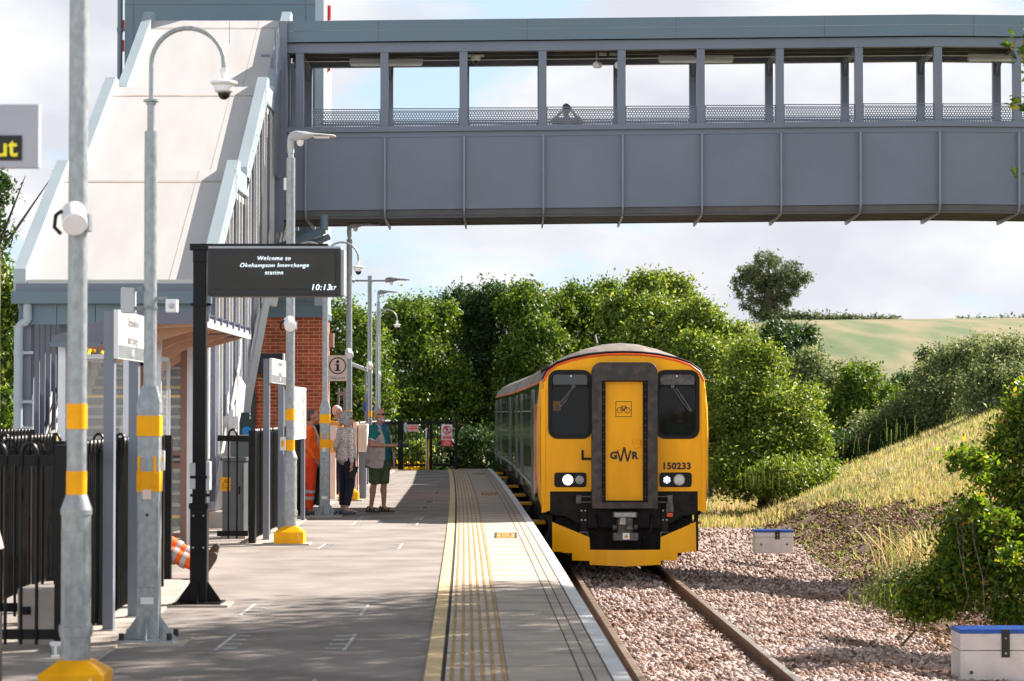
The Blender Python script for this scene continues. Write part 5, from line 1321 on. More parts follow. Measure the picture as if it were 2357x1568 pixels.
# notice case facing the track
xq = -3.30
t = thing('poster_case', 'white framed map case on a grey post beside the worker in orange', 'notice board', (xq, 37, PF))
q = MB(); q.box(xq-.03, xq+.05, 35.9, 38.2, PZ(1010, 38), PZ(893, 38)); B('frame', q, M['white'], t, bevel=.006)
ms = [pm('poster_green', (.35, .6, .42), .3, c2=(.7, .75, .8), var=.1, scale=9), pm('poster_blue', (.3, .45, .6), .3, c2=(.75, .75, .75), var=.1, scale=9), pm('poster_grey', (.3, .33, .35), .3, c2=(.6, .65, .6), var=.1, scale=9)]
for i in range(3):
    q = MB(); q.box(xq+.051, xq+.055, 36.0+i*.74, 36.62+i*.74, PZ(1005, 38), PZ(901, 38)); B('poster', q, ms[i], t)
q = MB(); q.box(xq-.02, xq+.04, 38.02, 38.14, PF, PZ(1010, 38)); q.box(xq-.02, xq+.04, 36.0, 36.12, PF, PZ(1010, 38)); B('post', q, M['grey'], t)
D_ = 49.2
t = thing('poster_case', 'pale grey poster case on the brick wall behind the smaller station name board', 'notice board', (PX(653, D_), D_, PZ(990, D_)))
q = MB(); q.box(PX(643, D_), PX(662, D_), D_, D_+.8, PZ(984, D_), PZ(898, D_)); B('frame', q, pm('case_lilac', (.42, .40, .48), .4), t)
q = MB(); q.box(PX(647, D_), PX(651, D_), D_-.006, D_, PZ(980, D_), PZ(904, D_)); q.box(PX(655, D_), PX(659, D_), D_-.006, D_, PZ(980, D_), PZ(904, D_)); B('poster', q, ms[1], t)
t = thing('notice_plate', 'white and yellow notice hung on the black fence left of the yellow footed column', 'sign', (PX(651, 34), 34, 2.0))
q = MB(); q.box(PX(645, 33.4), PX(657, 33.4), 33.38, 33.4, PZ(1037, 33.4), PZ(1006, 33.4)); B('plate', q, M['white'], t)
q = MB(); q.box(PX(648.5, 33.4), PX(654.5, 33.4), 33.37, 33.379, PZ(1028, 33.4), PZ(1015, 33.4)); B('symbol', q, M['yellow'], t)
# help point sign with its column
D_ = 45.0
hx0, hx1 = PX(757, D_), PX(798, D_)
t = thing('help_point_sign', 'pale pink square help point sign with a ringed letter i', 'sign', (hx0, D_, PF))
q = MB(); q.box(hx0, hx1, D_, D_+.06, PZ(877, D_), PZ(818, D_)); B('board', q, M['pink'], t, bevel=.003)
cx, cz = PX(777, D_), PZ(842, D_)
q = MB(); q.tube([(cx+.148*math.cos(R(a)), D_-.004, cz+.148*math.sin(R(a))) for a in range(0, 361, 12)], .010, 6); q.cyl((cx, D_-.01, cz+.075), (cx, D_, cz+.075), .030, n=16); q.box(cx-.022, cx+.024, D_-.01, D_, cz-.09, cz+.03); q.box(cx-.045, cx+.024, D_-.0095, D_-.001, cz+.012, cz+.03); q.box(cx-.048, cx+.048, D_-.0095, D_-.001, cz-.098, cz-.08)
B('information_symbol', q, M['ink'], t)
text('lettering', 'Help point', .064, (cx, D_-.004, PZ(870, D_)), M['inkg'], t, ext=.001, bold=.0006)
q = MB(); q.box(hx0-.07, hx0-.004, D_+.0, D_+.09, PF, PZ(818, D_)); B('post', q, M['pink'], t)
t = thing('help_point', 'orange help point cabinet with a pink front beside the woman', 'cabinet', (PX(772, 47.5), 47.5, PF))
D_ = 47.4
q = MB(); q.prism([(PX(755, D_), PZ(1041, D_)), (PX(788, D_), PZ(1041, D_)), (PX(788, D_), PZ(980, D_)), (PX(783, D_), PZ(970, D_)), (PX(755, D_), PZ(969, D_))], 'y', D_, D_+.35); B('body', q, M['orange'], t, bevel=.015)
q = MB(); q.box(PX(756, D_), PX(778, D_), D_-.03, D_-.001, PZ(1014, D_), PZ(979, D_)); B('front_panel', q, M['pink'], t, bevel=.008)
q = MB(); q.box(PX(757, D_), PX(772, D_), D_+.05, D_+.25, PF, PZ(1041, D_)-.001); B('stand', q, M['pink'], t)
D_ = 48
t = thing('ticket_machine', 'white metal ticket machine between the woman and the man', 'machine', (PX(830, D_), D_, PF))
q = MB(); q.box(PX(823, D_), PX(845, D_), D_, D_+.5, PZ(1041, D_), PZ(976, D_)); B('cabinet', q, M['boxc'], t, bevel=.02)
q = MB(); q.box(PX(834, D_), PX(834.6, D_), D_-.004, D_, PZ(1038, D_), PZ(980, D_)); B('seam', q, M['lgrey'], t)
q = MB(); q.box(PX(813, D_), PX(822, D_), D_-.05, D_+.5, PF, PZ(972, D_)); B('side_panel', q, M['pink'], t, bevel=.008)
q = MB(); q.box(PX(826, D_), PX(842, D_), D_+.1, D_+.4, PF, PZ(1041, D_)-.001); B('stand', q, M['grey'], t)
for x0, x1, D_, yt, lb in ((785, 797, 52, 893, 'grey sign frame with two posts behind the woman'), (843, 850, 57, 905, 'grey post with a small blue sign left of the far lamp columns')):
    t = thing('sign_frame', lb, 'sign', (PX(x0, D_), D_, PF), 'grey sign frames at the back of the platform')
    q = MB(); q.box(PX(x0-(8 if x0 < 800 else 0), D_), PX(x0-(4 if x0 < 800 else -5), D_), D_, D_+.08, PF, PZ(yt+2, D_)); B('post', q, M['grey'], t)
    if x0 < 800:
        q = MB(); q.box(PX(x1-7, D_), PX(x1, D_), D_, D_+.08, PF, PZ(yt, D_)); B('post', q, M['grey'], t)
        q = MB(); q.box(PX(x0-8, D_), PX(x1, D_), D_+.01, D_+.05, PZ(yt+14, D_), PZ(yt+9, D_)); B('cross_bar', q, M['grey'], t)
    else:
        q = MB(); q.box(PX(835, D_), PX(842.5, D_), D_, D_+.03, PZ(947, D_), PZ(926, D_)); B('board', q, M['blue'], t)
# small canopy roof behind the columns
t = thing('canopy', 'small pale canopy roof edge seen behind the platform columns', 'canopy', (PX(820, 62), 62, PF))
q = MB(); q.prism([(PX(797, 62), PZ(830, 62)), (PX(845, 62), PZ(848, 62)), (PX(845, 62), PZ(856, 62)), (PX(797, 62), PZ(838, 62))], 'y', 62, 64.5); B('roof', q, M['lgrey'], t)
q = MB(); q.box(PX(800, 62), PX(806, 62), 62.2, 62.3, .3, PZ(838, 62)); q.box(PX(838, 62), PX(842, 62), 62.2, 62.3, .3, PZ(853, 62)); B('post', q, M['grey'], t)

# paper cup, concrete block
cx, cy = PX(133, 16.8), 16.75
t = thing('paper_cup', 'white and green paper cup standing below the fence behind the nearest column', 'cup', (cx, cy, PF))
q = MB(); q.lathe([(.001, .0), (.028, .0), (.038, .095), (.041, .097), (.041, .101), (.036, .101), (.026, .006)], (cx, cy, PF+.004), 20); B('body', q, M['white'], t, smooth=True)
q = MB()
for k in (0, 1, 2, 4, 5):
    a = R(-90-50+k*22); q.bar((cx+.031*math.cos(a), cy+.031*math.sin(a), PF+.02), (cx+.037*math.cos(a), cy+.037*math.sin(a), PF+.08), .003, .007)
B('green_print', q, pm('cup_green', (.02, .09, .04), .5), t)
t = thing('concrete_block', 'pale concrete block with a black bolt plate behind the left fence', 'block', (PX(95, 17.6), 17.7, PF))
q = MB(); q.box(PX(48, 17.6), PX(146, 17.6), 17.5, 17.9, PF+.0, PZ(1352, 17.6)); B('block', q, M['concrete'], t, bevel=.02)
q = MB(); q.box(PX(62, 17.6), PX(80, 17.6), 17.485, 17.499, PZ(1412, 17.6), PZ(1394, 17.6)); q.cyl((PX(71, 17.6), 17.46, PZ(1403, 17.6)), (PX(71, 17.6), 17.485, PZ(1403, 17.6)), .012); B('bolt_plate', q, M['black'], t)

# blue lidded boxes on the ballast
def bluebox(lab, D, x0, x1, yt, yb, dep):
    X0_, X1_ = PX(x0, D), PX(x1, D); zb_ = PZ(yb, D); zt = PZ(yt, D); h = zt-zb_
    t = thing('trackside_box', lab, 'box', ((X0_+X1_)/2, D+dep/2, zb_), 'blue lidded boxes on the ballast')
    q = MB(); q.box(X0_, X1_, D, D+dep, zb_-.1, zb_+h*.62); B('body', q, M['boxc'], t, bevel=.012)
    q = MB(); q.box(X0_, X1_, D+.003, D+dep, zb_+h*.63, zt-.03); B('collar', q, M['boxc'], t, bevel=.012)
    q = MB(); q.box(X0_-.005, X1_+.005, D-.005, D+dep, zt-.03, zt)
    n_ = 22
    for i in range(n_): x = X0_+(X1_-X0_)*(i+.3)/n_; q.box(x, x+(X1_-X0_)/n_*.45, D, D+dep-.01, zt+.0005, zt+.012)
    B('lid', q, M['blue'], t)
    xc = X0_+(X1_-X0_)*.585
    q = MB(); q.box(xc-.045, xc+.045, D-.02, D-.006, zb_+h*.5, zt+.015); st_ = B('strap', q, M['black_m'], t, bevel=.01)
    q = MB()
    for z in (zb_+h*.58, zt-.08): q.cyl((xc, D-.03, z), (xc, D-.02, z), .014, n=8)
    B('bolt', q, M['metal_l'], st_)
    q = MB(); q.ell((X0_+.12, D-.012, zb_+h*.22), (.02, .02, .02)); q.ell((X1_-.12, D-.012, zb_+h*.22), (.02, .02, .02)); B('eye_bolt', q, M['rust'], t)
    return t
bluebox('large white trackside box with a blue lid in the lower right corner', 26.4, 2207, 2385, 1452, 1575, .55)
bluebox('farther white trackside box with a blue lid beside the train', 46.6, 1737, 1825, 1222, 1262, .5)

# ------------------------------------------------------------------ people
def fingers(prims, wrist, d, side, up=Vector((0, 0, 1)), curl=.3, s=1):
    d = Vector(d).normalized(); w_ = d.cross(up).normalized()*side; n_ = w_.cross(d).normalized(); w0 = Vector(wrist)
    palm = w0+d*.045*s
    prims.append(('c', w0, w0+d*.075*s, .024*s, .030*s))
    for i in range(4):
        b = w0+d*.08*s+w_*(i-1.5)*.019*s; L_ = (.036, .042, .04, .03)[i]*s
        m1 = b+(d*math.cos(curl)-n_*math.sin(curl))*L_; m2 = m1+(d*math.cos(curl*2.4)-n_*math.sin(curl*2.4))*L_*.9
        prims.append(('c', b, m1, .0100*s, .0095*s)); prims.append(('c', m1, m2, .0095*s, .0085*s))
    tb = w0+d*.03*s-w_*.024*s; tm = tb+(d*.6-w_*.7-n_*.3).normalized()*.04*s; prims.append(('c', tb, tm, .0115*s, .0105*s)); prims.append(('c', tm, tm+(d*.9-w_*.1-n_*.4).normalized()*.03*s, .0105*s, .009*s))
def human(lab, loc, yaw, J, mats, H=1.75, build=1.0, sleeves='long', shorts=False, hair='short', extras=None, nolegs=False, hand=True, voxel=.013):
    """J: joints for a figure that faces -Y and stands 1.75 m high; every limb is fused into one skin"""
    V = lambda k: Vector(J[k])
    t = thing('person', lab, 'person', (0, 0, 0))
    hd = V('head'); nk = V('neck'); ch = V('chest'); pe = V('pelvis'); wa = (ch+pe)/2
    look = J.get('look', 0); MH = Matrix.Rotation(R(look), 3, 'Z')
    f = lambda x, y, z: hd+MH @ Vector((x, y, z))
    sk = [('e', hd+MH @ Vector((0, .008, .02)), (.076, .095, .10), MH), ('e', f(0, -.035, -.045), (.056, .058, .062), MH), ('c', nk, hd+Vector((0, .01, -.06)), .058, .054), ('c', f(0, -.085, .005), f(0, -.112, -.022), .010, .016), ('e', f(.078, .01, -.005), (.012, .022, .032), MH), ('e', f(-.078, .01, -.005), (.012, .022, .032), MH), ('e', f(0, -.082, -.052), (.026, .014, .010), MH)]
    b = build
    tor = [('e', ch+Vector((0, 0, -.0)), (.165*b, .105*b, .19)), ('e', wa+Vector((0, -.015*b, 0)), (.148*b, .115*b, .17)), ('e', pe, (.160*b, .118*b, .12)), ('c', V('shL'), V('shR'), .062, .062)]
    sk += tor
    limbs = []
    for s in 'LR':
        a, e, w_ = V('sh'+s), V('el'+s), V('wr'+s)
        sk += [('c', a, e, .050, .040), ('c', e, w_, .039, .027)]
        if hand: fingers(sk, w_, J.get('hd'+s, w_-e), 1 if s == 'L' else -1, up=Vector(J.get('up'+s, (0, 1, 0))), curl=J.get('curl', .4))
        if not nolegs:
            h_, k, n_ = V('hip'+s), V('kn'+s), V('an'+s)
            sk += [('c', h_, k, .085*b, .054), ('c', k, k+(n_-k)*.35+Vector((0, .012, 0)), .052, .056), ('c', k+(n_-k)*.35, n_, .052, .034), ('c', n_, V('to'+s), .036, .026)]
    B('body', blob(sk, voxel), mats['skin'], t, smooth=True)
    # clothes
    tp = [(p[0], p[1], tuple(x+.016 for x in p[2])) if p[0] == 'e' else ('c', p[1], p[2], .074, .074) for p in tor]
    hem = J.get('hem')
    if hem: tp.append(('c', wa, pe+Vector((0, 0, hem)), .15*b, .17*b, 1))
    for s in 'LR':
        a, e, w_ = V('sh'+s), V('el'+s), V('wr'+s)
        if sleeves == 'long': tp += [('c', a, e, .066, .053), ('c', e, e+(w_-e)*.93, .053, .038, 1)]
        else: tp += [('c', a, a+(e-a)*.72, .068, .062, 1)]
    B('top', blob(tp, voxel), mats['top'], t, smooth=True)
    if not nolegs:
        lo = [('e', pe, (.160*b+.014, .118*b+.014, .13))]
        for s in 'LR':
            h_, k, n_ = V('hip'+s), V('kn'+s), V('an'+s)
            if shorts: lo += [('c', h_, k+(n_-k)*.06, .105*b, .088, 1)]
            else: lo += [('c', h_, k, .104*b, .080), ('c', k, k+(n_-k)*J.get('crop', .95), .080, .060*J.get('flare', 1), 1)]
        B('trousers' if not shorts else 'shorts', blob(lo, voxel), mats['legs'], t, smooth=True)
        for s in 'LR':
            n_, to = V('an'+s), V('to'+s); d = (to-n_); d.z = 0; d.normalize(); base = min(n_.z, to.z)-.03 if 'seated' not in J else None
            sh = []
            if base is not None:
                g = J.get('ground', 0); c0 = Vector((n_.x, n_.y, g))
                sh = [('c', c0-d*.045+Vector((0, 0, .035)), c0+d*.07+Vector((0, 0, .035)), .038, .040), ('c', c0+d*.07+Vector((0, 0, .033)), c0+d*.165+Vector((0, 0, .026)), .042, .028)]
            else:
                up_ = Vector(J['toe_up']); sh = [('c', n_, n_+(to-n_)*1.0, .052, .045), ('c', n_, V('kn'+s)*.18+n_*.82, .055, .058, 1), ('c', to, to+(to-n_)*.25, .045, .035)]
            if J.get('sandals'):
                q = MB(); 
                for z0, z1, e_ in ((0, .022, .0),):
                    pts = [c0-d*.09, c0+d*.20]
                    sd_ = Vector((-d.y, d.x, 0))
                    pl = [c0-d*.085-sd_*.035, c0+d*.02-sd_*.042, c0+d*.13-sd_*.05, c0+d*.19-sd_*.02, c0+d*.19+sd_*.02, c0+d*.13+sd_*.05, c0+d*.02+sd_*.042, c0-d*.085+sd_*.035]
                    q.prism([(p.x, p.y) for p in pl], 'z', g+.001, g+.028)
                for o in (.10, .0, -.06):
                    cc = c0+d*o; q.tube([cc+sd_*.048*math.cos(R(a))+Vector((0, 0, .02+(.075 if o < .05 else .055)*math.sin(R(a)))) for a in range(0, 181, 20)], .013, 6)
                B('sandal', q, mats['shoes'], t, smooth=True)
            else:
                so_ = B('shoe', blob(sh, .011, 3), mats['shoes'], t, smooth=True)
    # hair
    if hair:
        if hair == 'short': hp = [('e', f(0, .030, .050), (.080, .086, .080), MH), ('e', f(0, .055, -.005), (.077, .060, .072), MH)]
        elif hair == 'curly':
            rnd = random.Random(4); hp = []
            for i in range(46):
                a = rnd.uniform(0, 2*PI); zz_ = rnd.uniform(-.10, .13); rr_ = .095*math.sqrt(max(.1, 1-(zz_/.15)**2)); px_, py_ = rr_*math.cos(a), rr_*math.sin(a)*1.1
                if py_ < -.055 and zz_ < .05: continue
                hp.append(('e', f(px_, py_+.02, zz_), (.036, .036, .034)))
            hp.append(('e', f(0, .03, .03), (.09, .09, .10), MH))
        hb = blob(hp, .011, 2)
        fr = -.045 if hair == 'short' else -.05
        B('hair', hb, mats['hair'], t, smooth=True)
    if extras: extras(t, f, MH, V)
    t.scale = (H/1.75,)*3
    t.location = loc; t.rotation_euler.z = R(yaw)
    return t
STAND = dict(pelvis=(0, 0, .94), chest=(0, .0, 1.27), neck=(0, .01, 1.46), head=(0, -.015, 1.62), shL=(.165, .01, 1.40), shR=(-.165, .01, 1.40), elL=(.22, .04, 1.13), elR=(-.22, .04, 1.13), wrL=(.22, -.02, .90), wrR=(-.22, -.02, .90),
    hipL=(.085, 0, .92), hipR=(-.085, 0, .92), knL=(.10, -.01, .50), knR=(-.10, -.01, .50), anL=(.10, .02, .08), anR=(-.10, .02, .08), toL=(.12, -.11, .035), toR=(-.12, -.11, .035))
def J_(**k): d = dict(STAND); d.update(k); return d
M['teal'] = pm('teal_cotton', (.004, .13, .135), .85, var=.25, scale=14)
M['vest'] = pm('taupe_waistcoat', (.36, .29, .27), .9, var=.2, scale=9, bump=.4, bscale=14)
M['olive'] = pm('olive_cotton', (.055, .085, .035), .9, var=.3, scale=12, bump=.5, bscale=12)
M['navy'] = pm('navy_cotton', (.010, .012, .035), .85, var=.25, scale=10)
M['blouse'] = pm('speckled_blouse', (.20, .17, .17), .85, c2=(.74, .70, .68), var=.1, scale=62, det=2, ramp=(.40, .50))
M['hivis'] = pm('hi_vis_orange', (.95, .13, .006), .75, var=.12, scale=10, bump=.4, bscale=12)
M['hivisr'] = pm('hi_vis_trousers', (.92, .06, .006), .75, var=.12, scale=10, bump=.4, bscale=12)
M['reflect'] = pm('silver_reflective_tape', (.45, .43, .42), .4, var=.1)
M['hairg'] = pm('grey_hair', (.22, .21, .21), .8, c2=(.50, .48, .47), var=.2, scale=60, det=4, bump=.6, bscale=60)
M['haird'] = pm('dark_grey_hair', (.08, .06, .055), .8, var=.4, scale=50)
M['hairw'] = pm('white_hair', (.62, .58, .55), .8, var=.2, scale=50)
M['beard'] = pm('white_beard', (.52, .46, .43), .9, var=.2, scale=60)
M['tan'] = pm('tan_trousers', (.55, .30, .16), .85, var=.15)
M['beige'] = pm('beige_jacket', (.62, .50, .38), .9, var=.12)
M['brownshoe'] = pm('brown_boot', (.07, .045, .03), .7, var=.4, scale=20)
M['greyshoe'] = pm('grey_blue_shoe', (.09, .11, .16), .7, var=.2)
M['lens'] = pm('dark_lens', (.004, .004, .005), .08, rv=0)
def camera_ob(parent, c, d, lab_part='camera'):
    d = Vector(d).normalized(); Mr = d.to_track_quat('Y', 'Z').to_matrix(); q = MB()
    q.obox(c, (.13, .06, .09), Mr); q.obox(Vector(c)+Mr @ Vector((0, 0, .055)), (.05, .05, .03), Mr); q.cyl(Vector(c)+d*.03, Vector(c)+d*.13, .036, .040, n=16)
    return q
def glasses(t, f, MH, m=None):
    q = MB()
    for s in (-1, 1): q.ell(f(s*.033, -.098, .022), (.028, .010, .020), 14, 8, MH); q.bar(f(s*.06, -.085, .028), f(s*.082, .01, .022), .006, .010)
    q.bar(f(-.03, -.10, .03), f(.03, -.10, .03), .006, .008); B('sunglasses', q, M['lens'], t, smooth=True)
def man_x(t, f, MH, V):
    glasses(t, f, MH)
    B('beard', blob([('e', f(0, -.062, -.075), (.044, .034, .036), MH), ('c', f(-.06, -.02, -.05), f(0, -.075, -.085), .018, .022), ('c', f(.06, -.02, -.05), f(0, -.075, -.085), .018, .022), ('c', f(-.024, -.094, -.040), f(.024, -.094, -.040), .009, .009)], .009, 3), M['beard'], t, smooth=True)
    ch, pe = V('chest'), V('pelvis'); wa = (ch+pe)/2
    # sleeveless waistcoat, open down the front
    q = MB(); secs = []
    for z, rx, ry, gap in ((.76, .285, .235, 38), (.92, .262, .225, 32), (1.10, .238, .205, 26), (1.25, .226, .175, 26), (1.37, .205, .140, 34), (1.45, .13, .095, 44), (1.49, .075, .07, 60)):
        pts = []; n_ = 26
        for i in range(n_+1):
            a = R(-90+gap+(360-2*gap)*i/n_); pts.append((rx*math.cos(a), ry*math.sin(a)-.005, z+.02*math.sin(3*a)*(z < .85)))
        inn = [(x*.93, y*.93, zz) for x, y, zz in reversed(pts)]
        secs.append(pts+inn)
    q.loft(secs, caps=False); B('waistcoat', q, M['vest'], t, smooth=True)
    q = MB()
    for s in (-1, 1):
        q.obox((s*.185, -.165, .95), (.12, .03, .14), Matrix.Rotation(s*.75, 3, 'Z')); q.obox((s*.187, -.172, 1.02), (.125, .03, .035), Matrix.Rotation(s*.75, 3, 'Z')); q.obox((s*.155, -.135, 1.24), (.09, .02, .10), Matrix.Rotation(s*.6, 3, 'Z'))
    B('pocket', q, M['vest'], t, bevel=.008)
    q = MB(); q.tube([(.075, .0, 1.50), (.085, -.07, 1.46), (.04, -.135, 1.34), (0, -.150, 1.20), (-.04, -.135, 1.34), (-.085, -.07, 1.46), (-.075, 0, 1.50)], .011, 6); q.box(-.03, .03, -.165, -.155, 1.12, 1.2); B('lanyard', q, pm('blue_lanyard', (.01, .12, .5), .6), t)
    q = MB(); q.tube([(-.08, 0, 1.5), (-.05, -.13, 1.38), (.02, -.18, 1.15), (.02, -.26, 1.08)], .008, 6); B('camera_strap', q, M['black'], t)
    q = MB()
    for s in 'LR': a, e = V('sh'+s), V('el'+s); p = a+(e-a)*.70; d_ = (e-a).normalized(); q.cyl(p-d_*.006, p+d_*.006, .0645, n=20)
    B('sleeve_trim', q, M['white'], t)
MJ = J_(shL=(.185, .01, 1.40), shR=(-.185, .01, 1.40), elL=(.28, -.0, 1.13), wrL=(.07, -.32, 1.12), elR=(-.29, -.02, 1.13), wrR=(-.05, -.33, 1.12), hdL=(-.7, -.6, .0), hdR=(.6, -.7, .0), knL=(.10, -.02, .50), anL=(.12, .0, .08), toL=(.15, -.12, .035), anR=(-.11, .10, .08), knR=(-.10, .04, .50), toR=(-.13, -.02, .035), sandals=1, look=-12, curl=.7)
human('grey bearded man in a taupe waistcoat, teal shirt and olive shorts holding a camera', (PX(874, 41.1), 41.1, PF), 58, MJ, dict(skin=M['skin'], top=M['teal'], legs=M['olive'], shoes=M['black_m'], hair=M['hairg']), H=1.77, build=1.38, sleeves='short', shorts=True, extras=man_x)
p0 = Vector((PX(874, 41.1), 41.1, PF)); Rz = Matrix.Rotation(R(58), 3, 'Z')
c_ = p0+Rz @ Vector((.0, -.43, 1.15))
t = thing('camera', 'black camera with a long lens held by the man in shorts', 'camera', c_)
B('body', camera_ob(t, c_, Rz @ Vector((.25, -1, -.12))), M['black_m'], t, bevel=.008)
def wom_x(t, f, MH, V):
    glasses(t, f, MH)
WJ = J_(head=(0, -.02, 1.60), neck=(0, .01, 1.44), elL=(.215, .07, 1.13), wrL=(.25, -.06, .93), elR=(-.22, .05, 1.12), wrR=(-.23, .05, .86), hem=-.04, crop=.84, look=-28, toL=(.11, -.12, .035), toR=(-.13, -.10, .035), anR=(-.10, .08, .08), hdL=(0, -.3, -1), hdR=(0, 0, -1))
human('grey haired woman in a speckled blouse and navy trousers, turned away', (PX(798, 40.4), 40.4, PF), 128, WJ, dict(skin=M['skin_l'], top=M['blouse'], legs=M['navy'], shoes=M['greyshoe'], hair=M['hairg']), H=1.72, build=1.02, hair='curly', extras=wom_x)
wp = Vector((PX(798, 40.4), 40.4, PF)); Rw = Matrix.Rotation(R(128), 3, 'Z'); c_ = wp+Rw @ Vector((-.23, .02, .70))
t = thing('wallet', 'black wallet held low in the hand of the grey haired woman', 'wallet', c_)
q = MB(); q.obox(c_, (.02, .12, .22), Matrix.Rotation(.35, 3, 'Y') @ Rw); B('wallet_cover', q, M['black_m'], t, bevel=.004)
def band(q, p0, p1, r, w_=.05):
    p0, p1 = Vector(p0), Vector(p1); d = (p1-p0).normalized(); q.cyl(p0, p0+d*w_, r, n=20, caps=False)
def work_x(t, f, MH, V):
    q = MB(); q.ell((0, -.01, 1.12), (.182, .152, .028)); 
    for s in (-1, 1): q.tube([(s*.10, -.125, 1.11), (s*.105, -.132, 1.28), (s*.10, -.06, 1.455), (s*.10, .06, 1.455), (s*.105, .125, 1.28), (s*.1, .13, 1.12)], .018, 6)
    B('reflective_tape', q, M['reflect'], t, smooth=True)
    q = MB()
    for s in 'LR': k, n_ = V('kn'+s), V('an'+s); band(q, k+(n_-k)*.2, n_, .077); band(q, k+(n_-k)*.45, n_, .072)
    B('leg_tape', q, M['reflect'], t)
human('worker standing in orange high visibility jacket and trousers behind the map case', (PX(714, 39.9), 39.9, PF), 92, J_(hem=-.10, wrL=(.2, -.1, .92), wrR=(-.2, -.1, .92), head=(0, -.05, 1.61)), dict(skin=M['skin'], top=M['hivis'], legs=M['hivisr'], shoes=M['brownshoe'], hair=M['haird']), H=1.76, build=1.15, extras=work_x)
human('white haired person in navy jacket and tan trousers behind the orange cabinet', (PX(776, 50.6), 50.6, PF), 95, J_(elL=(.22, -.12, 1.22), wrL=(.15, -.36, 1.25), elR=(-.22, -.1, 1.2), wrR=(-.1, -.34, 1.22), anL=(.1, -.22, .08), knL=(.1, -.16, .5), toL=(.12, -.36, .035)), dict(skin=M['skin_l'], top=M['navy'], legs=M['tan'], shoes=M['black_m'], hair=M['hairw']), H=1.85)
# seated worker: only the legs show from behind the fence
SJ = dict(pelvis=(0, .02, .13), chest=(0, .10, .46), neck=(0, .08, .66), head=(0, .05, .82), shL=(.165, .09, .60), shR=(-.165, .09, .60), elL=(.24, .16, .36), elR=(-.24, .16, .36), wrL=(.22, .05, .16), wrR=(-.22, .05, .16), hipL=(.09, 0, .13), hipR=(-.09, 0, .13),
    knL=(.12, -.42, .33), knR=(-.12, -.44, .26), anL=(.12, -.80, .12), anR=(-.11, -.84, .09), toL=(.14, -.88, .26), toR=(-.16, -.93, .20), seated=1, toe_up=(0, 0, 1), look=0)
def seat_x(t, f, MH, V):
    q = MB()
    for s in 'LR':
        h_, k, n_ = V('hip'+s), V('kn'+s), V('an'+s)
        band(q, h_+(k-h_)*.62, k, .096); band(q, h_+(k-h_)*.85, k, .090); band(q, k+(n_-k)*.22, n_, .084); band(q, k+(n_-k)*.45, n_, .078)
    B('leg_tape', q, M['reflect'], t)
sx = PX(505, 25.0)-.98
human('seated worker whose orange trousered legs and boots stick out behind the display post', (sx, 24.9, PF), 84, SJ, dict(skin=M['skin'], top=M['hivis'], legs=M['hivis'], shoes=M['brownshoe'], hair=M['haird']), H=1.85, build=1.2, extras=seat_x)
# driver
DJ = J_(pelvis=(0, .1, .9), elL=(.22, -.06, 1.15), wrL=(.16, -.26, 1.08), elR=(-.22, -.06, 1.15), wrR=(-.15, -.26, 1.08))
human('bearded train driver in a dark green shirt behind the right windscreen', (PX(1565, 40.3), 40.35, .98), 0, DJ, dict(skin=M['skin'], top=pm('driver_shirt', (.01, .12, .08), .8), legs=M['black_m'], shoes=M['black_m'], hair=M['haird']), H=1.75, nolegs=True, hand=True)
# photographer on the bridge
BJ = J_(elL=(.30, -.16, 1.36), wrL=(.09, -.16, 1.57), elR=(-.30, -.16, 1.36), wrR=(-.09, -.16, 1.57), hdL=(-.5, -.2, .5), hdR=(.5, -.2, .5), curl=.8)
bx_ = PX(1304, 46.2)
human('photographer on the bridge behind the perforated panel with raised elbows', (bx_, 46.3, 6.85), 5, BJ, dict(skin=M['skin_l'], top=M['vest'], legs=M['navy'], shoes=M['black_m'], hair=M['hairg']), H=1.70, sleeves='short')
t = thing('camera', 'black camera raised by the photographer on the bridge', 'camera', (bx_, 46.1, 8.42))
B('body', camera_ob(t, (bx_+.01, 46.10, 8.44), (0, -1, -.1)), M['black_m'], t, bevel=.006)
# blurred passer-by at the left edge
def edge_x(t, f, MH, V):
    q = MB(); q.loft([[(rx*math.cos(a), ry*math.sin(a)-.01, z) for a in [2*PI*i/24 for i in range(24)]] for z, rx, ry in ((.96, .30, .19), (1.02, .285, .18), (1.15, .24, .16), (1.36, .20, .13))]); B('jacket_hem', q, M['beige'], t, smooth=True)
human('blurred passer-by in a beige jacket cut by the left edge of the photo', (PX(-112, 13.3), 13.3, PF), 170, J_(), dict(skin=M['skin_l'], top=M['beige'], legs=M['black_m'], shoes=M['black_m'], hair=M['haird']), H=1.72, extras=edge_x)
xb = PX(-62, 13.2)
t = thing('shoulder_bag', 'blurred black bag hanging beside the passer-by at the left edge', 'bag', (xb, 13.2, PF))
B('bag_body', blob([('b', (xb, 13.2, PF+.30), (.30, .22, .60)), ('e', (xb, 13.2, PF+.60), (.14, .11, .10))], .014, 8), M['black_m'], t, smooth=True)
q = MB(); q.tube([(xb-.1, 13.2, PF+.62), (xb-.04, 13.15, PF+.72), (xb+.05, 13.15, PF+.72), (xb+.1, 13.2, PF+.62)], .014, 8); B('handle', q, M['black'], t)
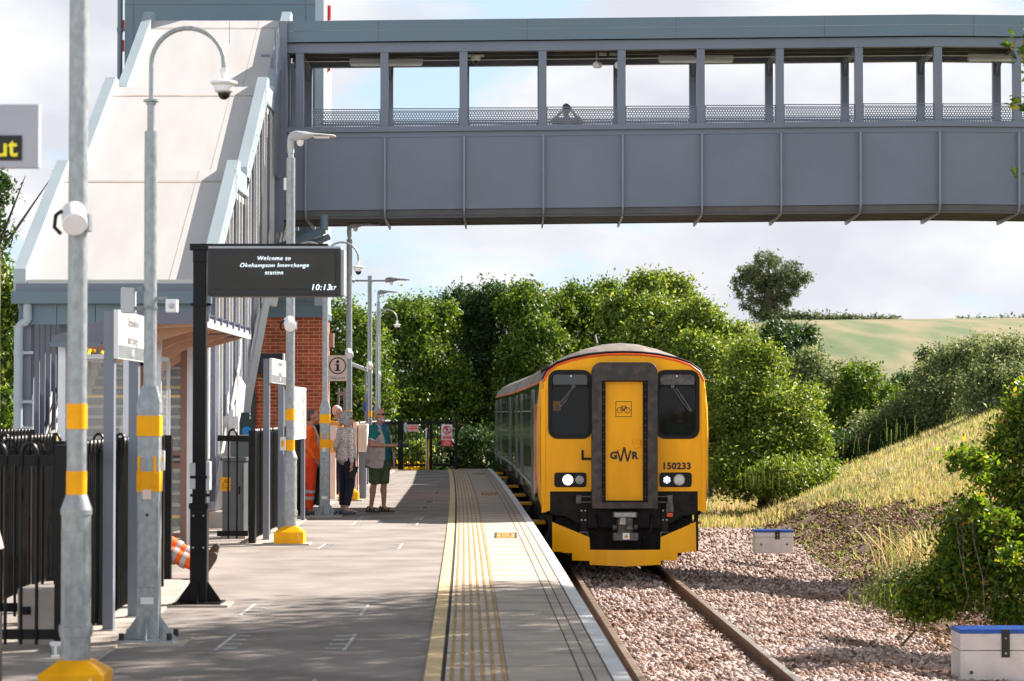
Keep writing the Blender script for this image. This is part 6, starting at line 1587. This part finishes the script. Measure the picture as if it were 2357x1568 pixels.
# ------------------------------------------------------------------ trees and bushes
OAK = [(.022, .055, .010), (.06, .125, .015), (.13, .205, .022), (.27, .32, .05)]
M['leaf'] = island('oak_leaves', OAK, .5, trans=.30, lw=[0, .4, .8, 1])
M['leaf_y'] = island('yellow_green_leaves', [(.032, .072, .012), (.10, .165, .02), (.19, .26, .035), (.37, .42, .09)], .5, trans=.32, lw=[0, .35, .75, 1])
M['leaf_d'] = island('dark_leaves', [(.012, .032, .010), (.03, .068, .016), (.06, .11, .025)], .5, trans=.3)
M['leaf_w'] = island('grey_willow_leaves', [(.05, .08, .03), (.12, .165, .06), (.23, .27, .11), (.36, .38, .20)], .55, trans=.35, lw=[0, .4, .8, 1])
M['leaf_n'] = island('hazel_leaves', [(.02, .045, .008), (.06, .12, .013), (.14, .24, .025), (.32, .34, .04), (.38, .22, .03)], .45, trans=.45, lw=[0, .4, .8, .95, 1])
M['leaf_fl'] = island('yellow_petals', [(.30, .30, .02), (.75, .55, .02), (.85, .65, .03)], .6, trans=.3)
M['leaf_far'] = island('far_tree_leaves', [(.045, .07, .03), (.09, .12, .045), (.16, .18, .08)], .7, trans=.25)
M['bark'] = pm('bark', (.10, .075, .055), .95, var=.35, scale=12, det=7, bump=.6, bscale=20)
def leafcloud(blobs, n, size, seed, clump=18, cs=.35, up=.25, asp=.55, fill=.25):
    rg = np.random.default_rng(seed); bl = np.array(blobs, float)
    area = bl[:, 3]*bl[:, 5]+bl[:, 3]*bl[:, 4]; pr = area/area.sum()
    nc = max(1, n//clump); bi = rg.choice(len(bl), nc, p=pr)
    d = rg.normal(size=(nc, 3)); d /= np.linalg.norm(d, axis=1, keepdims=True)
    ph = rg.uniform(0, 6.28, (len(bl), 6))
    lump = sum(np.sin(d[:, k % 3]*(4+2.3*k)+ph[bi, k]) for k in range(6))/6
    rad = (1+.30*lump)*np.where(rg.random(nc) < fill, rg.uniform(.45, .95, nc), rg.uniform(.88, 1.06, nc))
    c = bl[bi, :3]+d*bl[bi, 3:6]*rad[:, None]
    ci = np.repeat(np.arange(nc), clump); m = len(ci)
    p = c[ci]+rg.normal(size=(m, 3))*cs*rg.uniform(.4, 1.0, (nc, 1))[ci]
    nrm = d[ci]*.7+rg.normal(size=(m, 3))*.75+np.array([0, 0, up]); nrm /= np.linalg.norm(nrm, axis=1, keepdims=True)
    a = np.cross(nrm, rg.normal(size=(m, 3))); a /= np.linalg.norm(a, axis=1, keepdims=True); b = np.cross(nrm, a)
    s = size*rg.uniform(.55, 1.3, m)[:, None]
    v = np.stack([p-a*s*.5, p+b*s*asp*.5+nrm*s*.12, p+a*s*.6, p-b*s*asp*.5+nrm*s*.12], 1)
    return v.reshape(-1, 3), np.arange(m*4).reshape(-1, 4)
def trunk_mb(base, top, r, limbs, seed):
    rd = random.Random(seed); q = MB(); base, top = Vector(base), Vector(top)
    pts = [base.lerp(top, t)+Vector((rd.uniform(-.12, .12), rd.uniform(-.12, .12), 0))*(t > 0) for t in (0, .2, .4, .6, .8, 1)]
    q.tube(pts, [r*1.25, r, r*.85, r*.7, r*.5, r*.25], 9)
    for tg in limbs:
        tg = Vector(tg); t = rd.uniform(.3, .8); a = base.lerp(top, t); m_ = a.lerp(tg, .5)+Vector((0, 0, (tg-a).length*.08))
        q.tube([a, m_, tg], [r*.5*(1.2-t), r*.3, r*.08], 6)
        for _ in range(2):
            e = m_.lerp(tg, .4)+Vector((rd.uniform(-1, 1), rd.uniform(-1, 1), rd.uniform(0, 1)))*(tg-a).length*.3; q.tube([m_, m_.lerp(e, .5), e], [r*.22, r*.14, r*.04], 5)
    return q
def tree(name, lab, cat, D, blobs_px, n, size, mat, seed, group=None, ground_z=None, depth=1.0, r=.22, lobes=15, limbs=True, **k):
    """blobs: (x, y, rx, ry, dD) measured in the photograph, each a round mass of leaves at its own distance"""
    s = 5566/D; bl = []
    for x, y, rx, ry, dd in blobs_px:
        p = P(x, y, D+dd); sc_ = 5566/(D+dd); bl.append((p.x, p.y, p.z, rx/sc_, max(rx, ry)/sc_*.9*depth, ry/sc_))
    main = list(bl); cl = []; rd = random.Random(seed)
    for b in main:
        for _ in range(lobes):
            v = Vector((rd.gauss(0, 1), rd.gauss(-.25, 1), rd.gauss(.25, 1))).normalized(); f_ = rd.uniform(.20, .40); g_ = rd.uniform(.70, .98)
            m_ = (b[3]+b[5])/2*f_
            cl.append((b[0]+v.x*b[3]*g_, b[1]+v.y*b[4]*g_, b[2]+v.z*b[5]*g_, m_*rd.uniform(.9, 1.4), m_, m_*rd.uniform(.7, 1.0)))
    cx = np.mean([b[0] for b in bl]); cy = np.mean([b[1] for b in bl]); 
    gz_ = ground_z if ground_z is not None else float(gz(cx, cy))
    t = thing(name, lab, cat, (cx, cy, gz_), group)
    top = max(bl, key=lambda b: b[2]+b[5]); 
    q = trunk_mb((cx, cy, gz_-.2), (top[0], top[1], top[2]+top[5]*.3), r, [(b[0], b[1], b[2]+b[5]*.3) for b in bl] if limbs else [], seed)
    B('trunk', q, M['bark'], t, smooth=True)
    if cl:
        V, F = leafcloud(cl, int(n*.72), size, seed, **k); V2, F2 = leafcloud([(b[0], b[1], b[2], b[3]*.85, b[4]*.85, b[5]*.85) for b in main], int(n*.28), size, seed+500, **k)
        V, F = np.concatenate([V, V2]), np.concatenate([F, F2+len(V)])
    else: V, F = leafcloud(bl, n, size, seed, **k)
    from_np('crown', V, F, M[mat], t)
    return t
G1 = 'woodland trees beyond the platform end'
TR = [
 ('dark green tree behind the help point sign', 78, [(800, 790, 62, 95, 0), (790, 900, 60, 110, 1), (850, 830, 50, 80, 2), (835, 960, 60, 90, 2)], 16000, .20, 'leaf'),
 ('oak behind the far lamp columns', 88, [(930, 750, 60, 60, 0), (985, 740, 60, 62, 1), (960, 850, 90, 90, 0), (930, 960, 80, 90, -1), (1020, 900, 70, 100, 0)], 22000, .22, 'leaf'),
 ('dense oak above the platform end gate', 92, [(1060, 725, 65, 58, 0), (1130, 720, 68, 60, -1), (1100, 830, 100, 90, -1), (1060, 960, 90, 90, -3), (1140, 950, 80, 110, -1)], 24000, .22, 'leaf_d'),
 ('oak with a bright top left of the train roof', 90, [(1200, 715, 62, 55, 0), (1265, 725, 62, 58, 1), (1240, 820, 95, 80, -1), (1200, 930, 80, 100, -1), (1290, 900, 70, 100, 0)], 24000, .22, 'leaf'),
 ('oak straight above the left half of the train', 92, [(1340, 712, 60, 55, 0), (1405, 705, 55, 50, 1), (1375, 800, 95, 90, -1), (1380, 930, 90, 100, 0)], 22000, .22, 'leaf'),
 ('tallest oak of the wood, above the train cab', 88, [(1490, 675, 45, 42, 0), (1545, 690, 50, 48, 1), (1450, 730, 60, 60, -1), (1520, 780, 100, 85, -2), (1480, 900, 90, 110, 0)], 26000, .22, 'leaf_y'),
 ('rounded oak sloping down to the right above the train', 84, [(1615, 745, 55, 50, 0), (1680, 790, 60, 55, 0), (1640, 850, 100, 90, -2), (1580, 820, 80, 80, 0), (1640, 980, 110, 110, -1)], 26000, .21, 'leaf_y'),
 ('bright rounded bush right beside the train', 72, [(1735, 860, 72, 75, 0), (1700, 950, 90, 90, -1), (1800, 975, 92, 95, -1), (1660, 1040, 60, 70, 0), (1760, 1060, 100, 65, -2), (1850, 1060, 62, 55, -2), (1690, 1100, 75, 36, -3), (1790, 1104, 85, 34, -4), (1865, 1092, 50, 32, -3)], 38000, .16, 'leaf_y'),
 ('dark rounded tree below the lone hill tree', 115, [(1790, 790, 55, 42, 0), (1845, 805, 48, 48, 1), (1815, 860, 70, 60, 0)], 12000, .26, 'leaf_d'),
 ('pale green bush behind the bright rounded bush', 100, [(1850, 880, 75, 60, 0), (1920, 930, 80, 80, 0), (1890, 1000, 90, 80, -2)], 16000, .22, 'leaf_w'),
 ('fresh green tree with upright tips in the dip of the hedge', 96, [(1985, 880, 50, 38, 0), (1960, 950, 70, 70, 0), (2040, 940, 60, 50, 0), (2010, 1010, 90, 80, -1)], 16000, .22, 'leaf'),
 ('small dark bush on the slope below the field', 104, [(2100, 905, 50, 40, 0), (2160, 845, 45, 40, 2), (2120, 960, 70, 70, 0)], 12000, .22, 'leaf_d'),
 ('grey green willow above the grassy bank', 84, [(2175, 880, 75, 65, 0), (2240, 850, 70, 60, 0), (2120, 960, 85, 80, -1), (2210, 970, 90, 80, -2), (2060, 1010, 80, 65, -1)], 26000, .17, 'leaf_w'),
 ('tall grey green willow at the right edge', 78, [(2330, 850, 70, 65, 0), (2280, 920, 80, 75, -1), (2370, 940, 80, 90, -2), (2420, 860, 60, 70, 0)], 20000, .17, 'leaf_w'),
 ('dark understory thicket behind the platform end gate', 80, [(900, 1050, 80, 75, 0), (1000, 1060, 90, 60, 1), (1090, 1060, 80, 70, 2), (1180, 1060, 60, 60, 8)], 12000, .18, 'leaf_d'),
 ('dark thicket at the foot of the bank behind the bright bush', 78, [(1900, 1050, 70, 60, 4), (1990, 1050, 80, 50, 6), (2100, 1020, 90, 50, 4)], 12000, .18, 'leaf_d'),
]
for i, (lab, D, bl, n, sz, m_) in enumerate(TR):
    n = int(n*2.0); sz *= .66
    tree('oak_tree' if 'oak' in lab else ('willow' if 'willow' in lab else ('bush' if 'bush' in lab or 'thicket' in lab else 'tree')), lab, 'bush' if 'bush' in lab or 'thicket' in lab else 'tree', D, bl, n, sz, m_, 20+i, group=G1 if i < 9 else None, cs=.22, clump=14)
tree('tree', 'leafy tree at the left edge behind the down pipe', 'tree', 60, [(10, 700, 50, 60, 0), (-30, 640, 50, 70, 1), (20, 850, 60, 100, 0), (-20, 970, 70, 90, -1), (90, 900, 60, 110, 6), (160, 820, 60, 90, 7)], 22000, .15, 'leaf', 51, cs=.25)
tree('tree', 'slender branch tips hanging in at the upper left edge', 'tree', 55, [(-25, 470, 35, 80, 0), (-15, 420, 22, 35, 0), (-60, 560, 60, 90, 0)], 5000, .13, 'leaf_d', 52, cs=.2)
tree('bush', 'sunlit yellow green bush behind the platform end gate', 'bush', 74.5, [(940, 1060, 32, 28, 0), (965, 1045, 22, 34, 0), (925, 1075, 30, 20, 0)], 2600, .13, 'leaf_y', 53, cs=.15, r=.03, ground_z=.5)
q_ = [(925, 1084, 40, 9, 0), (965, 1084, 30, 9, 0)]
tree('flower_patch', 'patch of yellow flowers glowing behind the gate bars', 'flowers', 74.0, q_, 2000, .10, 'leaf_fl' if 'leaf_fl' in M else 'leaf_y', 54, cs=.1, r=.02, ground_z=.5)
for i, (lab, x, D, r_) in enumerate((('wood edge tree hidden behind the lift tower', 560, 80, 150), ('wood edge tree hidden behind the stairs', 330, 85, 160))):
    tree('tree', lab, 'tree', D, [(x, 850, r_, 110, 0), (x+60, 960, r_, 110, 1)], 9000, .26, 'leaf', 90+i, group='wood edge trees behind the station')
# lone tree on the hill
DL = 330
tree('lone_tree', 'lone spreading tree on the skyline of the hill', 'tree', DL, [(1768, 628, 66, 36, 0), (1724, 662, 36, 42, 0), (1820, 640, 44, 24, 0), (1788, 668, 50, 30, 0), (1738, 706, 34, 22, 0), (1790, 700, 26, 16, 0), (1748, 730, 28, 10, 0), (1782, 724, 24, 14, 0)], 17000, .34, 'leaf_far', 60, cs=.35, clump=14, lobes=9, r=1.0, ground_z=float(gz(PX(1760, DL), DL))-1, fill=.15)
def hedge(lab, x0, x1, D, y0, y1, h, n, seed):
    k = 14; bl = []
    for i in range(k):
        f_ = (i+.5)/k; x = x0+(x1-x0)*f_; y = y0+(y1-y0)*f_; bl.append((x, y, (x1-x0)/k*.75, h*(1-.55*f_), 0))
    return tree('hedge', lab, 'hedge', D, bl, int(n*1.8), .5, 'leaf_far', seed, cs=.5, clump=10, r=.15, lobes=0, limbs=False, ground_z=float(gz(PX((x0+x1)/2, D), D)))
hedge('trimmed hedge running right from the lone hill tree along the skyline', 1755, 2070, 325, 738, 748, 16, 7000, 61)
hedge('thin dark hedge line on the skyline at the right edge', 2200, 2440, 345, 746, 742, 6, 3000, 62)
# near bush on the right
tree('bush', 'big leafy hazel bush in the right foreground', 'bush', 29, [(2350, 940, 55, 80, 0), (2330, 1100, 85, 110, 0), (2390, 1220, 120, 120, 0), (2280, 1250, 105, 95, 0), (2340, 1350, 130, 85, 0), (2210, 1350, 110, 75, 0), (2470, 1050, 130, 170, 1), (2150, 1385, 75, 45, .3), (2200, 1280, 45, 50, .3)], 58000, .062, 'leaf_n', 70, cs=.10, clump=14, r=.04, fill=.3, depth=.8, lobes=8)
for i, (lab, bl, n) in enumerate((('hazel branch reaching out left of the big right foreground bush', [(2215, 1060, 26, 16, 0), (2190, 1065, 14, 8, 0), (2250, 1080, 26, 20, 0)], 700), ('lower hazel sprays in front of the big right foreground bush', [(2300, 1200, 30, 16, 0), (2320, 1280, 30, 16, 0), (2230, 1165, 26, 16, 0)], 900))):
    tree('bush', lab, 'bush', 27.6, bl, n, .075, 'leaf_n', 71+i, cs=.1, clump=9, r=.007)
tree('bush', 'low pale bush beside the ballast left of the big foreground bush', 'bush', 30, [(2090, 1370, 60, 28, 0), (2045, 1360, 45, 30, .5), (2120, 1350, 50, 40, 0)], 7000, .05, 'leaf_w', 75, cs=.12, r=.02)
# overhanging tree outside the frame: its leaves reach the right edge and shade the near platform
def overhang():
    t = thing('tree', 'tree outside the right edge whose leafy twigs hang into the frame', 'tree', (11.0, 26, .5))
    bl = [(7.8, 23.6, 9.8, 1.9, 2.6, 1.2), (9.8, 27, 9.6, 2.4, 3, 1.5), (10.9, 29.0, 9.2, 2.2, 2.2, 1.4), (8.8, 20.6, 9.4, 2.5, 2.0, 1.3), (11.5, 24, 8.6, 2.6, 3, 2)]
    q = trunk_mb((11.0, 26, -.3), (10.6, 26, 9.8), .22, [(b[0], b[1], b[2]) for b in bl], 5)
    for e_ in ((2356, 95), (2354, 215), (2340, 245), (2360, 400)):
        p_ = P(*e_, 20); q.tube([(7.6, 23.2, 9.4), (6.4, 21.6, 8.6), (p_.x+.9, 20.4, p_.z+.9), (p_.x+.25, 20, p_.z+.12), tuple(p_)], [.05, .035, .018, .008, .003], 6)
    B('trunk', q, M['bark'], t, smooth=True)
    V, F = leafcloud(bl, 46000, .16, 81, clump=60, cs=.42, fill=.6)
    V2, F2 = leafcloud([(*P(2352, 95, 20), .12, .2, .14), (*P(2350, 215, 20), .10, .2, .22), (*P(2338, 245, 20), .10, .1, .06), (*P(2357, 400, 20), .06, .1, .06)], 120, .08, 82, clump=6, cs=.05)
    from_np('crown', np.concatenate([V, V2]), np.concatenate([F, F2+len(V)]), M['leaf_n'], t)
overhang()

# grass and weeds: nobody could count the blades
def blades(name, lab, X, D, h, wd, mat, seed, lean=.35, head=None):
    rg = np.random.default_rng(seed); n = len(X); z = gz(X, D)-.02
    a = rg.uniform(0, 2*PI, n); hh = h*rg.uniform(.45, 1.25, n); ln = hh*lean*rg.normal(size=n); lb = rg.uniform(0, 2*PI, n)
    b = np.stack([X, D, z], -1); w_ = np.stack([np.cos(a), np.sin(a), 0*a], -1)*(wd*rg.uniform(.6, 1.4, n))[:, None]
    m_ = b+np.stack([ln*.3*np.cos(lb), ln*.3*np.sin(lb), hh*.6], -1); tp_ = b+np.stack([ln*np.cos(lb), ln*np.sin(lb), hh], -1)
    V = np.stack([b-w_, b+w_, m_+w_*.7, tp_, m_-w_*.7], 1).reshape(-1, 3)
    F = np.arange(n*5).reshape(-1, 5)
    return tag(from_np(name, V, F, mat, kind='stuff'), lab, 'grass', kind='stuff')
straw = island('dry_grass', [(.13, .18, .04), (.30, .33, .09), (.50, .47, .20), (.55, .43, .24), (.36, .21, .10)], .8, trans=.35)
green = island('green_grass', [(.06, .10, .02), (.13, .18, .04), (.24, .28, .09)], .8, trans=.35)
def lim(D): return np.interp(D, [20, 40, 50, 62, 66, 75, 110], [3.6, 3.6, 2.9, 1.6, .5, 0, 0])
X, D = scatter(125000, 30, 100, lambda D: (bankx(D)+lim(D)-.25+.3*np.sin(D*1.3), np.maximum(D*.24, bankx(D)+5)))
clus = np.sin(X*1.7+D*.6)*np.sin(D*.9-X*.8)+rng.normal(0, .6, len(X)) > -1.2
tag(blades('dry_grass', 'dry straw coloured grass on the embankment', X[clus], D[clus], .16, .009, straw, 1), kind='stuff')
X, D = scatter(26000, 30, 100, lambda D: (bankx(D)+lim(D)+.1, np.maximum(D*.24, bankx(D)+5)))
clus = np.sin(X*1.1+D*.35+2)*np.sin(D*.5-X*.5)+rng.normal(0, .3, len(X)) > .15
blades('green_grass', 'greener grass tufts among the dry grass of the embankment', X[clus], D[clus], .2, .014, green, 2)
X, D = scatter(1500, 42, 74, lambda D: (bankx(D)-.25, bankx(D)+lim(D)+.2)); blades('weeds', 'sparse weeds on the bare soil', X, D, .16, .02, green, 3, lean=.7)
X, D = scatter(9000, 58, 100, lambda D: (np.minimum(3.6-.0*D, bankx(D)-1.2), bankx(D)+1)); k_ = D > 62; blades('verge_grass', 'pale grass on the verge beside the train', X[k_], D[k_], .25, .014, straw, 4)
X, D = scatter(1800, 70, 96, lambda D: (0*D-6, 0*D+.2)); blades('rough_grass', 'rough grass beyond the platform end', X, D, .5, .03, green, 6)
def tuft(lab, x, y, D, n, h, mat, seed, spread=.25, lean=.5, name='grass_tuft'):
    rg = np.random.default_rng(seed); p = P(x, y, D); X = p.x+rg.normal(0, spread, n); Y = D+rg.normal(0, spread, n)
    z0 = p.z; a = rg.uniform(0, 2*PI, n); hh = h*rg.uniform(.5, 1.1, n); ln = hh*lean*rg.random(n); lb = rg.uniform(0, 2*PI, n)
    b = np.stack([X, Y, X*0+z0-.05], -1); w_ = np.stack([np.cos(a), np.sin(a), 0*a], -1)*.004
    m_ = b+np.stack([ln*.4*np.cos(lb), ln*.4*np.sin(lb), hh*.65], -1); tp_ = b+np.stack([ln*np.cos(lb), ln*np.sin(lb), hh], -1)
    V = np.stack([b-w_, b+w_, m_+w_, tp_+w_*1.4, tp_-w_*1.4, m_-w_], 1).reshape(-1, 3)
    o = from_np(name, V, np.arange(n*6).reshape(-1, 6), mat, org=(p.x, D, z0)); return tag(o, lab, 'grass tuft', 'grass tufts on the right')
tuft('tall pale grass tuft drooping left of the foreground bush', 2120, 1335, 30.5, 260, .70, straw, 11, .28, .9)
tuft('short pale grass tuft beside the ballast below the drooping tuft', 2080, 1390, 29.5, 200, .28, green, 12, .3, .8)
for i, (x, y, D) in enumerate(((1790, 1105, 62), (1830, 1080, 64), (1990, 1030, 64), (2060, 1000, 64), (2240, 975, 62), (1730, 1110, 60))):
    tuft(['seed stalks sticking up left of the bright bush edge', 'tall seed stalks against the bright bush', 'seed stalks on the bank crest before the dark thicket', 'pair of seed stalks near the willow foot', 'seed stalks at the top right of the bank', 'low seed stalks right of the train'][i], x, y+10, D, 16, .6, green, 20+i, .5, .3)
# dead arching twigs on the bare soil
for i, (x0, y0, x1, y1) in enumerate(((2150, 1290, 2015, 1190), (2140, 1280, 2060, 1150), (2185, 1300, 2120, 1160))):
    a = P(x0, y0, 31); b = P(x1, y1, 32)
    t = thing('dead_twig', ['lowest brown arching dead twig over the soil', 'middle brown dead twig rising over the soil', 'short brown dead twig nearest the bush'][i], 'twig', a)
    q = MB(); m_ = a.lerp(b, .5)+Vector((0, 0, .08)); q.tube([a, a.lerp(m_, .5)+Vector((0, 0, .05)), m_, b], [.022, .018, .014, .006], 6)
    for k in range(9):
        c_ = a.lerp(b, .25+k*.08); q.tube([c_+Vector((0, 0, .04)), c_+Vector((random.uniform(-.08, .08), 0, random.uniform(.03, .10)))], .005, 4)
    B('stem', q, M['rust'], t)
